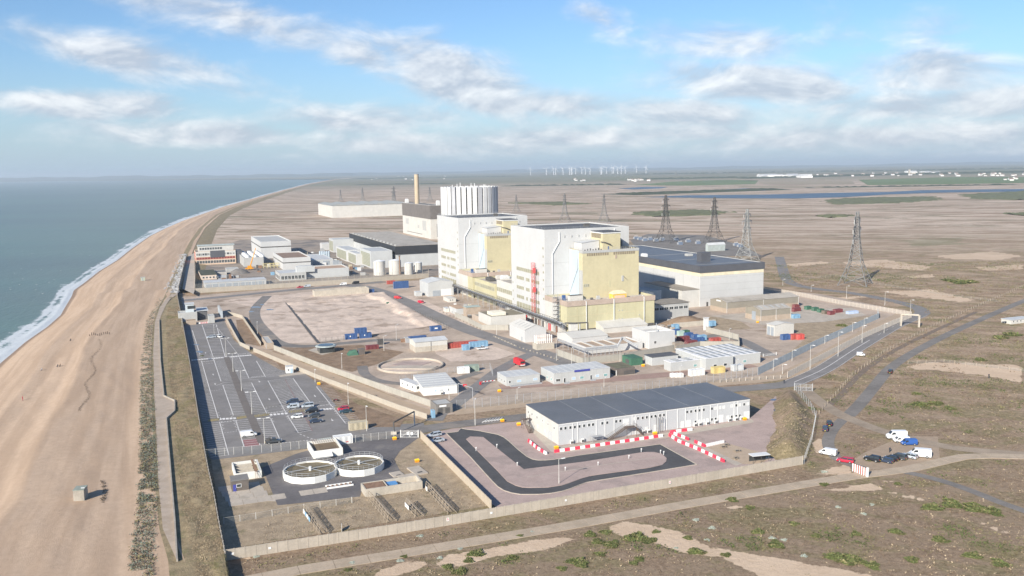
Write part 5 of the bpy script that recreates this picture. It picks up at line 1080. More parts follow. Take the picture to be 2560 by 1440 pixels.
b = zz(Z4, 'treatment_plant', 'flat roofed pale building with rooftop coolers behind a concrete fence', (1105, 345), 1452, 905, 268, surf('plant_brick', (.44, .36, .29), .9, .1, .5), surf('plant_roof', (.30, .27, .22), .9), par=.4)
mb = MB(); w0, h0 = b.W * .0, b.H; zb_ = b.H * .45; MB().box(-.3, -.3, zb_, b.L + .3, b.W * .62, b.H + 2.8).build('upper_screen', WHITE2, b.root); MB().box(.2, .2, b.H + 2.82, b.L - .2, b.W * .6, b.H + 2.9).build('upper_roof', surf('olive_roof', (.20, .18, .13), .9), b.root)
for i in range(7): MB().box(1.2, 1.5 + i * 1.15, b.H + 2.9, 9.0, 2.4 + i * 1.15, b.H + 4.6).build('cooler', surf('cream_unit', (.70, .66, .55), .6), b.root)
for i in range(8): window(b, 'F', 1 + i * (b.L - 2) / 8, .8, 1.6, 1.4, GLASS_G, FRAME)
for i in range(3): b2 = zz(Z4, 'plant_hut', ['white and orange plant hut behind the kerb blocks', 'grey slatted plant hut behind the kerb blocks', 'brown brick plant hut behind the kerb blocks'][i], [(640, 168), (745, 195), (850, 215)][i], [672, 830, 990][i], [610, 670, 815][i], [130, 130, 120][i], [WHITE2, GREYC, BRICKT][i], [ROOFG, surf('rust_roof', (.42, .30, .21), .9), surf('teal_roof', (.34, .40, .37), .8)][i], par=0)
b = zz(Z4, 'site_hut', 'small cream site hut on the dirt near the road', (665, 65), 740, 610, 30, WHITE2, WHITE2, par=0, over=.1); window(b, 'F', .8, .9, .9, .9); window(b, 'F', 2.2, .9, .9, .9)
b = bld('delivery_shed', 'large grey shed with a roller door near the reactor building', 'building', (1071, 742), 1133, 1049, 708, GREYC, ROOFG, top='gable_v', rise=1.6, over=.15); frect(MB(), 'F', b.L * .18, .1, b.L * .48, b.H * .42, .006, .15).build('roller_door', DOORG, b.root); frect(MB(), 'F', b.L * .5, .1, b.L * .92, b.H * .5, .006, .10).build('panel_door', FRAME, b.root)
bld('small_kiosk', 'small grey kiosk beside the large grey shed', 'building', (1041, 741), 1055, 1035, 731, GREYC, ROOFG, par=0, over=.1)
b = bld('concrete_bund', 'long roofless pale concrete bund beside the cleared ground', 'walled bund', (787, 742), 922, 772, 728, CONC, SLABC, par=3.6, W=9); MB().box(.4, .4, b.H - 3.4, 12, 8.4, b.H - 1.4).build('blue_tank', BLUE, b.root); MB().box(33, .4, b.H - 3.5, 33.3, 8.4, b.H - .3).build('cross_wall', CONC, b.root)
container('blue container with its end to the security wall', (985, 722), BLUE, 11, h=5.0); container('rusty red container beside the big blue one', (968, 711), REDC, 6); container('bright blue skip at the end of the concrete bund', (922, 732), BLUE, 4, h=2.2)
container('green skip beside the spoil bank', (968, 762), GREENC, 5, h=1.4); container('dark green skip on the long slab', (1050, 804), GREENC, 3, h=1.5)
# white complex
b = zz(Z5, 'white_store', 'low white gabled store behind the gravel roofed block', (128, 905), 492, -30, 848, WHITE, WHITE2, top='gable_u', rise=1.4, over=.2)
b = zz(Z5, 'flat_block', 'white walled block with a tan gravel roof and roof ribs', (270, 1010), 850, 120, 940, WHITE, ROOFB, par=.7)
for i in range(3): MB().box(b.L * (.16 + .2 * i), .4, b.H - .68, b.L * (.16 + .2 * i) + 1.2, b.W - .4, b.H - .3).build('roof_rib', WHITE2, b.root)
b = zz(Z5, 'white_box_building', 'tall plain white box building with a raised roof edge', (918, 960), 1182, 742, 790, WHITE, WHITE2, par=1.4); window(b, 'F', b.L * .18, b.H * .3, 1.4, 1.4, STEEL_D); MB().cone(b.L * .55, b.W * .4, b.H - 1.4, b.H + 3, .2, .2, 8).build('flue', STEEL, b.root); MB().box(.4, b.W * .5, b.H - 1.38, b.L - .4, b.W * .5 + .4, b.H - .9).build('roof_rib', FRAME, b.root)
zz(Z5, 'canopy_shed', 'long white sloping roof against the yellow wing', (452, 800), 900, 440, 745, WHITE2, WHITE2, top='mono', rise=3.0, W=12)
b = zz(Z5, 'generator_cabin', 'dark green generator cabin beside the concrete fence', (735, 1130), 850, 640, 1060, GREENC, GREENC, par=0, over=.05); frect(MB(), 'L', 2, .5, 5, 2.2, .006, .1).build('grille', STEEL_D, b.root)
b = zz(Z5, 'brick_store', 'dark brown flat roofed store with a mossy top', (582, 1232), 772, 450, 1162, BRICKD, surf('mossy_roof2', (.14, .135, .09), .9, .3, .5), par=.2); frect(MB(), 'F', b.L * .4, .1, b.L * .95, b.H * .6, .006, .1).build('dark_opening', STEEL_D, b.root); door(b, 'L', Z5(580, 1200), .5, 2.2, FRAME)
b = zz(Z5, 'grey_store', 'grey store with a dark roof beside the green cabin', (945, 1130), 1215, 870, 1045, GREYC, BITU, par=0, over=.2)
def mcab(label, C, xr, xl, yt, n, wins):
    b = zz(Z5, 'modular_office', label, C, xr, xl, yt, CAB, surf('bright_roof_white', (.70, .70, .70), .6), par=0, over=.12)
    for i in range(n): MB().box(b.L * (i + .5) / n, .1, b.H + .22, b.L * (i + 1) / n - .1, b.W - .1, b.H + .3).build('roof_panel', surf('striped_grey_sheet', (.30, .32, .335), .6), b.root)
    for k in range(1, n): MB().box(-.1, b.W * k / n, b.H + .3, b.L, b.W * k / n + .15, b.H + .42).build('roof_joint', WHITE2, b.root)
    for x, y, g in wins: a, z = on_face(b, 'F', *Z5(x, y)); window(b, 'F', a - .9, .9, 1.8, 1.2, g)
    return b
mcab('low modular office with a striped white roof beside the tall white container', (1140, 1190), 1490, 1070, 1100, 3, [(1390, 1132, GLASS_T)]); mcab('modular office with striped white and grey roof panels', (1500, 1175), 1782, 1190, 1060, 4, [(1595, 1108, GLASS), (1700, 1098, GLASS)]); mcab('biggest modular office with a striped white roof and teal window', (1790, 1130), 2062, 1490, 1025, 4, [(1900, 1078, GLASS_T)])
container('white tall container in front of the striped offices', Z5(1350, 1242), WHITEC, 6.5); container('yellow container with a red lid in front of the striped offices', Z5(1585, 1215), surf('yellow_container', (.62, .50, .22), .6, .1, .6, ribs=.3), 5.4); container('grey container with a blue stripe in front of the striped offices', Z5(1790, 1190), surf('grey_container', (.50, .52, .53), .6, .1, .6, ribs=.3), 4.8)
for i, x in enumerate((1150, 1195, 1240)): container('white pallet tank in front of the striped offices', Z5(x, 1252), WHITEC, 1.5, h=1.6, w=1.6, group='white pallet tanks', name='pallet_tank')
for lab, x, y, c, l in [('light blue container topmost in the colour stacks', 1170, 760, LBLUE, 3.4), ('dark blue container under the light blue one', 1185, 812, BLUE, 3.0), ('pale green container beside the dark green one', 1228, 830, surf('pale_green_c', (.38, .50, .45), .6), 3.0), ('dark green container in the colour stacks', 1280, 822, GREENC, 3.2), ('blue container behind the maroon one', 1300, 850, BLUE, 4.0), ('blue container beside the light blue lid', 1380, 868, BLUE, 3.0), ('maroon container nearest the white box building', 1225, 890, MAROON, 6.0), ('maroon container in front of the blue ones', 1310, 935, MAROON, 5.6), ('dark blue container beside the white end panel', 1380, 905, BLUE, 6.0), ('light blue container behind the dark blue row', 1440, 875, LBLUE, 4.0), ('bright red container at the end of the coloured row', 1560, 905, REDC, 5.4), ('white topped grey container beside the coloured row', 1185, 950, surf('brown_container', (.28, .24, .2), .7), 4.4), ('blue container beside the white screen', 1540, 725, LBLUE, 4.0)]: container(lab, Z5(x, y), c, l)
sc_ = bld('white_screen', 'tall white screen wall beside the grit heaps', 'screen', Z5(1480, 765), Z5(1530, 0)[0], None, Z5(0, 640)[1], FRAME, FRAME, par=0, W=.5)
ht = thing('spoil_heap', 'brown retained spoil heap behind the coloured containers', 'heap', G(*Z5(1380, 720)), AZ); mb = MB(); n = 14; pts = [(0, 0, 0)]
gx = np.linspace(-13, 13, 22); gy = np.linspace(0, 15, 14); XX, YY = np.meshgrid(gx, gy); ZZ = 4.2 * np.clip(1 - (XX / 13) ** 2, 0, 1) * np.clip(1 - ((YY - 7.5) / 7.5) ** 2, 0, 1) ** .6 + .2 * wob(XX, YY, 3); link('spoil', grid_mesh('spoil', XX, YY, ZZ, SCRUB), ht); MB().box(-13, -.6, 0, 13, -.2, 2.6).build('retaining_wall', CONC, ht)
# taupe sheds and garage
s1 = bld('taupe_shed', 'long taupe shed with a brick base beside the turbine hall', 'building', (1816.2, 783), 1996.6, 1776, 756.3, TAUPE, ROOFT, top='gable_u', rise=1.6, over=.25)
s2 = bld('taupe_shed', 'shorter taupe shed with roof lights and a blue grey door', 'building', (1901, 803), 1977.5, 1864, 776, TAUPE, ROOFT, top='gable_u', rise=1.6, over=.25)
for b, f in ((s1, .42), (s2, .45)):
    frect(MB(), 'F', -.02, .02, b.L, b.H * f, .006, .12).build('brick_base', BRICKT, b.root); frect(MB(), 'L', 0, .02, b.W, b.H * f, .006, .12).build('brick_base', BRICKT, b.root)
    for x in (.05, .5 * b.L, b.L - .2): frect(MB(), 'F', x, .1, x + .15, b.H, .12, .25).build('downpipe', FRAME, b.root)
frect(MB(), 'L', s2.W * .3, .1, s2.W * .55, s2.H * .8, .12, .2).build('door', DOORG, s2.root); frect(MB(), 'L', s1.W * .35, s1.H * .95, s1.W * .62, s1.H * 1.08, .006, .1).build('white_panel', FRAME, s1.root)
for i in range(5): k = s2.W / 2; MB().quad((2 + i * 3.8, k * .25, s2.H + .56), (3.4 + i * 3.8, k * .25, s2.H + .56), (3.4 + i * 3.8, k * .85, s2.H + 1.52), (2 + i * 3.8, k * .85, s2.H + 1.52)).build('roof_light', GREYP, s2.root)
b = bld('garage', 'cream double garage with grey doors beside the red and blue containers', 'building', (1936, 841), 1985, 1917, 814, WHITE2, WHITE2, top='gable_v', rise=.9, over=.2)
for y in (.1, .55): frect(MB(), 'L', b.W * y, .1, b.W * (y + .36), b.H * .8, .006, .1).build('door', DOORG, b.root)
container('dark blue container beside the cream garage', (1958, 851), BLUE, 4.6); container('red container between the blue one and the other red one', (1980, 850), REDC, 3.6); container('brighter red container at the end beside the garage', (1996, 850), surf('bright_red_c', (.55, .10, .085), .6, .1, .6, ribs=.28), 3.6)
for i, (x, y, c, nm) in enumerate([(1985, 780, MAROON, 'maroon'), (1988, 771, MAROON, 'rusty maroon'), (2018, 775, GREENC, 'green'), (2036, 778, GREENC, 'dark green'), (2050, 782, GREENC, 'mid green'), (2062, 786, surf('rust_c', (.16, .13, .10), .8), 'rust brown'), (2076, 788, MAROON, 'bright maroon'), (2090, 783, MAROON, 'dull maroon')]): container(nm + ' skip in the row behind the taupe sheds', (x, y), c, 5.6 if i in (0, 7) else 3.6, h=2.0, rz=AZ + R(8))
container('bright blue skip at the corner of the taupe shed', (1984, 797), LBLUE, 4.5, h=2.2); container('blue and white pallet load at the yard edge', (2122, 786), surf('pallet_blue', (.40, .48, .62), .7), 7, h=1.6, doors=False)
# substation behind the hall
b = bld('substation_shed', 'grey green shed on the substation gravel', 'building', (1770, 629), 1813, 1764, 613, surf('shed_green_grey', (.38, .42, .40), .7), ROOFG, top='gable_u', rise=2, over=.2)
for i, (x, y) in enumerate([(1600, 600), (1612, 603), (1625, 601), (1640, 604), (1655, 602), (1700, 612), (1720, 606), (1690, 602), (1745, 610), (1590, 598), (1840, 615), (1850, 618)]):
    t = thing('transformer', 'blue grey transformer standing on the substation gravel', 'transformer', G(x, y), AZ, 'transformers on the substation gravel'); MB().box(-2.5, -1.5, 0, 2.5, 1.5, 3).build('tank', surf('transformer_blue', (.16, .20, .27), .6), t); MB().box(-3.1, -1.2, .4, -2.55, 1.2, 2.6).box(2.55, -1.2, .4, 3.1, 1.2, 2.6).build('radiator', STEEL, t); [MB().cone(-1.5 + k * 1.5, 0, 3, 4.6, .22, .12, 8).build('bushing', FRAME, t) for k in range(3)]

# ---------------------------------------------------------------- pipe bridge along the reactor buildings and small steelwork
pb = thing('pipe_bridge', 'long pipe bridge on steel legs along the reactor buildings', 'pipe bridge', UV(R_U - 7.5, R_V - 33), AZ)
Lp = 210
for x in (0, 1.1, 2.2): MB().bar((x, 0, 6.6), (x, Lp, 6.6), .28 if x != 1.1 else .4, 8).build('pipe', STEEL if x else STEEL_D, pb)
tr = MB()
for x in (-.3, 2.5):
    tr.bar((x, 0, 6.1), (x, Lp, 6.1), .12); tr.bar((x, 0, 7.6), (x, Lp, 7.6), .09)
    for i in range(70): tr.bar((x, i * 3, 6.1), (x, i * 3 + 1.5, 7.6), .06); tr.bar((x, i * 3 + 1.5, 7.6), (x, i * 3 + 3, 6.1), .06)
tr.build('truss', STEEL_D, pb); lg = MB(); [lg.bar((x, 0, 0), (x, 0, 6.1), .14) for x in (-.3, 2.5)]; lg.bar((-.3, 0, 5.2), (2.5, 0, 5.2), .1); lgm = lg.mesh('leg', STEEL)
for i in range(22): link('leg', lgm, pb, (0, i * 9.9, 0))
pe = thing('pipe_bend', 'white lagged pipe stack at the end of the pipe bridge', 'pipe', UV(R_U + 4, R_V - 36), AZ); MB().path([(-8, 3, 6.6), (-3, 0, 6.6), (3, -1, 6.6), (3, -1, 0)], .35, 8).build('pipe', STEEL_D, pe); MB().box(-6, 0, 0, -2, 3, 6).build('lagged_box', WHITE2, pe); MB().path([(-1, 0, 0), (-1, 0, 6.6)], .3, 8).build('pipe', STEEL, pe)
row = thing('ground_floor_bays', 'row of white and brown ground floor bays under the pipe bridge', 'annexe', UV(R_U - 4.2, R_V - 27), AZ)
MB().box(0, 0, 0, 3.9, 74, 4.6).build('wall', WHITE2, row); MB().box(-.4, -.3, 4.6, 4.1, 74.3, 4.95).build('roof', GREYP, row)
for i in range(16): MB().box(-.1, 1.5 + i * 4.5, .1, -.005, 4.6 + i * 4.5, 3.6).build('bay_door', [surf('brown_door', (.20, .11, .08), .7), GREYC, STEEL_D, RED][(i * 5) % 7 % 4], row)
def lattice(name, label, px, h, w, mat, cat='mast'):
    t = thing(name, label, cat, px if isinstance(px, Vector) else G(*px), AZ); 
    for x in (0, w):
        for y in (0, w): MB().bar((x, y, 0), (x, y, h), .09).build('leg', mat, t)
    br = MB(); n = int(h / 2)
    for i in range(n + 1):
        z = h * i / n; s = [(0, 0), (w, 0), (w, w), (0, w)]
        for k in range(4):
            a, b = s[k], s[(k + 1) % 4]; br.bar((*a, z), (*b, z), .05)
            if i < n: br.bar((*a, z), (*b, z + h / n), .05)
    br.build('bracing', mat, t); return t
t = lattice('hoist_mast', 'red lattice hoist mast against the white reactor building', UV(R_U - 2.4, R_V + 11.5), 33, 1.5, surf('mast_red', (.55, .09, .09), .6)); 
for z in (27.5, 17): MB().box(-.2, -2.2, z, 1.0, -1.0, z + 2.8).build('cage', MATS['mast_red'], t)
MB().bar((.7, -3.4, 0), (.7, -3.4, 31), .16).build('guide_rail', STEEL_D, t)
t = lattice('scaffold_tower', 'grey scaffold stair tower at the corner of the yellow wing', UV(R_U - 3.4, R_V - 20), 19, 2.6, STEEL)
for i in range(8): MB().box(.1, .1, 2 + i * 2.2, 2.5, 2.5, 2.1 + i * 2.2).build('deck', STEEL_D, t)
t = thing('gas_bottle_rack', 'rack of white gas bottles on a concrete plinth', 'rack', G(1342, 876), AZ); MB().box(0, 0, 0, 9, 5, 3).build('plinth', CONC, t)
for i in range(8):
    for j in range(2): MB().cone(.7 + i * 1.05, 1 + j * 2.4, 3, 6.6, .42, .42, 8).build('bottle', surf('bottle_white', (.68, .62, .58), .6), t)
for z in (4, 6): MB().path([(0, 0, z), (9, 0, z), (9, 5, z)], .05).build('rail', RUSTY, t)
pp = thing('pipe_run', 'steel pipe run round the gravel roofed block', 'pipe run', UV(0, 0), AZ); q0, q1, q2, q3, q4 = [G(*Z5(*p)) for p in ((-20, 930), (250, 1040), (590, 1005), (640, 995), (800, 1010))]
def loc(p, z): return (p.dot(U), p.dot(V), z)
for dz in (0, .7): MB().path([loc(q0, 3 + dz), loc(q1, 3 + dz), loc(q2, 3 + dz), loc(q2 + U * 2, 6 + dz), loc(q3, 6.5 + dz), loc(q4, 3 + dz)], .3, 6).build('pipe', STEEL, pp)
for k in range(9): c = q1.lerp(q2, k / 8); MB().bar(loc(c, 0), loc(c, 3.4), .12).build('support', STEEL, pp)
for k in range(5): c = q0.lerp(q1, k / 5); MB().bar(loc(c, 0), loc(c, 3.4), .12).build('support', STEEL, pp)
# orange crane and yellow scaffold by the admin block
cr = thing('mobile_crane', 'orange mobile crane with its boom raised beside the pink admin block', 'crane', G(623, 675), AZ); MB().box(-3, -1.4, .8, 3.5, 1.4, 2.0).build('chassis', ORANGE, cr); MB().box(-1.2, -1.3, 2.0, 2.2, 1.2, 3.8).build('cab', ORANGE, cr); MB().bar((1, 0, 3), (6.5, 0, 19), .5, 6, r1=.28).build('boom', ORANGE, cr)
for x in (-2.4, 0, 2.6):
    for y in (-1.4, 1.4): w_ = MB(); w_.bar((x, y - .2, .6), (x, y + .2, .6), .6, 12); w_.build('wheel', STEEL_D, cr)
sf = thing('scaffold', 'pale yellow scaffold frames on the ground beside the crane', 'scaffold', G(660, 672), AZ); mb = MB()
for i in range(9):
    for j in range(4):
        mb.bar((i * 3, j * 3, 0), (i * 3, j * 3, 4.2), .10)
        if i < 8: mb.bar((i * 3, j * 3, 4), (i * 3 + 3, j * 3, 4), .10); mb.bar((i * 3, j * 3, 2), (i * 3 + 3, j * 3, 2), .1)
        if j < 3: mb.bar((i * 3, j * 3, 4), (i * 3, j * 3 + 3, 4), .1)
mb.build('tubes', surf('scaffold_yellow', (.55, .48, .25), .7), sf)
gx = np.linspace(-9, 9, 16); XX, YY = np.meshgrid(gx, gx); hp_ = thing('cinder_heap', 'black cinder heap in front of the crane', 'heap', G(598, 683), AZ); link('heap', grid_mesh('heap', XX, YY, 4.0 * np.clip(1 - (XX ** 2 + YY ** 2) / 81, 0, 1) + .15 * wob(XX, YY, 3) - .1, GRIT), hp_)
sheet('second_station_ground', [(478, 640), (600, 600), (800, 600), (1105, 630), (1105, 688), (870, 706), (640, 722), (484, 730)], surf('yard_mix', (0.30, 0.25, 0.205), .95, .25, .06, grime=((0.16, 0.145, 0.135), .035, .5, .9), fine=.35), 0.045, 'grey and brown yards of the second station')
# entrance shelters at the far end of the car park
b = bld('guard_post', 'grey guard post with a glazed upper room at the car park head', 'building', (447, 806), 492, None, 783, GREYP, GREYP, W=9, par=.3); MB().box(b.L * .42, 3, b.H - .3, b.L * .86, 8, b.H + 4.4).build('upper_room', surf('pale_blue_wall', (.50, .55, .57), .7), b.root); MB().box(b.L * .38, 2.6, b.H + 4.4, b.L * .9, 8.6, b.H + 4.7).build('upper_roof', ROOFG, b.root)
for x in (.52, .72): MB().box(b.L * x, 2.9, b.H + 1.6, b.L * x + 2.4, 3.0, b.H + 3.4).build('window', GLASS, b.root)
b = bld('search_bay', 'grey roofed search bay beside the guard post', 'building', (496, 800), 518, None, 778, surf('dark_bay_wall', (.12, .12, .125), .8), ROOFG, W=14, par=0, over=.6); b = bld('sentry_box', 'tall grey gate pier at the car park head', 'building', (522, 808), 536, None, 790, GREYP, GREYP, W=8, par=.2); bld('gate_wall', 'angled blue grey wall beside the entrance lane', 'wall', (553, 795), None, 548, 778, surf('blue_grey_wall', (.38, .42, .45), .7), GREYP, L=1, W=26, par=0, over=0)
for i in range(9): t = thing('jersey_block', 'red or white barrier block across the car park head', 'barrier', G(497 + i * 2.4, 810 - i * .2), AZ, 'barrier blocks at the car park head'); MB().prism([(0, 0), (1.0, 0), (1.0, .5), (0, .5)], 0, .9).build('block', RED if i % 2 else SIGNW, t)
bld('kerb_box', 'low brown brick planter at the car park head', 'planter', (466, 813), 490, None, 802, BRICKT, SCRUB, W=5, par=.2)
b = bld('ticket_kiosk', 'small white kiosk with a dark window on a pale slab', 'kiosk', (716, 934), 733, 713, 918, WHITEC, WHITE, par=0, over=.1); window(b, 'F', .5, 1.1, .7, .8); door(b, 'F', (729, 930), .8, 2.0, SKYW); sheet('kiosk_slab', [(696, 939), (762, 929), (768, 935), (700, 943)], SLABC, 0.10, 'pale slab under the small white kiosk')
b = bld('brick_guardhouse', 'small brown flat roofed guardhouse between the concrete fences', 'building', (667, 873), 684, 654, 858, BRICKT, GREYP, par=.2); frect(MB(), 'L', .5, .2, 2.2, 2.2, .006, .1).build('door', DOORG, b.root)
b = bld('gatehouse', 'dark grey gatehouse with a white sign above its openings', 'building', (1091, 1036), 1131, None, 1012, surf('gatehouse_brick', (.20, .185, .17), .9, .12, .5), GREYP, W=7, par=.2); frect(MB(), 'F', b.L * .2, b.H - 1.0, b.L * .62, b.H - .4, .006, .12).build('sign_board', SIGNW, b.root)
for x in (.1, .55): frect(MB(), 'F', b.L * x, .1, b.L * (x + .28), b.H * .6, .006, .05).build('opening', STEEL_D, b.root)
b = bld('blue_kiosk', 'tall pale blue kiosk beside the gatehouse', 'kiosk', (1081, 1046), 1088, None, 1027, LBLUE, GREYP, W=2, par=.1)
b = bld('glass_rotunda', 'oval glazed pavilion with a pale ring roof on a brown plot', 'pavilion', (0, 0), 0, 0, 0, GLASS, GREYP, X=G(800, 884), H=2.7, L=7, W=7.5, par=.2, rz=AZ)
o_ = MB(); o_.cone(3.5, 3.7, 2.72, 3.2, 5.0, 4.4, 18).build('ring_roof', surf('ring_grey', (.36, .40, .39), .5), b.root); MB().cone(3.5, 3.7, 3.2, 3.3, 3.6, 3.4, 18).build('roof_light', GLASS, b.root); sheet('pavilion_slab', [(770, 876), (800, 866), (838, 880), (805, 888)], SLABC, .08, 'pale slab under the oval pavilion')
# circular slab of a former tank
rp_ = G(1026, 916); rt = thing('tank_base', 'large round concrete tank base with a broken pale floor', 'tank base', rp_, 0); n = 40; rb = 82 * (rp_ - cpos).length / FOC
ring = MB()
for i in range(n):
    a0, a1 = 2 * math.pi * i / n, 2 * math.pi * (i + 1) / n
    ring.prism([(rb * math.cos(a0), rb * math.sin(a0)), (rb * math.cos(a1), rb * math.sin(a1)), ((rb - .6) * math.cos(a1), (rb - .6) * math.sin(a1)), ((rb - .6) * math.cos(a0), (rb - .6) * math.sin(a0))], 0, .9)
ring.build('rim', SLABC, rt); MB().cone(0, 0, 0.02, .12, rb - .6, rb - .6, 40).build('floor', PALE, rt); MB().prism([(-rb * .8, -rb * .35), (rb * .7, -rb * .5), (rb * .85, -rb * .1), (-rb * .3, rb * .05)], .1, .45).build('broken_slab', SLABC, rt)
MB().prism([(-rb * .6, rb * .1), (rb * .3, rb * .02), (rb * .6, rb * .5), (-rb * .3, rb * .7)], .1, .25).build('gravel_bed', PINK, rt)
ribbon('ring_road', [(905, 915), (915, 938), (960, 955), (1040, 960), (1130, 950), (1200, 930)], 4.5, A_OLD, .085, 'narrow worn road round the round tank base')
container('white portable store beside the green one', (1145, 935), WHITEC, 5, rz=AZ - R(8)); container('dull green container behind the white portable store', (1163, 930), surf('dull_green', (.27, .33, .28), .7, .1, .5, ribs=.28), 6, rz=AZ - R(8))

# plant and pipework standing about the second station's yards
for i in range(46):
    x, y = random.choice([(random.uniform(735, 870), random.uniform(628, 662)), (random.uniform(640, 700), random.uniform(655, 690)), (random.uniform(870, 930), random.uniform(668, 690)), (random.uniform(500, 600), random.uniform(690, 712)), (random.uniform(790, 900), random.uniform(650, 668))])
    w_, d_, h_ = random.uniform(1.5, 4), random.uniform(1.5, 3), random.uniform(1.2, 3.6); m_, mn = random.choice([(GREYP, 'grey'), (STEEL, 'galvanised'), (STEEL_D, 'dark steel'), (RUSTY, 'rusty'), (FRAME, 'white'), (LBLUE, 'light blue'), (CREAMC, 'cream')]); t = thing('plant_unit', mn + ' plant unit with a bent pipe in the second station yard', 'plant unit', G(x, y), AZ, 'plant units in the second station yard')
    MB().box(0, 0, 0, w_, d_, h_).build('casing', m_, t); MB().path([(w_, d_ / 2, h_ * .5), (w_ + 1.5, d_ / 2, h_ * .5), (w_ + 1.5, d_ / 2, 0)], .15, 6).build('pipe', STEEL, t)
for i in range(5): t = thing('gas_cylinder', 'tall pale blue gas cylinder in a row beside the workshop', 'gas cylinder', G(801 + i * 5.5, 650), AZ, 'gas cylinders beside the workshop'); MB().cone(0, 0, 0, 8, 1.1, 1.1, 12).cone(0, 0, 8, 9, 1.1, .2, 12).build('shell', surf('cylinder_blue', (.36, .42, .47), .5), t); MB().box(-1.2, -1.2, 0, 1.2, 1.2, .5).build('plinth', CONC, t)
for i in range(34):
    x, y = random.choice([(random.uniform(1240, 1400), random.uniform(800, 830)), (random.uniform(1130, 1230), random.uniform(765, 800)), (random.uniform(1650, 1760), random.uniform(790, 830)), (random.uniform(1500, 1590), random.uniform(850, 862)), (random.uniform(985, 1040), random.uniform(855, 862))])
    w_, d_, h_ = random.uniform(1.0, 3.2), random.uniform(1, 2.4), random.uniform(.8, 2.6); m_, mn = random.choice([(GREYP, 'grey'), (STEEL, 'galvanised'), (STEEL_D, 'dark steel'), (RUSTY, 'rusty'), (FRAME, 'white'), (CREAMC, 'cream'), (BRICKT, 'tan')]); t = thing('plant_crate', 'small ' + mn + ' plant crate with a flat lid in the reactor yards', 'crate', G(x, y), AZ, 'plant crates in the reactor yards')
    MB().box(0, 0, 0, w_, d_, h_).build('casing', m_, t); MB().box(-.1, -.1, h_, w_ + .1, d_ + .1, h_ + .12).build('lid', GREYP, t)
# ---------------------------------------------------------------- fences and walls, panel by panel
FM = {}
def fence_panel(kind, h, mat):
    k = (kind, round(h, 2), mat.name)
    if k in FM: return FM[k]
    mb = MB()
    if kind == 'concrete': mb.box(.01, -.06, 0, .99, .06, h); mb.box(0.0, -.09, h - .12, 1.0, .09, h + .02)
    elif kind == 'pale':
        for i in range(14): mb.box(i / 14 + .012, -.02, 0.05, i / 14 + .046, .02, h)
        mb.box(0, .02, h * .18, 1, .06, h * .18 + .06); mb.box(0, .02, h * .82, 1, .06, h * .82 + .06)
    elif kind == 'mesh':
        mb.quad((0, 0, .05), (1, 0, .05), (1, 0, h), (0, 0, h), 1); mb.box(0, -.012, h - .025, 1, .012, h)
    elif kind == 'wall_mesh':
        mb.box(0, -.15, 0, 1, .15, h * .52); mb.quad((0, 0, h * .52), (1, 0, h * .52), (1, 0, h), (0, 0, h), 1); mb.box(0, -.03, h - .06, 1, .03, h)
    FM[k] = mb.mesh('panel', [mat, WIRE]); return FM[k]
def fence(name, label, pts, h, kind, mat, post=None, step=3.0, pw=.09, cat='fence', pz=0.0, ph=None):
    P_ = [p if isinstance(p, Vector) else G(*p) for p in pts]; root = thing(name, label, cat, P_[0]); pm = fence_panel(kind, h, mat)
    k = ('post', round(h, 2), pw, (post or mat).name)
    if k not in FM: FM[k] = MB().box(-pw, -pw, 0, pw, pw, (ph or h + .12)).mesh('post', post or mat)
    for a, b in zip(P_, P_[1:]):
        d = b - a; d.z = 0; L_ = d.length; n = max(1, round(L_ / step)); ang = math.atan2(d.y, d.x)
        for i in range(n):
            p = a + d * (i / n) - P_[0]; p.z = pz
            o = link('panel', pm, root, p, ang, (L_ / n, 1, 1)); link('post', FM[k], root, p, ang)
    p = P_[-1] - P_[0]; p.z = pz; link('post', FM[k], root, p); return root
WALLC = surf('boundary_wall_concrete', (.43, .38, .315), .92, .12, .3, streak=.45, fine=.2); WALLP = surf('pale_fence_concrete', (.40, .36, .30), .9, .08, .3, streak=.3, fine=.15)
fw = fence('boundary_wall', 'long low concrete boundary wall of panels beside the slab road', [(560, 1402), (992, 1335), (1240, 1293), (1673, 1219), (2006, 1161)], 2.45, 'concrete', WALLC, step=2.3, pw=.10, cat='wall')
def wall_sign(px, py, w, h, col=SIGNW, stripe=RED):
    p = G(px, py); d = (G(2006, 1161) - G(560, 1402)); ang = math.atan2(d.y, d.x); n = Vector((math.sin(ang), -math.cos(ang), 0)) * .16
    t = thing('warning_sign', 'small white and red warning sign on the boundary wall' if stripe else 'small plain white plate on the boundary wall', 'sign', p + n, ang, 'signs along the boundary wall'); MB().box(-w / 2, -.02, 1.1, w / 2, 0, 1.1 + h).build('plate', col, t)
    if stripe: MB().box(-w * .3, -.03, 1.1 + h * .25, w * .3, -.021, 1.1 + h * .45).box(-w * .18, -.03, 1.1 + h * .55, w * .18, -.021, 1.1 + h * .85).build('symbol', stripe, t)
for x, y in ((614, 1393), (1119.5, 1313), (1674, 1219), (1971, 1166)): wall_sign(x, y, .6, .8)
for x, y, w in ((583, 1398, .9), (675, 1384, .6), (1228, 1295, .6), (1414, 1263, .5), (1912, 1176, .5), (1926, 1174, 1.2)): wall_sign(x, y, w, .5, SIGNW, None)
lw_ = fence('sea_bank_wall', 'long concrete wall between the car park and the sea bank', [Vector((p.x, p.y, 0)) for p in wall_pts[1:-1]], 2.55, 'concrete', CONC_D, step=3.0, pw=.16, cat='wall')
tuft = MB()
for i, (p) in enumerate([wall_pts[1].lerp(wall_pts[5], k / 60) for k in range(60)]): pass
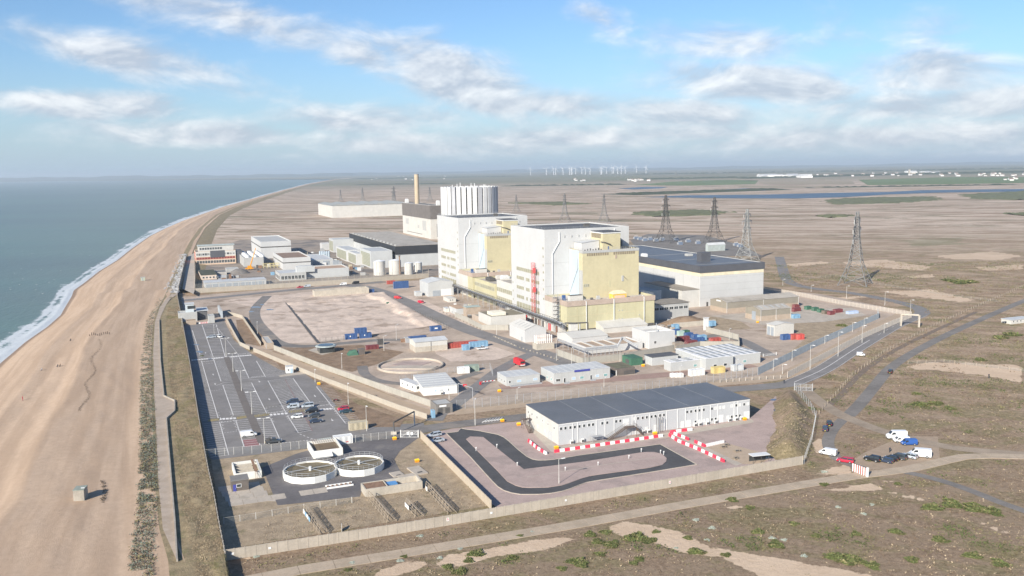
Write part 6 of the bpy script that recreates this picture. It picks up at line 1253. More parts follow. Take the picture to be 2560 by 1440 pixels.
fence('concrete_fence', 'pale concrete panel fence along the car park edge', [(565, 799), (581, 829), (600, 864), (624, 875)], 1.9, 'concrete', WALLP); fence('concrete_fence', 'pale concrete panel fence round the brown scrub patch', [(570, 786), (606, 796), (652, 864)], 1.9, 'concrete', WALLP)
fence('concrete_fence', 'pale concrete panel fence on the car park side of the patrol strip', [(634, 879), (790, 946), (900, 988), (1000, 1026), (1067, 1048)], 1.9, 'concrete', WALLP); fence('concrete_fence', 'pale concrete panel fence on the station side of the patrol strip', [(685, 875), (790, 917), (960, 977), (1089, 1021)], 2.4, 'concrete', surf('grey_fence_concrete', (.37, .35, .305), .9, .08, .3, streak=.35))
fence('steel_mesh_fence', 'tall steel mesh fence in front of the portable offices', [(1142, 1024), (1350, 1004), (1560, 984), (1800, 954), (1895, 938)], 3.4, 'mesh', STEEL, pw=.06); fence('steel_mesh_fence', 'tall blue grey pale fence running up to the container yard', [(1895, 938), (2044, 865), (2196, 797), (2194, 787)], 3.2, 'pale', surf('blue_grey_steel', (.33, .37, .40), .6, .1, .5), pw=.07)
fence('white_pale_fence', 'white concrete pale fence beside the curving road', [(1969.6, 945), (2075, 889), (2157.6, 846), (2234, 812), (2278, 794)], 2.6, 'pale', surf('white_pale', (.52, .47, .41), .8, .06, .5), pw=.1, step=2.4); fence('white_pale_fence', 'white concrete pale fence behind the turbine hall', [(2278, 791), (2252, 786), (2105, 762), (1985, 738), (1910, 726)], 2.6, 'pale', MATS['white_pale'], pw=.1, step=2.8)
fence('low_railing', 'low white post railing on the tan strip', [(1800, 957), (1880, 951), (1969, 945)], 1.3, 'mesh', MATS['white_pale'], pw=.1)
fence('chain_link_fence', 'chain link fence on white posts between car park and works', [(516, 1143), (630, 1134), (727, 1124.5), (850, 1111), (985, 1096)], 2.4, 'mesh', POLE, pw=.045, step=2.6); fence('concrete_fence', 'tan concrete panel fence between the works and the bus loop', [(1052, 1096), (1130, 1175), (1228, 1274)], 2.4, 'concrete', surf('tan_fence_concrete', (.45, .385, .30), .9, .08, .3, streak=.3), step=2.0)
fence('security_wall', 'tall pale security wall topped with mesh behind the north road', [(489, 733), (640, 724), (870, 709), (1072, 694)], 6.6, 'wall_mesh', WALLP, step=5, cat='wall'); fence('concrete_fence', 'grey concrete fence round the gravel roofed block', [(1394, 889), (1457, 912), (1560, 900), (1686, 878)], 3.0, 'concrete', MATS['grey_fence_concrete']); fence('concrete_fence', 'grey concrete fence below the flat roofed pale building', [(1137, 792), (1170, 806), (1205, 825), (1271, 826), (1290, 822)], 2.8, 'concrete', MATS['grey_fence_concrete'])
fence('concrete_fence', 'grey concrete fence round the coloured containers', [(1690, 880), (1750, 868), (1848, 868), (1846, 850), (1765, 830)], 2.8, 'concrete', MATS['grey_fence_concrete']); fence('steel_mesh_fence', 'low mesh fence on the cleared ground edge', [(800, 855), (860, 851)], 2.0, 'mesh', STEEL_D); fence('steel_mesh_fence', 'mesh fence beside the main site road', [(1020, 775), (1090, 806), (1120, 822)], 2.0, 'mesh', STEEL_D)
fence('steel_mesh_fence', 'mesh fence up the grass mound to the steel gate', [(1986, 974), (2000, 990), (2025, 1020), (2040, 1045), (2030, 1100), (2010, 1160)], 2.4, 'mesh', STEEL, pw=.06); fence('post_fence', 'short post and wire fence inside the works', [(560, 1310), (640, 1298), (760, 1276), (880, 1258)], 1.6, 'mesh', POLE, pw=.06, step=4)
fence('steel_mesh_fence', 'mesh fence inside the gate beside the modular store', [(1000, 955), (1100, 935), (1225, 922), (1232, 940)], 2.4, 'mesh', STEEL, pw=.05)
# sea wall terrace of the second station with rock armour
sheet('sea_terrace', [G(x, y, 2.5) for x, y in ((456, 722), (470, 640), (486, 632), (488, 720), (484, 735))], SLABC, 2.5, 'pale concrete terrace on the sea side of the second station'); fence('terrace_wall', 'concrete wall between the terrace and the second station', [G(487, 733, 0), G(489, 690, 0), G(488, 640, 0)], 3.4, 'concrete', CONC, cat='wall'); fence('terrace_wall', 'low grey wall between the terrace and the rock armour', [G(447, 728, 2.0), G(458, 680, 2.0), G(468, 642, 2.0)], 3.2, 'concrete', CONC_D, cat='wall')
def scatter_rocks(name, pts, size, mat, label):
    V_, F_ = [], []; ico = [(0, 0, 1), (.89, 0, .45), (.28, .85, .45), (-.72, .53, .45), (-.72, -.53, .45), (.28, -.85, .45), (.72, .53, -.45), (-.28, .85, -.45), (-.89, 0, -.45), (-.28, -.85, -.45), (.72, -.53, -.45), (0, 0, -1)]
    fi = [(0, 1, 2), (0, 2, 3), (0, 3, 4), (0, 4, 5), (0, 5, 1), (1, 6, 2), (2, 7, 3), (3, 8, 4), (4, 9, 5), (5, 10, 1), (6, 7, 2), (7, 8, 3), (8, 9, 4), (9, 10, 5), (10, 6, 1), (6, 11, 7), (7, 11, 8), (8, 11, 9), (9, 11, 10), (10, 11, 6)]
    for p in pts:
        o = len(V_); s = size * random.uniform(.6, 1.5); k = [random.uniform(.7, 1.25) for _ in range(12)]; sz = random.uniform(.6, .9); a = random.uniform(0, 6.3); ca, sa = math.cos(a), math.sin(a)
        for q, kk in zip(ico, k): x, y = q[0] * s * kk * 1.2, q[1] * s * kk; V_.append((p[0] + ca * x - sa * y, p[1] + sa * x + ca * y, p[2] + q[2] * s * kk * sz))
        F_ += [tuple(i + o for i in f) for f in fi]
    me = bpy.data.meshes.new(name); me.from_pydata(V_, [], F_); me.materials.append(mat); return tag(link(name, me), label, None, None, 'stuff')
rk = []
for i in range(620):
    t, s = random.random(), random.random(); y0 = 635 + t * 98; xr_ = np.interp(y0, [635, 680, 733], [466, 455, 444]); xl_ = np.interp(y0, [635, 680, 733], [448, 425, 400]); p = G(xl_ + (xr_ - xl_) * s, y0, .6 + 2.0 * s); rk.append((p.x, p.y, p.z))
scatter_rocks('rock_armour', rk, 1.0, surf('rock_grey', (.30, .30, .30), .9, .3, .5), 'grey boulder armour below the terrace')

# ---------------------------------------------------------------- sewage works
def settling_tank(label, px, rpx, z=1.9):
    c = G(px[0], px[1], z); r = rpx * (c - cpos).length / FOC; t = thing('settling_tank', label, 'tank', (c.x, c.y, 0), R(8)); n = 14; W_ = surf('white_tank_wall', (.72, .71, .67), .8, .06, .4, streak=.35)
    wallm = MB(); half = math.pi / n; wl = 2 * r * math.tan(half); wallm.prism([(-wl / 2, -r - .0), (wl / 2, -r), (wl / 2 * .97, -r + .28), (-wl / 2 * .97, -r + .28)], 0, z); wme = wallm.mesh('wall_segment', W_)
    for i in range(n): o = link('wall_segment', wme, t); o.rotation_euler = (0, 0, 2 * math.pi * i / n)
    MB().cone(0, 0, .05, z - .45, r - .05, r - .05, 28).build('water', BWATER, t)
    R_ = r - .15; k = 28; P_ = [(R_ * math.cos(2 * math.pi * i / k), R_ * math.sin(2 * math.pi * i / k)) for i in range(k + 1)]
    for hz_ in (.55, 1.1): MB().path([(x, y, z + hz_) for x, y in P_], .045).build('rail', STEEL, t)
    for x, y in P_[:-1]: MB().bar((x, y, z - .1), (x, y, z + 1.1), .045).build('rail_post', STEEL, t)
    a = 0.35
    for da, nm in ((0, 'bridge'), (math.pi / 2 + .5, 'scraper_arm')):
        q = (R_ * math.cos(a + da), R_ * math.sin(a + da), z + .15); MB().bar((-q[0], -q[1], q[2]), q, .13 if nm == 'bridge' else .07).build(nm, STEEL, t)
    MB().cone(0, 0, z - .6, z + .7, .4, .4, 10).build('centre_pier', FRAME, t); return t
tk1 = settling_tank('round white settling tank nearer the sea wall', (775.5, 1172), 63); settling_tank('round white settling tank beside the white container office', (897.5, 1156.5), 58.5); MB().cone(-2.2, -5.95, .35, 1.2, .22, .22, 10).build('life_ring_case', STEEL_D, tk1)
b = bld('settling_basin', 'white rectangular basin with inner walls beside the dark hut', 'basin', (588.5, 1203), 654, 579, 1185, surf('white_basin', (.72, .71, .66), .8, .06, .4, streak=.3), BWATER, par=1.3)
for k in (.28, .55, .8): MB().box(.3, b.W * k, .2, b.L * .75, b.W * k + .25, b.H - .3).build('inner_wall', CONC, b.root)
g = MB(); [g.box(b.L * .74, -.5 + i * .62, b.H + .05, b.L * .84, -.1 + i * .62, b.H + .13) for i in range(int(b.W / .62) + 2)]; g.path([(b.L * .74, -.5, b.H + 1), (b.L * .74, b.W, b.H + 1)], .04); g.path([(b.L * .84, -.5, b.H + 1), (b.L * .84, b.W, b.H + 1)], .04); g.build('walkway', RUSTY, b.root)
ld = MB(); [ld.bar((b.L * x, -1.3, 0), (b.L * x, -.1, b.H + .9), .05) for x in (.75, .83)]; [ld.bar((b.L * .75, -1.3 + k * .15, k * .3), (b.L * .83, -1.3 + k * .15, k * .3), .03) for k in range(1, 8)]; ld.build('ladder', RUSTY, b.root)
b = bld('inlet_works', 'white hopper shaped inlet works with rusty frames on top', 'basin', (784, 1148), 857, 768, 1129, MATS['white_basin'], BWATER, par=1.0); g = MB()
for i in range(10): g.bar((b.L * .15 + i * b.L * .075, .2, b.H), (b.L * .15 + i * b.L * .075, b.W - .2, b.H + .5), .07)
g.build('rusty_frame', RUSTY, b.root); MB().add([(.2, -2.2, .9), (b.L * .62, -2.2, .9), (b.L * .62, -.02, 1.7), (.2, -.02, 1.7), (.9, -1.2, 0), (b.L * .5, -1.2, 0), (b.L * .5, -.02, 0), (.9, -.02, 0)], [(0, 1, 2, 3), (0, 4, 5, 1), (1, 5, 6, 2), (3, 7, 4, 0)]).build('hopper', MATS['white_basin'], b.root)
b = bld('works_hut', 'small dark brick hut with a white framed window', 'hut', (580, 1230), 621, None, 1204, BRICKD, surf('hut_roof', (.20, .19, .18), .9), W=4.2, par=0, over=.15); window(b, 'F', 1.2, 1.0, 1.3, 1.0); door(b, 'F', (587, 1225), .8, 1.9, SIGNB)
b = bld('concrete_bays', 'open topped concrete storage bays with a blue tarpaulin', 'storage bays', (914, 1244), 1056, 903, 1224, CONC, SLABC, par=1.6, W=5.5); MB().box(.4, .4, b.H - .3, 5.6, 5.1, b.H - .15).build('rusty_grating', RUSTY, b.root); MB().box(6.2, 2.2, b.H - 1.5, 9.2, 4.6, b.H - .4).build('blue_tarpaulin', surf('tarp_blue', (.10, .26, .50), .6), b.root); MB().box(5.9, .3, b.H - 1.6, 6.1, 5.2, b.H).build('inner_wall', CONC, b.root)
t = thing('slotted_grid', 'white and rusty slotted frame lying beside the settling tanks', 'grid', G(817, 1224), AZ); MB().box(0, 0, 0, 7.2, .25, .5).box(0, 2.0, 0, 7.2, 2.25, .5).build('side_beam', SIGNW, t)
for i in range(6): MB().box(.4 + i * 1.2, .25, .1, .8 + i * 1.2, 2.0, .4).build('cross_bar', RUSTY, t)
for i, (x, y, l, w) in enumerate([(1012, 1208, 5.2, 6), (985, 1195, 3.2, 4), (1040, 1190, 3.6, 7)]): t = thing('cover_slab', ['large pale concrete cover slab with a grate', 'smaller pale cover slab with rusty edges', 'long pale cover slab beside the yellow bin'][i], 'slab', G(x, y), AZ + R(6)); MB().box(0, 0, 0, l, w, .28 + .05 * i).build('slab', SLABC, t); MB().box(l * .3, w * .15, .29 + .05 * i, l * .7, w * .28, .32 + .05 * i).build('grate', STEEL_D, t)
def rack(label, a, b_, n, boards):
    A_, B_ = G(*a), G(*b_); d = B_ - A_; L_ = d.length; t = thing('timber_rack', label, 'rack', A_, math.atan2(d.y, d.x)); wd = 2.6
    for i in range(n + 1):
        x = L_ * i / n
        MB().bar((x, 0, 0), (x, .5, 2.4), .07).build('post', TIMB, t); MB().bar((x, wd, 0), (x, .5, 2.4), .06).build('brace', TIMB, t)
    for k in range(4): MB().bar((0, .12 + k * .13, .6 + k * .58), (L_, .12 + k * .13, .6 + k * .58), .06).build('rail', TIMB, t); MB().bar((0, wd - k * .5, .1 + k * .55), (L_, wd - k * .5, .1 + k * .55), .05).build('rail', TIMB, t)
    for x, c in boards: MB().box(x, -.12, .5, x + 1.4, -.04, 1.5).build('board', c, t)
rack('weathered timber rack carrying white and blue boards', (757, 1283), (797, 1340), 6, [(1, SIGNW), (2.8, LBLUE), (4.6, SIGNW), (6.4, LBLUE)]); rack('tallest weathered timber rack below the concrete bays', (918, 1250), (967, 1308), 7, []); rack('short broken timber rack with white boards', (1012, 1268), (1036, 1295), 3, [(.5, SIGNW), (2.2, SIGNW)]); rack('long timber rack beside the tan concrete fence', (1062, 1225), (1118, 1287), 8, [(1.2, SIGNW)])
t = thing('leaning_board', 'white slatted board leaning inside the boundary wall', 'board', G(855, 1330), AZ + R(80)); [MB().box(i * .35, 0, 0, i * .35 + .3, .06, 1.5).build('slat', SIGNW, t) for i in range(5)]
for i, (x, y, lab) in enumerate([(1039, 1157, 'yellow grit bin beside the pale cover slabs'), (983, 1101, 'yellow grit bin beside the white gate'), (794, 963, 'orange grit bin at the bicycle rack'), (1294, 1065, 'yellow grit bin beside the office stair'), (1635, 1088, 'yellow grit bin at the office front door'), (1860, 1052, 'yellow grit bin at the far office corner'), (1253, 1056, 'yellow grit bin beside the pipe sculpture'), (1388, 1124, 'yellow grit bin at the office corner'), (1606, 917, 'yellow grit bin beside the green cabin'), (1893, 808, 'yellow grit bin beside the shorter taupe shed'), (1246, 981, 'yellow plate at the portable office')]):
    t = thing('grit_bin', lab, 'grit bin', G(x, y), AZ); MB().add([(0, 0, 0), (1.1, 0, 0), (1.1, .8, 0), (0, .8, 0), (-.08, -.08, .7), (1.18, -.08, .7), (1.18, .88, .7), (-.08, .88, .7)], [(0, 1, 5, 4), (1, 2, 6, 5), (2, 3, 7, 6), (3, 0, 4, 7)]).build('body', ORANGE, t); MB().add([(-.1, -.1, .7), (1.2, -.1, .7), (1.2, .9, .7), (-.1, .9, .7), (.05, .4, 1.05), (1.05, .4, 1.05)], [(0, 1, 5, 4), (1, 2, 5), (2, 3, 4, 5), (3, 0, 4)]).build('lid', surf('bin_lid', (.78, .52, .03), .5), t)
# white double gate, dark pipe gantry, concrete portal, steel gate, striped gate
def gate(name, label, a, b, h, mat, n=2):
    A_, B_ = G(*a), G(*b); d = B_ - A_; t = thing(name, label, 'gate', A_, math.atan2(d.y, d.x)); L_ = d.length
    for x in (0, L_): MB().box(x - .12, -.12, 0, x + .12, .12, h + .3).build('post', mat, t)
    for k in range(n):
        x0, x1 = .15 + k * (L_ - .3) / n, .15 + (k + 1) * (L_ - .3) / n - .1; mb = MB(); [mb.bar((x0, 0, z), (x1, 0, z), .05) for z in (.15, h / 2, h)]; [mb.bar((x, 0, .15), (x, 0, h), .05) for x in (x0, x1)]; [mb.bar((x0 + (x1 - x0) * i / 10, 0, .15), (x0 + (x1 - x0) * i / 10, 0, h), .02) for i in range(1, 10)]; mb.bar((x0, 0, .15), (x1, 0, h), .04); mb.build('leaf', mat, t)
    return t
t = gate('white_gate', 'white barred double gate with two white plates at the works', (1002, 1094), (1046, 1094), 2.2, FRAME); [MB().box(x, -.1, 1.0, x + .7, -.06, 1.8).build('plate', SIGNW, t) for x in (2.0, 3.2)]
gate('steel_gate', 'tall galvanised double gate at the head of the dirt track', (1986, 976), (2031, 978), 2.6, STEEL, 3); gate('barrier_gate', 'white swing gate beside the striped offices', (1908, 892), (1941, 888), 1.1, FRAME, 1)
t = thing('height_gantry', 'dark steel height gantry spanning the works entrance', 'gantry', G(985, 1086), 0); q = G(1036.5, 1064) - G(985, 1086); MB().bar((0, 0, 0), (0, 0, 4.1), .22, 6).build('post', STEEL_D, t); MB().bar(q, q + Vector((0, 0, 4.9)), .22, 6).build('post', STEEL, t); MB().bar((0, 0, 4.0), q + Vector((0, 0, 4.8)), .28, 6).build('beam', STEEL_D, t); MB().box(-.9, -.6, 0, .9, .6, 1.0).build('footing', CONC, t)
t = thing('entrance_portal', 'steel goalpost with a red sign across the gate drive', 'goalpost', G(1146, 987), 0); q = G(1182, 999) - G(1146, 987); MB().bar((0, 0, 0), (0, 0, 4.4), .12).build('post', STEEL, t); MB().bar(q, q + Vector((0, 0, 4.4)), .12).build('post', STEEL, t); MB().bar((0, 0, 4.4), q + Vector((0, 0, 4.4)), .14).build('beam', STEEL, t); MB().box(q.x * .35, q.y * .45 - .1, 4.1, q.x * .6, q.y * .45, 4.9).build('sign', RED, t)
t = thing('road_portal', 'pale concrete portal standing over the curving road', 'portal', G(2252, 815), 0); q = G(2297, 818) - G(2252, 815)
for p in (Vector((0, 0, 0)), q): MB().box(p.x - .4, p.y - .4, 0, p.x + .4, p.y + .4, 6.2).build('post', CONC, t)
MB().bar((0, 0, 6.3), q + Vector((0, 0, 6.3)), .55).build('beam', CONC, t)
A_, B_ = G(2131, 1179), G(2167, 1192.5); d = B_ - A_; t = thing('striped_gate', 'red and white striped gate beside the red car', 'gate', A_, math.atan2(d.y, d.x)); L_ = d.length; rust = surf('gate_rust_red', (.33, .085, .06), .7, .15, 1)
for i in range(13): MB().box(L_ * i / 13, -.08, .15, L_ * (i + 1) / 13 - .02, .08, 2.4).build('stripe', SIGNW if i % 2 == 0 else rust, t)
MB().box(L_, -.25, 0, L_ + .4, .25, 2.7).build('post', SIGNW, t)
t = thing('road_barrier', 'red and white barrier arm across the gate drive', 'barrier', G(1201, 962), AZ + R(2)); MB().box(-.3, -.3, 0, .3, .3, 1.2).build('post', RED, t); [MB().box(.3 + i * .75, -.06, 1.0, 1.05 + i * .75, .06, 1.25).build('stripe', SIGNW if i % 2 else RED, t) for i in range(8)]
t = thing('bicycle_stand', 'row of curved white cycle stands beside the access road', 'cycle stand', G(1205, 1057), AZ); [MB().path([(i * 1.1, 0, .1), (i * 1.1 + 1.4, .3, .5), (i * 1.1 + 2.4, 1.4, .55), (i * 1.1 + 2.8, 2.6, .1)], .12, 6).build('hoop', FRAME, t) for i in range(6)]
# red and white plastic barriers
bmesh_ = MB(); bmesh_.add([(0, -.28, 0), (1.62, -.28, 0), (1.62, .28, 0), (0, .28, 0), (0, -.24, .35), (1.62, -.24, .35), (1.62, .24, .35), (0, .24, .35), (0, -.13, .95), (1.62, -.13, .95), (1.62, .13, .95), (0, .13, .95)], [(0, 1, 5, 4), (4, 5, 9, 8), (2, 3, 7, 6), (6, 7, 11, 10), (8, 9, 10, 11), (0, 4, 7, 3), (4, 8, 11, 7), (1, 2, 6, 5), (5, 6, 10, 9)])
lip = MB().box(.2, -.31, 0, .5, -.24, .12).box(1.1, -.31, 0, 1.4, -.24, .12)
PRED = surf('barrier_red', (.72, .05, .09), .45, .08, 1); PWHI = surf('barrier_white', (.74, .72, .70), .5, .05, 1)
bme = {0: bmesh_.mesh('body', PRED), 1: bmesh_.mesh('body', PWHI)}; fme = {0: lip.mesh('foot', PRED), 1: lip.mesh('foot', PWHI)}
def barriers(pts, where, only=None):
    P_ = pxpoly(pts); k = 0
    for a, b in zip(P_, P_[1:]):
        d = b - a; n = max(1, int(d.length / 1.66)); ang = math.atan2(d.y, d.x)
        for i in range(n):
            c = k % 2 if only is None else only; k += 1
            t = thing('plastic_barrier', ('red' if c == 0 else 'white') + ' plastic barrier block in the row ' + where, 'barrier', a + d * (i / n), ang, 'barriers ' + where); link('body', bme[c], t); link('foot', fme[c], t)
barriers([(1386, 1132), (1657, 1092)], 'along the office front'); barriers([(1321, 1104), (1345, 1124), (1368, 1138)], 'at the corner of the office'); barriers([(1677, 1083), (1733, 1076)], 'at the office steps'); barriers([(1676, 1083), (1714, 1098), (1727, 1104)], 'beside the short path'); barriers([(1673, 1090), (1695, 1105), (1745, 1125), (1812, 1157)], 'along the path to the wall'); barriers([(1737, 1107), (1764, 1119)], 'beside the picnic plot'); barriers([(1765, 1117), (1811, 1107)], 'beyond the picnic plot', 1)
pt = thing('picnic_table', 'grey timber picnic table on the pale plot', 'picnic table', G(1808, 1120), AZ, 'picnic tables on the pale plot')
for i in range(4): MB().box(-.9, -.36 + i * .19, .72, .9, -.20 + i * .19, .77).build('top_plank', TIMB, pt)
for y in (-.8, .62): MB().box(-.9, y, .42, .9, y + .22, .47).build('seat', TIMB, pt)
for x in (-.65, .65): MB().bar((x, -.8, 0), (x, .3, .72), .06).bar((x, .8, 0), (x, -.3, .72), .06).bar((x, -.8, .40), (x, .8, .40), .05).build('leg_frame', TIMB, pt)
for x, y in ((1815, 1115), (1843, 1130), (1838, 1148)): dup(pt, G(x, y), AZ + R(random.uniform(-20, 20)))
t = thing('smoking_shelter', 'open shelter with a white flat roof inside the boundary wall', 'shelter', G(1882, 1160), AZ - R(8)); MB().box(-.2, -.2, 2.2, 5.4, 2.4, 2.35).build('roof', FRAME, t); [MB().bar((x, y, 0), (x, y, 2.2), .07).build('post', STEEL_D, t) for x in (.1, 2.6, 5.0) for y in (0, 2.2)]; MB().box(0, 2.1, .2, 5.2, 2.2, 1.6).build('back_screen', GLASS, t)
sheet('picnic_plot', [(1762, 1120), (1815, 1108), (1932, 1140), (1900, 1162), (1838, 1160)], surf('plot_shingle', (.44, .345, .255), .95, .1, .4, fine=.3), .08, 'pale shingle plot with picnic tables')
sheet('picnic_path', [(1690, 1092), (1700, 1088), (1855, 1160), (1840, 1165)], SLABC, .085, 'narrow concrete path to the boundary wall')

# ---------------------------------------------------------------- lamp columns
def lamp(px, yt, arms=1, label='', group='', ang=0.0):
    p = G(*px); h = hgt(p, yt); t = thing('lamp_column', label, 'street lamp', p, AZ + ang, group); MB().bar((0, 0, 0), (0, 0, h * .25), .12, 6).build('base', POLE, t); MB().bar((0, 0, h * .25), (0, 0, h), .085, 6, r1=.06).build('column', POLE, t)
    for s in ((1, -1) if arms == 2 else (1,)):
        MB().bar((0, 0, h), (s * 1.0, 0, h + .08), .05).build('arm', POLE, t); MB().add([(s * .8, -.16, h), (s * 1.9, -.2, h + .05), (s * 1.9, .2, h + .05), (s * .8, .16, h), (s * .85, -.12, h + .2), (s * 1.8, -.14, h + .22), (s * 1.8, .14, h + .22), (s * .85, .12, h + .2)], [(3, 2, 1, 0), (4, 5, 6, 7), (0, 1, 5, 4), (1, 2, 6, 5), (2, 3, 7, 6), (3, 0, 4, 7)]).build('lantern', FRAME, t)
for px, yt in (((583, 930), 884), ((604, 978), 927), ((630, 1036), 980), ((662, 1110), 1046), ((565.6, 892.5), 846)): lamp(px, yt, 2, 'tall twin armed lamp column on the car park median', 'lamp columns on the car park median')
for px, yt in (((855, 922), 883), ((871, 1011), 957), ((788, 956), 923), ((917, 1078), 1014), ((644, 838), 804), ((456, 830), 792), ((536, 842), 812)): lamp(px, yt, 1, 'single lamp column beside the car park fences', 'lamp columns beside the car park fences', R(-90))
for px, yt in (((960, 877), 841), ((991, 850), 812), ((1242, 837), 785), ((1391, 902), 849), ((1429, 910), 870), ((1123, 998), 959), ((1293, 998), 971), ((1823, 851), 823), ((1842, 929), 900), ((1510, 968), 945), ((1700, 940), 915), ((1463, 915), 880), ((1550, 905), 872)): lamp(px, yt, 1, 'lamp column inside the station yards', 'lamp columns inside the station', R(30))
for px, yt in (((2095, 891), 830), ((2025, 924), 863), ((2155, 857), 814), ((2210, 833), 808), ((2276, 781), 750), ((2212, 764), 730), ((2116, 746), 715), ((2027.7, 730), 713), ((1957, 714), 698), ((1980, 903), 875), ((1933, 927), 897), ((2131, 830), 806), ((1956, 935), 911), ((2160, 820), 795), ((2062, 860), 838)): lamp(px, yt, 1, 'lamp column along the fence of the curving road', 'lamp columns along the curving road', R(-60))
lamp((1397.5, 1210), 1148, 1, 'lamp column standing on the bus loop island', None); lamp((1188, 1064), 1000, 1, 'lamp column beside the access road and cycle stands', None, R(60))
for i, (x, y) in enumerate([(1190, 1128), (1242, 1120), (1293, 1166), (1413, 1178), (1495, 1165), (1603, 1131), (1651, 1135), (1659, 1138), (1572, 1148)]): t = thing('marker_post', 'small white marker post beside the bus loop', 'marker post', G(x, y), AZ, 'marker posts beside the bus loop'); MB().box(-.07, -.07, 0, .07, .07, 1.0).build('post', FRAME, t); MB().box(-.2, -.09, .9, .2, -.07, 1.3).build('plate', SIGNW, t)
for i, (x0, y0, x1, y1, n) in enumerate([(1100, 778, 1205, 826, 26), (1235, 842, 1290, 866, 15), (1300, 870, 1395, 900, 12)]):
    for k in range(n):
        p = G(x0 + (x1 - x0) * k / (n - 1), y0 + (y1 - y0) * k / (n - 1)); t = thing('kerb_block', 'small pale kerb block edging the main site road', 'kerb block', p, AZ, 'kerb blocks along the main site road'); MB().add([(-.3, -.3, 0), (.3, -.3, 0), (.3, .3, 0), (-.3, .3, 0), (-.2, -.2, .6), (.2, -.2, .6), (.2, .2, .6), (-.2, .2, .6)], [(0, 1, 5, 4), (1, 2, 6, 5), (2, 3, 7, 6), (3, 0, 4, 7), (4, 5, 6, 7)]).build('block', SLABC if k % 2 else surf('kerb_dark', (.25, .22, .18), .9), t)

fence('wire_fence', 'old post and wire fence crossing the heath beside the rail bed', [(2048, 1035), (2130, 940), (2210, 882), (2320, 822), (2440, 768), (2560, 716)], 1.3, 'mesh', TIMB, pw=.09, step=5); fence('wire_fence', 'post and wire fence along the bare shingle strip', [(2270, 910), (2360, 906), (2470, 918), (2580, 932)], 1.3, 'mesh', TIMB, pw=.09, step=4); fence('wire_fence', 'thin fence between the curving road and the lone pylon', [(2010, 700), (2090, 690), (2200, 712), (2360, 738), (2500, 756)], 1.3, 'mesh', TIMB, pw=.08, step=6)
# ---------------------------------------------------------------- vehicles
TYRE = surf('tyre_rubber', (.025, .025, .026), .9, .1, 3); RIM = surf('wheel_rim', (.42, .43, .44), .4, .1, 3, metal=.5); CGLASS = surf('car_glass', (.03, .036, .042), .08, .1, 1, spec=.6)
HEADL = surf('headlamp_glass', (.62, .64, .66), .2, .05, 3); TAILL = surf('tail_lamp_red', (.42, .02, .02), .3, .05, 3); PLATE_Y = surf('plate_yellow', (.68, .52, .08), .5, .05, 3)
def paint(name, c): 
    m = surf('car_paint_' + name, c, .28, .04, .8, spec=.5); return m
def loft(sts, mat, name, root, smooth_=False):
    mb = MB(); n = 8
    for x, zb, zt, w in sts:
        zm = zb + (zt - zb) * .45
        mb.v += [(x, -w * .86, zb), (x, -w, zb + (zm - zb) * .5), (x, -w, zm), (x, -w * .93, zt), (x, w * .93, zt), (x, w, zm), (x, w, zb + (zm - zb) * .5), (x, w * .86, zb)]
    for i in range(len(sts) - 1):
        for k in range(n): mb.f.append((i * n + k, i * n + (k + 1) % n, (i + 1) * n + (k + 1) % n, (i + 1) * n + k)); mb.m.append(0)
    mb.f.append(tuple(range(n))); mb.m.append(0); mb.f.append(tuple(range((len(sts) - 1) * n, len(sts) * n))[::-1]); mb.m.append(0)
    return mb.build(name, mat, root)
KINDS = {  # length, width, body stations (x as share of length), belt, roof, cabin (rear bottom, rear top, front top, front bottom)
    'hatch': (4.05, 1.72, .92, 1.48, (-.49, -.43, .10, .30)), 'estate': (4.65, 1.78, .93, 1.48, (-.495, -.45, .08, .26)), 'saloon': (4.6, 1.78, .93, 1.43, (-.36, -.20, .07, .25)),
    'suv': (4.6, 1.85, 1.08, 1.75, (-.49, -.44, .08, .25)), 'mpv': (4.4, 1.8, 1.0, 1.72, (-.49, -.45, .14, .36))}
def wheels(t, L_, W_, r, xs):
    w = MB(); w.bar((0, -.11, 0), (0, .11, 0), r, 14); wm = FM.setdefault(('wheel', r), w.mesh('wheel', TYRE)); h = MB(); h.bar((0, -.125, 0), (0, .125, 0), r * .6, 10); hm = FM.setdefault(('hub', r), h.mesh('rim', RIM))
    for x in xs:
        for s in (-1, 1): o = link('wheel', wm, t, (x, s * (W_ / 2 - .1), r)); link('rim', hm, o)
def lights(t, L_, W_, zf, zr):
    for s in (-1, 1):
        MB().box(L_ / 2 - .12, s * W_ * .33 - .17, zf, L_ / 2 + .015, s * W_ * .33 + .17, zf + .16).build('headlight', HEADL, t); MB().box(-L_ / 2 - .015, s * W_ * .38 - .09, zr, -L_ / 2 + .1, s * W_ * .38 + .09, zr + .30).build('tail_light', TAILL, t)
    MB().box(-L_ / 2 - .03, -.26, zr - .25, -L_ / 2, .26, zr - .13).build('number_plate', PLATE_Y, t)
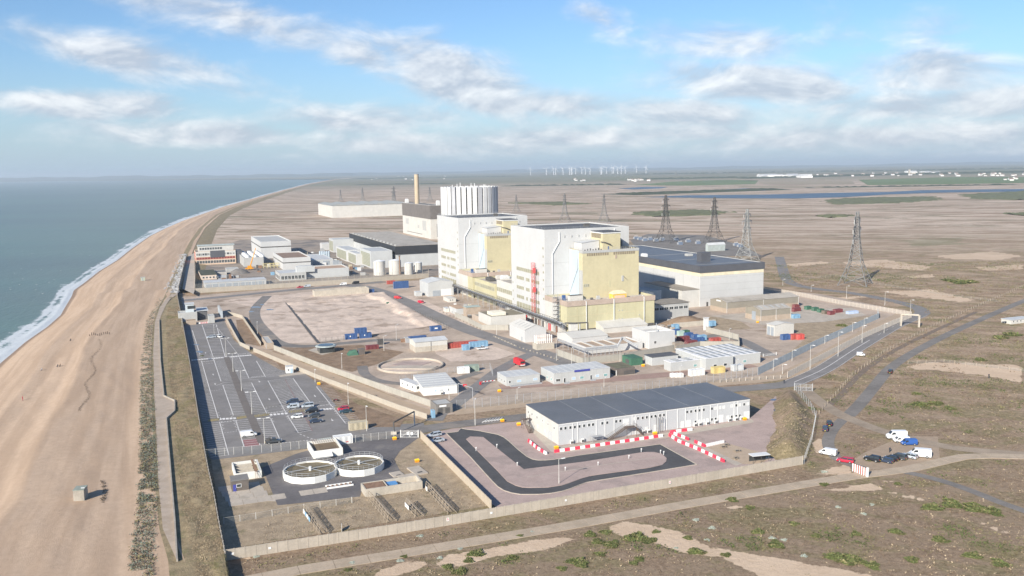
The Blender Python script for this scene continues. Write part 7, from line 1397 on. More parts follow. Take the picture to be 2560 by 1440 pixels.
def car(kind, col, label, px, heading, group=None):
    L_, W_, belt, roof, (rb, rt, ft, fb) = KINDS[kind]; w = W_ / 2; t = thing('parked_car', label, 'car', G(*px, .06), heading, group); hd = .26 if kind == 'suv' else .2
    loft([(-.5 * L_, hd + .2, belt - .1, w * .82), (-.485 * L_, hd, belt - .02, w * .95), (-.3 * L_, hd - .03, belt, w), (.1 * L_, hd - .03, belt, w), (.27 * L_, hd - .02, belt - .02, w), (.42 * L_, hd, belt - .12, w * .97), (.485 * L_, hd + .06, belt - .26, w * .88), (.5 * L_, hd + .18, belt - .36, w * .78)], col, 'body', t)
    cb = MB(); y0, y1 = w * .90, w * .74; z0, z1 = belt - .01, roof - .05
    cb.add([(rb * L_, -y0, z0), (fb * L_, -y0, z0), (fb * L_, y0, z0), (rb * L_, y0, z0), (rt * L_, -y1, z1), (ft * L_, -y1, z1), (ft * L_, y1, z1), (rt * L_, y1, z1)], [(0, 1, 5, 4), (1, 2, 6, 5), (2, 3, 7, 6), (3, 0, 4, 7)]); cb.build('windows', CGLASS, t)
    rf = MB(); e = .03; rf.add([(rt * L_ - e, -y1 - e, z1 - .02), (ft * L_ + e, -y1 - e, z1 - .02), (ft * L_ + e, y1 + e, z1 - .02), (rt * L_ - e, y1 + e, z1 - .02), (rt * L_ + .1, -y1 + .1, roof), (ft * L_ - .15, -y1 + .1, roof), (ft * L_ - .15, y1 - .1, roof), (rt * L_ + .1, y1 - .1, roof)], [(0, 1, 5, 4), (1, 2, 6, 5), (2, 3, 7, 6), (3, 0, 4, 7), (4, 5, 6, 7)]); rf.build('roof', col, t)
    pl = MB()
    for s in (-1, 1):
        for xa, xb in ((rb, rt), (fb, ft), ((rb + fb) / 2, (rt + ft) / 2)): pl.bar((xa * L_, s * y0 * 1.005, z0), (xb * L_, s * y1 * 1.01, z1), .05)
    pl.build('pillars', col, t); wheels(t, L_, W_, .33 if kind != 'suv' else .38, (-.29 * L_, .30 * L_)); lights(t, L_, W_, belt - .34, belt - .32); return t
def van(col, label, px, heading, L_=5.0, H_=1.95, W_=1.9, group=None, name='parked_van', windows=False):
    t = thing(name, label, 'van', G(*px, .06), heading, group); w = W_ / 2; bo = .30
    loft([(-.5 * L_, bo + .1, H_ - .06, w * .95), (-.49 * L_, bo, H_, w), (.16 * L_, bo, H_, w), (.24 * L_, bo, H_ - .10, w), (.36 * L_, bo, H_ * .63, w * .98), (.465 * L_, bo + .04, H_ * .50, w * .92), (.5 * L_, bo + .15, H_ * .38, w * .82)], col, 'body', t)
    ws = MB(); ws.add([(.248 * L_, -w * .84, H_ - .18), (.248 * L_, w * .84, H_ - .18), (.362 * L_, w * .88, H_ * .65), (.362 * L_, -w * .88, H_ * .65)], [(0, 1, 2, 3)]); o = ws.build('windscreen', CGLASS, t); o.location = (.03, 0, .03)
    for s in (-1, 1):
        MB().add([(.09 * L_, s * (w + .012), H_ * .62), (.32 * L_, s * (w + .012), H_ * .62), (.225 * L_, s * (w * .975 + .012), H_ * .88), (.10 * L_, s * (w * .965 + .012), H_ * .88)], [(0, 1, 2, 3) if s < 0 else (3, 2, 1, 0)]).build('side_window', CGLASS, t)
        if windows: MB().box(-.3 * L_, s * (w + .0) - .012, H_ * .60, .05 * L_, s * (w + .0) + .012, H_ * .85).build('side_window', CGLASS, t)
        MB().box(.24 * L_, s * (w + .16) - .07, H_ * .58, .27 * L_, s * (w + .16) + .07, H_ * .70).build('mirror', TYRE, t)
    MB().box(.47 * L_, -w * .85, bo, .505 * L_, w * .85, bo + .22).build('bumper', STEEL_D, t); wheels(t, L_, W_, .36, (-.30 * L_, .33 * L_)); lights(t, L_, W_, H_ * .40, H_ * .45); return t
LFT, RGT, AWAY, TOW = AZ + math.pi, AZ, AZ + math.pi / 2, AZ - math.pi / 2
NAVY = paint('navy', (.035, .05, .085)); SILV = paint('silver', (.42, .46, .50)); BLK = paint('black', (.018, .02, .024)); WHT = paint('white', (.74, .74, .73)); CRED = paint('red', (.50, .02, .05)); DGRY = paint('charcoal', (.06, .065, .07)); VBLU = paint('royal_blue', (.03, .10, .34)); DGRN = paint('dark_teal', (.03, .06, .075))
car('suv', NAVY, 'dark blue SUV at the head of the parked group', (731, 1008.5), LFT); van(SILV, 'silver small passenger van with side windows', (733, 1021), LFT, 4.2, 1.8, 1.75, windows=True); car('mpv', SILV, 'silver people carrier beside the small passenger van', (769, 1018), LFT); car('suv', BLK, 'black SUV next to the silver people carrier', (779, 1031), LFT); car('hatch', WHT, 'white hatchback parked in the bays', (743, 1045), LFT); car('hatch', DGRY, 'charcoal hatchback beside the white hatchback', (786, 1043), LFT); car('saloon', NAVY, 'dark saloon in the last bay of the group', (790, 1056), RGT); car('saloon', DGRN, 'dark teal saloon parked by the cinder verge', (864, 1032), LFT); car('hatch', CRED, 'red hatchback hidden behind the dark teal saloon', (858, 1025), LFT)
van(WHT, 'white panel van alone in the car park bays', (622, 1091), RGT, 5.0, 1.95); car('estate', SILV, 'silver estate car at the top of the car park', (528, 845), LFT + R(6)); car('hatch', WHT, 'white hatchback facing down the car park', (549, 843.5), TOW + R(20)); car('estate', SILV, 'silver estate car beside the tan fence and kerb', (1086, 1091), LFT + R(10)); car('saloon', SILV, 'silver saloon nearer the bus loop', (1093, 1105), LFT + R(8))
def pickup(col, label, px, heading, L_=5.1):
    t = thing('pickup_truck', label, 'pickup', G(*px, .06), heading); w = .9
    loft([(-.5 * L_, .42, 1.05, w * .95), (-.05 * L_, .40, 1.08, w), (.3 * L_, .40, 1.05, w), (.46 * L_, .42, .92, w * .93), (.5 * L_, .5, .8, w * .85)], col, 'body', t); MB().add([(-.08 * L_, -.82, 1.05), (.22 * L_, -.82, 1.05), (.22 * L_, .82, 1.05), (-.08 * L_, .82, 1.05), (-.06 * L_, -.7, 1.68), (.12 * L_, -.7, 1.68), (.12 * L_, .7, 1.68), (-.06 * L_, .7, 1.68)], [(0, 1, 5, 4), (1, 2, 6, 5), (2, 3, 7, 6), (3, 0, 4, 7)]).build('windows', CGLASS, t); MB().box(-.065 * L_, -.73, 1.66, .125 * L_, .73, 1.74).build('roof', col, t); MB().box(-.49 * L_, -.78, 1.06, -.1 * L_, .78, 1.10).build('load_bed', STEEL_D, t); wheels(t, L_, 1.8, .38, (-.30 * L_, .31 * L_)); lights(t, L_, 1.8, .75, .75); return t
t = pickup(DGRY, 'dark pickup with tools in its bed beside the chain link fence', (684, 1108), RGT); MB().box(-2.2, -.6, 1.1, -1.2, .5, 1.9).box(-1.1, -.4, 1.1, -.9, .4, 2.3).build('load', STEEL_D, t); pickup(WHT, 'white pickup beside the pale blue containers', (1206, 874), RGT + R(4))
fe = thing('fire_engine', 'red fire engine on the site road', 'fire engine', G(1298, 914), TOW + R(4)); MB().box(-3.4, -1.15, .7, 1.5, 1.15, 2.9).build('body', RED, fe); MB().box(1.5, -1.15, .6, 3.4, 1.15, 2.8).build('cab', RED, fe); MB().box(3.36, -1.0, 1.6, 3.44, 1.0, 2.5).build('windscreen', CGLASS, fe); MB().box(-3.3, -.7, 2.9, 1.4, .7, 3.2).build('ladder_rack', RED, fe); MB().box(3.38, -1.1, .6, 3.5, 1.1, 1.0).build('bumper', FRAME, fe); wheels(fe, 6.8, 2.4, .5, (-2.0, 2.4)); lights(fe, 6.8, 2.3, 1.1, 1.0)
for i in range(5): MB().box(-3.2 + i * .92, 1.15, 1.0, -2.4 + i * .92, 1.18, 2.3).build('locker_shutter', STEEL, fe)
van(RED, 'red van on the main site road', (995, 747), TOW + R(60), 5); t = van(CRED, 'small red van beside the dirt plot', (1053, 758), TOW + R(40), 4.2, 1.8); van(WHT, 'white van on the road behind the concrete bund', (858, 713), LFT, 5); van(BLK, 'black van on the road behind the concrete bund', (889, 710), LFT, 5.4, 2.2); pickup(CRED, 'red flatbed truck beside the security wall', (750, 720), LFT); van(SILV, 'silver van behind the red flatbed truck', (768, 718), LFT, 5)
hu = R(118)
car('estate', BLK, 'black hatchback parked beyond the other on the cinder lane', (2073, 1062), R(72)); car('estate', NAVY, 'navy hatchback with red tail lamps on the cinder lane verge', (2063, 1075), R(70)); van(WHT, 'white delivery van with closed rear doors on the cinder lane', (2070, 1137), R(142), 4.9, 1.95); car('estate', CRED, 'bright red estate car beside the striped gate', (2113, 1155), R(150)); car('suv', BLK, 'black four by four at the end of the parked row', (2181, 1152), R(135)); car('estate', NAVY, 'navy estate second from the black four by four', (2212, 1155), R(133)); car('hatch', BLK, 'black hatchback between two darker estates', (2228, 1150), R(132)); car('mpv', DGRY, 'charcoal people carrier beside the silver estate', (2247, 1147), R(132)); car('estate', SILV, 'silver estate car in the dark row', (2273, 1144), R(130)); car('estate', BLK, 'black estate car beside the long white van', (2301, 1140), R(150))
van(WHT, 'tall white van parked beyond the blue van', (2241, 1097), R(176), 5.9, 2.6, 2.0); van(WHT, 'low white van between the tall van and the blue van', (2253, 1105), R(176), 4.6, 1.75); van(VBLU, 'royal blue panel van', (2272, 1112), R(176), 4.5, 1.85); van(WHT, 'long white van beside the parked dark cars', (2300, 1142), R(160), 5.9, 2.5, 2.0)
car('hatch', BLK, 'black car parked on the cinder track', (2226, 932), R(60)); car('saloon', BLK, 'black saloon beside the white heath cottage', (2517, 808), R(170)); van(WHT, 'small white trailer van on the verge of the curving road', (2152, 890), R(-20), 3.4, 1.7)
mt = thing('motorcycle', 'dark parked motorcycle in the car park bays', 'motorcycle', G(840, 1003), RGT); [MB().bar((x, -.06, .32), (x, .06, .32), .32, 12).build('wheel', TYRE, mt) for x in (-.7, .7)]; MB().box(-.5, -.15, .45, .4, .15, .85).build('body', MAROON, mt); MB().bar((.45, -.35, 1.0), (.45, .35, 1.0), .03).build('handlebar', STEEL_D, mt); MB().box(-.75, -.14, .8, -.05, .14, .92).build('seat', TYRE, mt)
b = bld('heath_cottage', 'white flat roofed cottage out on the heath', 'building', (2528, 811), 2580, None, 801, WHITE2, ROOFG, W=6, par=0); [window(b, 'F', 1 + i * 2.6, .9, 1.0, 1.0) for i in range(4)]

# ---------------------------------------------------------------- pylons
def pylon(px, yt, mat, label, rz, group=None, wide=1.0, parts=True):
    p = G(*px); H_ = hgt(p, yt); t = thing('pylon', label, 'pylon', p, rz, group); bw = H_ * .19 * wide; br = MB(); r = H_ * .0026 + .02
    prof = lambda z: bw * np.interp(z / H_, [0, .30, .62, 1], [1, .43, .21, .08])
    lv = [0, .13, .24, .33, .42, .50, .57, .64, .70, .76, .82, .88, .94, 1.0]
    for sx_, sy_ in ((-1, -1), (1, -1), (1, 1), (-1, 1)):
        MB().path([(sx_ * prof(z * H_), sy_ * prof(z * H_), z * H_) for z in (0, .30, .62, 1.0)], r * 1.7).build('leg', mat, t)
    for a, b in zip(lv, lv[1:]):
        wa, wb = prof(a * H_), prof(b * H_); S = [(-1, -1), (1, -1), (1, 1), (-1, 1)]
        for k in range(4):
            (x0, y0), (x1, y1) = S[k], S[(k + 1) % 4]
            br.bar((x0 * wa, y0 * wa, a * H_), (x1 * wb, y1 * wb, b * H_), r); br.bar((x1 * wa, y1 * wa, a * H_), (x0 * wb, y0 * wb, b * H_), r); br.bar((x0 * wb, y0 * wb, b * H_), (x1 * wb, y1 * wb, b * H_), r * .9)
    br.build('bracing', mat, t)
    for z, ln in ((.62, .15), (.76, .19), (.89, .14)):
        w0 = prof(z * H_); ca = MB()
        for s in (-1, 1):
            tip = (s * (w0 + ln * H_), 0, z * H_ + H_ * .012)
            for y in (-w0, w0): ca.bar((s * w0, y, z * H_), tip, r); ca.bar((s * w0, y, (z + .045) * H_), tip, r)
            for q in (.33, .66): x = s * (w0 + ln * H_ * q); ca.bar((x, -w0 * (1 - q), z * H_ + H_ * .012 * q), (x, w0 * (1 - q), z * H_ + H_ * .012 * q), r * .8)
        ca.build('crossarm', mat, t)
        if parts:
            for s in (-1, 1): MB().bar((s * (w0 + ln * H_), 0, z * H_ + H_ * .01), (s * (w0 + ln * H_), 0, z * H_ - H_ * .05), r * 1.5, 6).build('insulator', GREYP, t)
    return t
PYG = surf('pylon_grey', (.20, .20, .195), .7, .1, .5); PYD = surf('pylon_dark', (.10, .095, .09), .8, .1, .5)
pylon((2138, 712), 529, PYG, 'tall grey lattice pylon standing alone on the heath', R(56)); pylon((1866, 653), 523, surf('pylon_pale', (.30, .31, .30), .7, .1, .5), 'pale grey lattice pylon beside the turbine hall roof', R(52)); pylon((1664, 606), 488, PYD, 'dark lattice pylon nearer the reactor building on the substation', R(56)); pylon((1785, 606), 493, PYD, 'dark lattice pylon beside the grey green shed', R(56))
for (x, yb, yt) in ((852, 505, 474), (907, 505, 469), (985.6, 532, 465), (1075, 504, 467), (1291, 530, 486), (1412, 556, 483), (1510, 556, 484), (1900, 432, 420), (1690, 440, 426)): pylon((x, yb), yt, PYG, 'distant grey pylon out on the shingle plain', R(70), 'distant pylons on the plain', parts=False)

# ---------------------------------------------------------------- wind farm on the marsh
TW = surf('turbine_white', (.78, .78, .78), .5, .02, .1)
tb_t, tb_n, tb_b = MB().cone(0, 0, 0, 80, 2.6, 1.5, 10).mesh('tower', TW), MB().box(-2.0, -6, 79, 2.0, 5, 83.5).mesh('nacelle', TW), MB().add([(-1.2, -6.4, 0), (1.4, -6.4, 2), (.5, -6.4, 42), (-.3, -6.4, 42), (-1.2, -7.2, 0), (1.4, -6.9, 2), (.5, -6.6, 42), (-.3, -6.6, 42)], [(0, 1, 2, 3), (4, 5, 6, 7), (0, 1, 5, 4), (1, 2, 6, 5), (3, 2, 6, 7), (0, 3, 7, 4)]).mesh('blade', TW)
for i, (x, y) in enumerate([(1497, 108), (1610, 108), (1662, 108), (1676, 107), (1728, 105), (1775, 106), (1786, 105), (1792, 103), (1818, 102), (1862, 102), (1887, 103), (1920, 105), (1998, 104), (2004, 101), (2037, 97), (2077, 99), (2087, 97), (2117, 100), (2142, 101), (2170, 97), (2250, 92), (2318, 96)]):
    p = G(800 + x / 2.844, 400 + y / 2.844); t = thing('wind_turbine', 'white three bladed wind turbine out on the marsh', 'wind turbine', p, R(-25), 'wind turbines on the marsh'); s = (p.length / 10900) ** .5; t.scale = (s * 1.25, s * 1.25, s * .95)
    link('tower', tb_t, t); link('nacelle', tb_n, t); hub = MB
    for k in range(3): o = link('blade', tb_b, t, (0, 0, 81.5)); o.rotation_euler = (0, R(i * 47 + k * 120), 0)

# ---------------------------------------------------------------- marsh: lakes, fields, tree belts, far town
Zm = lambda x, y: (1560 + x / 2.56, 380 + y / 2.56)
LAKE = surf('lake_water', (.07, .11, .16), .5, .15, .004)
sheet('lake', [Zm(*p) for p in [(130, 290), (400, 278), (900, 273), (1300, 263), (1700, 256), (1900, 245), (2560, 237), (2700, 236), (2700, 252), (2560, 253), (2000, 261), (1700, 272), (1400, 290), (1100, 298), (700, 297), (400, 293)]], LAKE, .35, 'long blue lake out on the shingle')
sheet('lake', [Zm(*p) for p in [(-40, 234), (120, 224), (280, 224), (240, 233), (60, 240)]], LAKE, .35, 'small blue lake beyond the green field'); sheet('lake', [Zm(*p) for p in [(640, 240), (800, 232), (960, 236), (900, 247), (720, 250)]], LAKE, .35, 'narrow blue pool among the scrub')
FG = surf('green_field', (.125, .165, .06), .95, .12, .003); FB = surf('stubble_field', (.30, .245, .165), .95, .1, .003)
for lab, m, P_ in [('pale green field beyond the lake', FG, [(60, 212), (300, 190), (650, 178), (860, 182), (840, 206), (420, 216)]), ('wide green pasture below the far town', FG, [(1500, 178), (2100, 160), (2700, 158), (2700, 196), (2100, 206), (1560, 212)]), ('pale stubble field beside the pasture', FB, [(860, 190), (1460, 186), (1480, 206), (900, 208)]), ('brown ploughed strip beyond the lake', FB, [(700, 214), (1500, 222), (1460, 232), (760, 226)]), ('tan strip in front of the white sheds', FB, [(620, 172), (1150, 168), (1400, 176), (800, 184)])]: sheet('field', [Zm(*p) for p in P_], m, .22, lab)
TREES = surf('tree_belt_leaf', (.055, .068, .032), .95, .35, .02)
def belt(a, b, depth, h, label, dens=1.0):
    A_, B_ = G(*a), G(*b); L_ = (B_ - A_).length; d = (B_ - A_).normalized(); n = Vector((-d.y, d.x, 0)); nx = int(min(260, L_ / 14)); s = np.linspace(0, 1, nx); w = np.linspace(0, 1, 7); Sg, Wg = np.meshgrid(s, w, indexing='ij')
    X = A_.x + d.x * Sg * L_ + n.x * Wg * depth; Y = A_.y + d.y * Sg * L_ + n.y * Wg * depth; gap = np.repeat((RNG.uniform(0, 1, nx) < dens * .9).astype(float)[:, None], 7, 1)
    Z = h * np.sin(np.pi * Wg) ** .5 * (.25 + .75 * RNG.uniform(.2, 1, Sg.shape)) * gap * np.clip(np.sin(np.pi * Sg) * 6, 0, 1); tag(link('treeline', grid_mesh('treeline', X, Y, Z, TREES, smooth=False)), label, None, None, 'stuff')
for i, (a, b, dp, h, dn, lab) in enumerate([((1250, 466), (1560, 462), 120, 7, .8, 'low scrub belt on the plain'), ((1590, 488), (1990, 474), 200, 6, .75, 'scrub along the near lake shore'), ((1600, 449), (1880, 444), 160, 10, .9, 'tree belt behind the pale green field'), ((1880, 447), (2300, 436), 180, 12, .85, 'trees round the white sheds'), ((2230, 438), (2640, 430), 220, 14, .95, 'dark trees round the far town'), ((1560, 437), (2640, 421), 260, 14, .7, 'far tree belt across the marsh'), ((860, 448), (1300, 441), 260, 9, .6, 'far tree belt along the coast road'), ((2020, 470), (2560, 462), 100, 4, .5, 'thin scrub on the far lake shore'), ((880, 462), (1110, 460), 150, 5, .7, 'dark scrub belt behind the chimney'), ((1300, 427), (1700, 424), 300, 16, .7, 'blue wooded rise behind the wind turbines'), ((1900, 416), (2640, 405), 500, 22, .8, 'blue wooded rise behind the far town')]): belt(a, b, dp, h, lab, dn)
for i, (poly, lab) in enumerate([([(1560, 534), (1640, 528), (1740, 524), (1835, 530), (1780, 538), (1650, 542)], 'gorse thicket'), ([(2060, 500), (2160, 494), (2330, 492), (2360, 500), (2240, 508), (2080, 512)], 'gorse thicket'), ([(2410, 486), (2560, 478), (2640, 482), (2560, 500), (2430, 498)], 'gorse thicket'), ([(1270, 508), (1400, 505), (1480, 510), (1380, 514)], 'gorse thicket'), ([(2040, 540), (2110, 536), (2140, 541), (2070, 545)], 'gorse thicket'), ([(2520, 535), (2580, 528), (2640, 534), (2560, 540)], 'gorse thicket')]):
    pw = pxpoly(poly); c = sum(pw, Vector()) / len(pw); mnx, mxx, mny, mxy = min(p.x for p in pw), max(p.x for p in pw), min(p.y for p in pw), max(p.y for p in pw); X, Y = np.meshgrid(np.linspace(mnx, mxx, 60), np.linspace(mny, mxy, 40)); sd = sdist(X, Y, pw) + 13 * wob(X, Y, 26); Z = np.where(sd > 0, np.clip(sd / 6, 0, 1) * 2.2 * RNG.uniform(.4, 1.0, X.shape), -.6); tag(link('gorse', grid_mesh('gorse', X, Y, Z, surf('gorse_leaf', (.135, .14, .07), .95, .35, .05), smooth=False)), 'low green gorse thicket out on the plain', None, None, 'stuff')
tw = surf('town_white', (.70, .69, .66), .7, .05, .01); tr_ = surf('town_roof', (.22, .16, .13), .8, .2, .01); tg = surf('town_grey_roof', (.5, .5, .5), .7)
def hut_mesh(l, w, h, r, m1, m2):
    mb = MB(); mb.quad((0, 0, 0), (l, 0, 0), (l, 0, h), (0, 0, h)); mb.quad((l, w, 0), (0, w, 0), (0, w, h), (l, w, h)); mb.poly([(0, w, 0), (0, 0, 0), (0, 0, h), (0, w / 2, h + r), (0, w, h)]); mb.poly([(l, 0, 0), (l, w, 0), (l, w, h), (l, w / 2, h + r), (l, 0, h)]); a = mb.mesh('wall', m1); rb = MB(); rb.quad((-.4, -.4, h - .1), (l + .4, -.4, h - .1), (l + .4, w / 2, h + r), (-.4, w / 2, h + r)); rb.quad((-.4, w / 2, h + r), (l + .4, w / 2, h + r), (l + .4, w + .4, h - .1), (-.4, w + .4, h - .1)); return a, rb.mesh('roof', m2)
hm1, hm2 = hut_mesh(14, 9, 5.5, 3, tw, tr_), hut_mesh(60, 26, 8, 3, tw, tg)
def town(n, x0, x1, y0, y1, meshes, label, group, cat, name):
    for i in range(n):
        p = G(random.uniform(x0, x1), random.uniform(y0, y1)); t = thing(name, label, cat, p, random.uniform(-.4, .4), group); s = random.uniform(.8, 1.5); t.scale = (s, s, s); link('wall', meshes[0], t); link('roof', meshes[1], t)
town(16, 1880, 2005, 439, 445, hm2, 'long white shed at the edge of the marsh town', 'white sheds at the marsh town', 'shed', 'far_shed'); town(42, 2040, 2560, 433, 442, hm1, 'small white house of the far marsh town', 'houses of the far town', 'house', 'far_house'); town(6, 2250, 2330, 431, 434, hm2, 'white shed behind the far church tower', 'sheds behind the church', 'shed', 'far_shed'); town(8, 1560, 1625, 449, 457, hm1, 'white farm building beside the pale green field', 'farm buildings beside the green field', 'house', 'far_house'); town(9, 850, 1150, 440, 450, hm1, 'white house on the far coast road', 'houses on the coast road', 'house', 'far_house'); town(6, 2500, 2560, 444, 452, hm1, 'small white house on the pasture edge', 'houses on the pasture edge', 'house', 'far_house'); town(7, 1430, 1600, 449, 453, hm1, 'white barn behind the scrub belt', 'barns behind the scrub belt', 'house', 'far_house')
ct = thing('church_tower', 'pale square church tower above the far town', 'church', G(2273, 437)); MB().box(-5, -5, 0, 5, 5, 34).build('tower', CONC, ct); [MB().cone(x, y, 34, 39, 1, .1, 6).build('pinnacle', CONC, ct) for x in (-4.2, 4.2) for y in (-4.2, 4.2)]; MB().box(5, -5, 0, 40, 5, 12).build('nave', CONC, ct)

# ---------------------------------------------------------------- beach things and people
p = beach_at(184, 1253); bl = thing('concrete_block', 'square grey green concrete block standing on the shingle', 'concrete block', p, R(10)); MB().box(0, 0, -.4, 2.6, 3.4, 2.7).build('block', CONC_D, bl); MB().box(-.06, -.06, 2.7, 2.66, 3.46, 2.86).build('cap', surf('green_cap', (.26, .29, .25), .9, .15, .5), bl); MB().box(1.6, 1.2, 2.86, 2.5, 1.5, 2.95).build('plank', SIGNW, bl)
p = beach_at(352, 702); t = thing('beach_hut', 'pale green hut alone on the upper beach', 'hut', p, AZ); MB().box(0, 0, -.3, 3.2, 3.2, 2.5).build('wall', surf('hut_green', (.38, .43, .33), .8), t); MB().box(-.2, -.2, 2.5, 3.4, 3.4, 2.7).build('roof', GREYP, t); MB().box(.9, -.05, 0, 1.9, -.005, 2.0).build('door', DOORG, t)
for i in range(11): p = beach_at(224 + i * 5, 840 - 2 * math.sin(i) - i * .5); t = thing('groyne_post', 'weathered timber groyne stump on the shingle', 'timber post', p, 0, 'groyne stumps on the shingle'); MB().bar((0, 0, -.4), (.1 * (i % 3 - 1), 0, 1.0 + .5 * ((i * 7) % 4) / 4), .18, 6).build('post', surf('dark_timber', (.11, .085, .065), .9), t)
SKIN = surf('skin_tone', (.42, .27, .20), .6, .05, 5)
def person(label, p, rz, coat, legs, sit=False, carry=None):
    t = thing('person', label, 'person', p, rz); hip = .45 if sit else .92
    J = [(0, 0, hip), (0, 0, hip + .28), (0, .0, hip + .52), (0, 0, hip + .62), (0, 0, hip + .74), (.20, 0, hip + .5), (.27, .05, hip + .24), (.26, .2, hip + .05), (-.20, 0, hip + .5), (-.27, .05, hip + .24), (-.26, .2, hip + .05)]
    J += [(.10, 0, hip - .05), (.11, .45, .5), (.11, .5, .05), (-.10, 0, hip - .05), (-.11, .45, .5), (-.11, .5, .05)] if sit else [(.10, 0, hip - .05), (.12, .05, .48), (.12, 0, .05), (-.10, 0, hip - .05), (-.12, -.04, .48), (-.13, -.08, .05)]
    E_ = [(0, 1), (1, 2), (2, 3), (3, 4), (2, 5), (5, 6), (6, 7), (2, 8), (8, 9), (9, 10), (0, 11), (11, 12), (12, 13), (0, 14), (14, 15), (15, 16)]; rad = [.16, .17, .16, .07, .11, .09, .07, .05, .09, .07, .05, .11, .08, .06, .11, .08, .06]
    me = bpy.data.meshes.new('body'); me.from_pydata(J, E_, []); me.materials.append(coat); me.materials.append(legs); o = link('body', me, t); sk = o.modifiers.new('skin', 'SKIN'); me.skin_vertices[0].data[0].use_root = True
    for i, r in enumerate(rad): me.skin_vertices[0].data[i].radius = (r, r)
    o.modifiers.new('sub', 'SUBSURF').levels = 1
    MB().cone(0, .0, hip + .66, hip + .90, .10, .085, 10).build('head', SKIN, t); MB().cone(0, -.02, hip + .82, hip + .94, .112, .07, 10).build('hair', STEEL_D, t); lg = MB()
    for s in (.12, -.12): lg.box(s - .07, -.1, 0, s + .07, .16 + (.4 if sit else 0), .09)
    lg.build('shoes', legs, t); return t
CR, CD, CB = surf('red_coat', (.40, .04, .06), .8), surf('dark_coat', (.04, .045, .055), .8), surf('blue_jeans', (.07, .10, .17), .85)
person('standing person in a red coat on the shingle', beach_at(57, 1001), R(120), CR, CD); person('seated person in a dark coat beside another on the beach', beach_at(145, 917), R(150), CD, CB, True); person('seated person in a brown coat beside another on the beach', beach_at(151, 916), R(150), surf('brown_coat', (.13, .09, .06), .85), CB, True); person('person sitting low on the shingle near the couple', beach_at(105, 926), R(140), surf('grey_coat', (.25, .25, .27), .85), CD, True); person('dark clothed person bending near the groyne stumps', beach_at(177, 852), R(170), CD, CD, True); person('dark clothed person standing beside the parked row', G(2224, 1131), R(200), CD, CD); person('dark clothed person standing on the old fence line', G(2472, 945), R(180), CD, CB); person('dark clothed person at the roadside by the steel gate', G(1960, 959), R(200), CD, CB)
gb = MB().add([(0, 0, 0), (.25, .35, 0), (-.25, .3, .0), (0, -.35, 0), (.75, .1, .22), (-.75, .1, .22), (0, 0, .14)], [(0, 4, 1), (0, 2, 5), (3, 1, 6), (3, 6, 2), (1, 2, 6), (0, 1, 4), (0, 5, 2)]).mesh('body', SIGNW)
for i in range(30): p = G(random.uniform(20, 330), random.uniform(600, 740), SEA_Z + .3); t = thing('gull', 'white gull resting on the sea', 'gull', p, random.uniform(0, 6), 'gulls resting on the sea'); t.scale = (1.5, 1.5, 1.5); link('body', gb, t)

# ---------------------------------------------------------------- plants
def leaf_cloud(pts, sizes, mat_ids, nleaf, mats, name, label, flat=.6):
    N = len(pts); pts = np.asarray(pts); n = N * nleaf; c = np.repeat(pts, nleaf, 0); s = np.repeat(np.asarray(sizes), nleaf)
    off = RNG.normal(size=(n, 3)) * s[:, None] * np.array([.5, .5, .30 * flat]); off[:, 2] = np.abs(off[:, 2]) + .03; base_ = c + off; d1 = RNG.normal(size=(n, 3)); d1 /= np.linalg.norm(d1, axis=1)[:, None]; d2 = RNG.normal(size=(n, 3)); d2[:, 2] = np.abs(d2[:, 2]) * .8; d2 /= np.linalg.norm(d2, axis=1)[:, None]
    ls = (s * RNG.uniform(.22, .5, n))[:, None]; v = np.stack([base_ - d1 * ls * .5, base_ + d1 * ls * .5, base_ + d2 * ls], 1).reshape(-1, 3); v[:, 2] = np.maximum(v[:, 2], np.repeat(c[:, 2], 3) - .02)
    me = bpy.data.meshes.new(name); me.vertices.add(len(v)); me.vertices.foreach_set('co', v.astype(np.float32).ravel()); me.loops.add(len(v)); me.loops.foreach_set('vertex_index', np.arange(len(v), dtype=np.int32)); me.polygons.add(n); me.polygons.foreach_set('loop_start', np.arange(0, len(v), 3, dtype=np.int32)); me.polygons.foreach_set('loop_total', np.full(n, 3, np.int32)); me.update(calc_edges=True)
    for m in mats: me.materials.append(m)
    me.polygons.foreach_set('material_index', np.repeat(np.asarray(mat_ids, np.int32), nleaf)); o = link(name, me); return tag(o, label, None, None, 'stuff')
LV1 = surf('heather_brown', (.20, .145, .095), .95, .3, .5); LV2 = surf('olive_turf', (.20, .18, .085), .95, .3, .5); LV3 = surf('broom_green', (.095, .115, .040), .95, .3, .5); LV4 = surf('sea_kale_grey', (.33, .36, .30), .9, .15, .5); LV5 = surf('dry_straw', (.42, .33, .22), .95, .2, .5)
site_poly = pxpoly([(440, 735), (900, 690), (1600, 600), (1920, 700), (2290, 770), (2310, 790), (2000, 975), (2045, 1040), (2010, 1168), (1673, 1226), (1240, 1300), (560, 1408)])
road_lines = [(smooth(pxpoly(base), 3), 4.2), (smooth(pxpoly([(2660, 715), (2560, 752), (2400, 822), (2300, 872), (2230, 917), (2185, 968), (2150, 1010), (2120, 1040)]), 3), 3.2), (pxpoly([(2108, 1048), (2082, 1075), (2070, 1105), (2082, 1135), (2110, 1155), (2160, 1172)]), 3.4), (pxpoly([(2008, 968), (2060, 1012), (2110, 1041), (2200, 1076), (2290, 1100), (2400, 1122), (2560, 1136), (2680, 1146)]), 4.0), (pxpoly([(2225, 1173), (2290, 1186), (2360, 1204), (2430, 1228), (2500, 1256), (2580, 1284)]), 2.3), (pxpoly([(1985, 956), (2060, 922), (2140, 871), (2230, 818), (2300, 787)]), 5.5)]
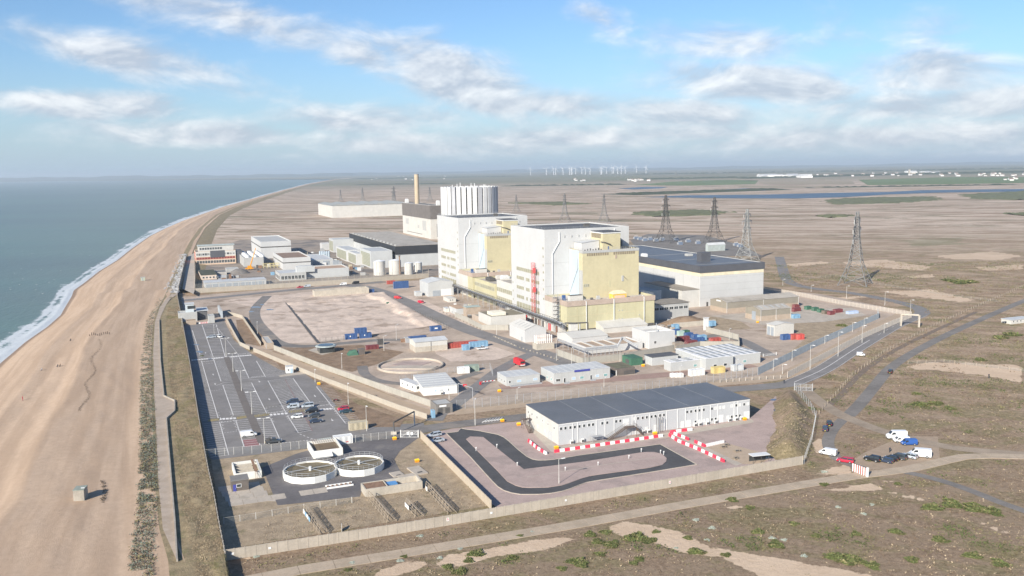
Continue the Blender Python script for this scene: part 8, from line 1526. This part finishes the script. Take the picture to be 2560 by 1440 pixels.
lay = pxpoly([(2050, 1050), (2118, 1160), (2160, 1132), (2260, 1080), (2360, 1085), (2370, 1150), (2220, 1178), (2040, 1196)])
N0 = 120000; yy = RNG.uniform(118, 420, N0) ; xx = RNG.uniform(-60, 260, N0); keep = (xx < yy * .60 + 12) & (xx > -yy * .40) & (RNG.uniform(0, 1, N0) < np.clip((190 / yy) ** 1.3, .15, 1))
xx, yy = xx[keep], yy[keep]; keep = sdist(xx, yy, site_poly) < -.8; keep &= sdist(xx, yy, lay) < 0; keep &= xx > wall_x(yy) + 1
for pl_, wd in road_lines:
    for a, b in zip(pl_, pl_[1:]):
        ex, ey = b.x - a.x, b.y - a.y; t = np.clip(((xx - a.x) * ex + (yy - a.y) * ey) / (ex * ex + ey * ey + 1e-9), 0, 1); keep &= np.hypot(xx - a.x - t * ex, yy - a.y - t * ey) > wd
s_m = np.full(xx.shape, -1.0)
for P_ in SHINGLE: s_m = np.maximum(s_m, sdist(xx, yy, pxpoly(P_)))
keep &= (s_m < .5) | (RNG.uniform(0, 1, xx.shape) < .01); xx, yy = xx[keep], yy[keep]; gm = wob(xx, yy, 14) + .6 * wob(xx, yy, 5); keep = (wob(xx, yy, 9) > -.9) & (RNG.uniform(0, 1, xx.shape) < .55 + .3 * gm); xx, yy, gm = xx[keep], yy[keep], gm[keep]
ids = np.where(gm > .85, 2, np.where(gm > .25, 1, np.where(RNG.uniform(0, 1, xx.shape) < .30, 3, 0)))
leaf_cloud(np.stack([xx, yy, np.zeros(len(xx))], 1), np.where(ids == 2, .95, .65) * RNG.uniform(.6, 1.4, len(xx)), ids, 5, [LV1, LV2, LV3, LV5], 'heath_turf', 'low brown and olive heath plants', .5)
N2 = 60000; yy = RNG.uniform(300, 760, N2); xx = RNG.uniform(40, 440, N2); keep = (xx < yy * .60 + 12) & (xx > yy * .22) & (sdist(xx, yy, site_poly) < -2)
for pl_, wd in road_lines:
    for a, b in zip(pl_, pl_[1:]):
        ex, ey = b.x - a.x, b.y - a.y; t = np.clip(((xx - a.x) * ex + (yy - a.y) * ey) / (ex * ex + ey * ey + 1e-9), 0, 1); keep &= np.hypot(xx - a.x - t * ex, yy - a.y - t * ey) > wd + 1
xx, yy = xx[keep], yy[keep]; gm = wob(xx, yy, 30) + .7 * wob(xx, yy, 11); keep = RNG.uniform(0, 1, xx.shape) < .35 + .35 * gm; xx, yy, gm = xx[keep], yy[keep], gm[keep]
leaf_cloud(np.stack([xx, yy, np.zeros(len(xx))], 1), RNG.uniform(.8, 1.7, len(xx)), np.where(gm > 1.0, 2, np.where(gm > .4, 1, 0)), 4, [LV1, LV2, LV3], 'far_heath_turf', 'low brown and olive heath plants farther out', .4)
M2 = 9000; xm = RNG.uniform(MOUND[0].x - 25, MOUND[0].x + 40, M2); ym = RNG.uniform(200, 300, M2); mdp = sdist(xm, ym, MOUND); k = mdp > .3; xm, ym, mdp = xm[k], ym[k], mdp[k]; zm_ = np.clip(mdp / 7.0, 0, 1); zm_ = 4.2 * zm_ * zm_ * (3 - 2 * zm_)
leaf_cloud(np.stack([xm, ym, zm_], 1), RNG.uniform(.3, .8, len(xm)), RNG.choice([1, 1, 2, 2, 2], len(xm)), 4, [LV1, LV2, LV5], 'mound_grass_tufts', 'straw coloured grass on the mound', .9)
# grass on the sea bank and in the works, shrubs of the beach edge
M0 = 26000; yb_ = RNG.uniform(120, 560, M0); tb_ = RNG.uniform(.40, .99, M0); xb_ = top_x(yb_) + (wall_x(yb_) - top_x(yb_)) * tb_; ids = np.where(wob(xb_, yb_, 8) > .3, 1, np.where(RNG.uniform(0, 1, M0) < .4, 2, 0))
kr = np.array([[*G(x, y, BANK_Z)][:2] for x, y in ri_]); prom_r = np.interp(yb_, kr[::-1, 1][np.argsort(kr[::-1, 1])], kr[::-1, 0][np.argsort(kr[::-1, 1])]); kp_ = xb_ > prom_r + .8
leaf_cloud(np.stack([xb_, yb_, np.full(M0, BANK_Z)], 1)[kp_], (RNG.uniform(.2, .5, M0))[kp_], ids[kp_], 4, [LV1, LV2, LV5], 'bank_grass_tufts', 'dry grass on the sea bank', .8)
ws_ = pxpoly([(575, 1372), (570, 1300), (690, 1272), (900, 1246), (1060, 1225), (1020, 1150), (1060, 1115), (1230, 1264)]); M1 = 9000; xw = RNG.uniform(-60, 5, M1); yw = RNG.uniform(155, 235, M1); k = sdist(xw, yw, ws_) > 0; xw, yw = xw[k], yw[k]
leaf_cloud(np.stack([xw, yw, np.full(len(xw), .03)], 1), RNG.uniform(.25, .6, len(xw)), np.where(wob(xw, yw, 8) > .5, 1, np.where(RNG.uniform(0, 1, len(xw)) < .5, 2, 0)), 3, [LV1, LV2, LV5], 'works_grass_tufts', 'dry grass inside the works', .6)
pts_, ids_, sz_ = [], [], []
for i in range(6200):
    y_ = 745 + 695 * random.random() ** .8; l_ = np.interp(y_, [745, 800, 900, 1000, 1100, 1250, 1330, 1440], [398, 368, 353, 350, 351, 346, 335, 320]); r_ = np.interp(y_, [745, 800, 900, 1000, 1100, 1250, 1330, 1440], [412, 383, 379, 384, 389, 394, 386, 385]); x_ = random.uniform(l_, r_)
    p = beach_at(x_, y_); dens_ = wob(np.array([p.x * .5]), np.array([p.y]), 4)[0]
    if y_ > 1255 and random.random() < .55: continue
    if dens_ > -.75 + .5 * math.sin(p.y * .21) * math.sin(p.y * .083 + p.x): pts_.append((p.x, p.y, p.z)); ids_.append(random.choice([0, 0, 1, 2, 2])); sz_.append(random.uniform(.4, .9))
leaf_cloud(pts_, sz_, ids_, 7, [surf('dark_stalks', (.075, .060, .045), .95), LV2, surf('kale_teal', (.17, .21, .17), .9, .2, .5)], 'beach_scrub', 'dark sea kale and broom along the beach crest', .9)
pts_ = [beach_at(248 + 8 * math.sin(k * .3) - (k / 60) * 47 * .9 + random.uniform(-2, 2), 850 + 180 * k / 60) for k in range(60) for _ in range(5)]; leaf_cloud([(p.x, p.y, p.z) for p in pts_], [.5] * len(pts_), [0] * len(pts_), 5, [MATS['dark_stalks']], 'wrack_line', 'dark line of dead stalks along the beach', .6)
bt = [beach_at(230 + 22 + 10 * math.sin(a) + random.uniform(-3, 3), 1230 + 26 * math.cos(a) + random.uniform(-4, 4)) for a in np.linspace(.3, 2.8, 70)]; leaf_cloud([(p.x, p.y, p.z) for p in bt], [.6] * len(bt), [0] * len(bt), 6, [MATS['dark_stalks']], 'dead_stalks', 'dead stalks piled beside the concrete block', .7)
# single cushions of green on the heath
def cushion(seed, mats, n=420):
    rs = np.random.default_rng(seed); mb = MB(); k = 20
    for i in range(n):
        a, r = rs.uniform(0, 6.283), rs.uniform(0, 1) ** .5; e = 1 + .25 * math.sin(3 * a + seed) + .15 * math.sin(5 * a); x, y = r * math.cos(a) * e, r * math.sin(a) * e * .8; z = .34 * (1 - r * r) ** .6 * rs.uniform(.7, 1.1); d = rs.normal(size=(2, 3)) * .10; d[1, 2] = abs(d[1, 2]); mb.add([(x - d[0, 0], y - d[0, 1], z), (x + d[0, 0], y + d[0, 1], z), (x + d[1, 0], y + d[1, 1], z + d[1, 2])], [(0, 1, 2)], int(rs.integers(0, len(mats))))
    ring = [(.92 * math.cos(t) * (1 + .25 * math.sin(3 * t + seed)), .74 * math.sin(t) * (1 + .25 * math.sin(3 * t + seed)), 0) for t in np.linspace(0, 6.0, 14)]; mb.add(ring + [(x * .55, y * .55, .26) for x, y, z in ring], [(i, (i + 1) % 14, 14 + (i + 1) % 14, 14 + i) for i in range(14)] + [tuple(range(14, 28))], 0); return mb.mesh('leaves', mats)
CU = [cushion(s, [LV3, surf('broom_light', (.12, .14, .045), .95, .25, .5), LV2]) for s in (1, 2, 3)]; CK = [cushion(s, [LV4, surf('kale_light', (.42, .45, .39), .9)], 200) for s in (4, 5)]
for i, (x, y, s) in enumerate([(1190, 1385, 2.6), (1172, 1402, 1.8), (1280, 1396, 2.0), (1475, 1337, 2.2), (1515, 1332, 2.0), (1495, 1355, 2.2), (1530, 1362, 2.6), (1590, 1345, 3.6), (1620, 1352, 2.6), (1440, 1405, 2.8), (1455, 1412, 2.4), (1405, 1422, 1.6), (1600, 1398, 1.6), (1740, 1380, 2.6), (1815, 1388, 1.6), (1940, 1363, 2.8), (1120, 1418, 2.0), (1150, 1430, 2.4), (1500, 1386, 1.8), (1585, 1408, 1.6), (1830, 1250, 2.2), (1875, 1270, 1.8), (1895, 1330, 2.2), (1985, 1310, 1.8), (2330, 1270, 3.4), (2380, 1262, 4.0), (2440, 1272, 4.4), (2480, 1280, 3.6), (2090, 1395, 3.4), (2130, 1402, 3.6), (2180, 1415, 2.6), (2060, 1212, 1.8), (2245, 1210, 1.6), (2030, 1022, 2.0), (2300, 1012, 4.0), (2340, 1010, 3.6), (2375, 1022, 2.6), (2400, 708, 9.0), (2425, 706, 7.0), (2370, 702, 6.0), (2105, 815, 4.0), (2130, 690, 3.6), (2290, 985, 2.4), (2450, 900, 3.6), (2500, 845, 5.0), (2530, 838, 5.5), (2170, 1150, 1.8), (1720, 1345, 1.6), (1640, 1330, 1.4), (2240, 1330, 2.4), (2350, 1350, 2.6), (2430, 1390, 2.6), (2500, 1410, 2.8), (2280, 1400, 2.2), (1300, 1340, 1.2), (1010, 1392, 1.2), (870, 1425, 1.2), (2140, 1335, 1.8), (2040, 1340, 1.6), (505, 890, 1.4)]):
    p = G(x, y, BANK_Z if x < 510 else 0); t = thing('broom_bush', 'low green broom cushion growing on the heath' if x > 510 else 'small dark bush on the sea bank', 'bush', p, random.uniform(0, 6), 'green cushions on the heath' if x > 510 else None); t.scale = (s * .75, s * .75, s * .55); link('leaves', CU[i % 3], t)
for i, (x, y) in enumerate([(1768, 1350), (1740, 1300), (1930, 1345), (2180, 1262), (2095, 1268), (2010, 1390), (1780, 1320), (1150, 1372), (1330, 1330), (1050, 1340), (640, 1392), (760, 1365), (2060, 1180), (2160, 1285), (1960, 1350), (1690, 1370), (880, 1408), (1000, 1402), (1100, 1395)]):
    t = thing('sea_kale', 'pale grey green sea kale clump on the shingle', 'plant', G(x, y), random.uniform(0, 6), 'sea kale clumps'); s = random.uniform(.6, 1.0); t.scale = (s, s, s * .7); link('leaves', CK[i % 2], t)
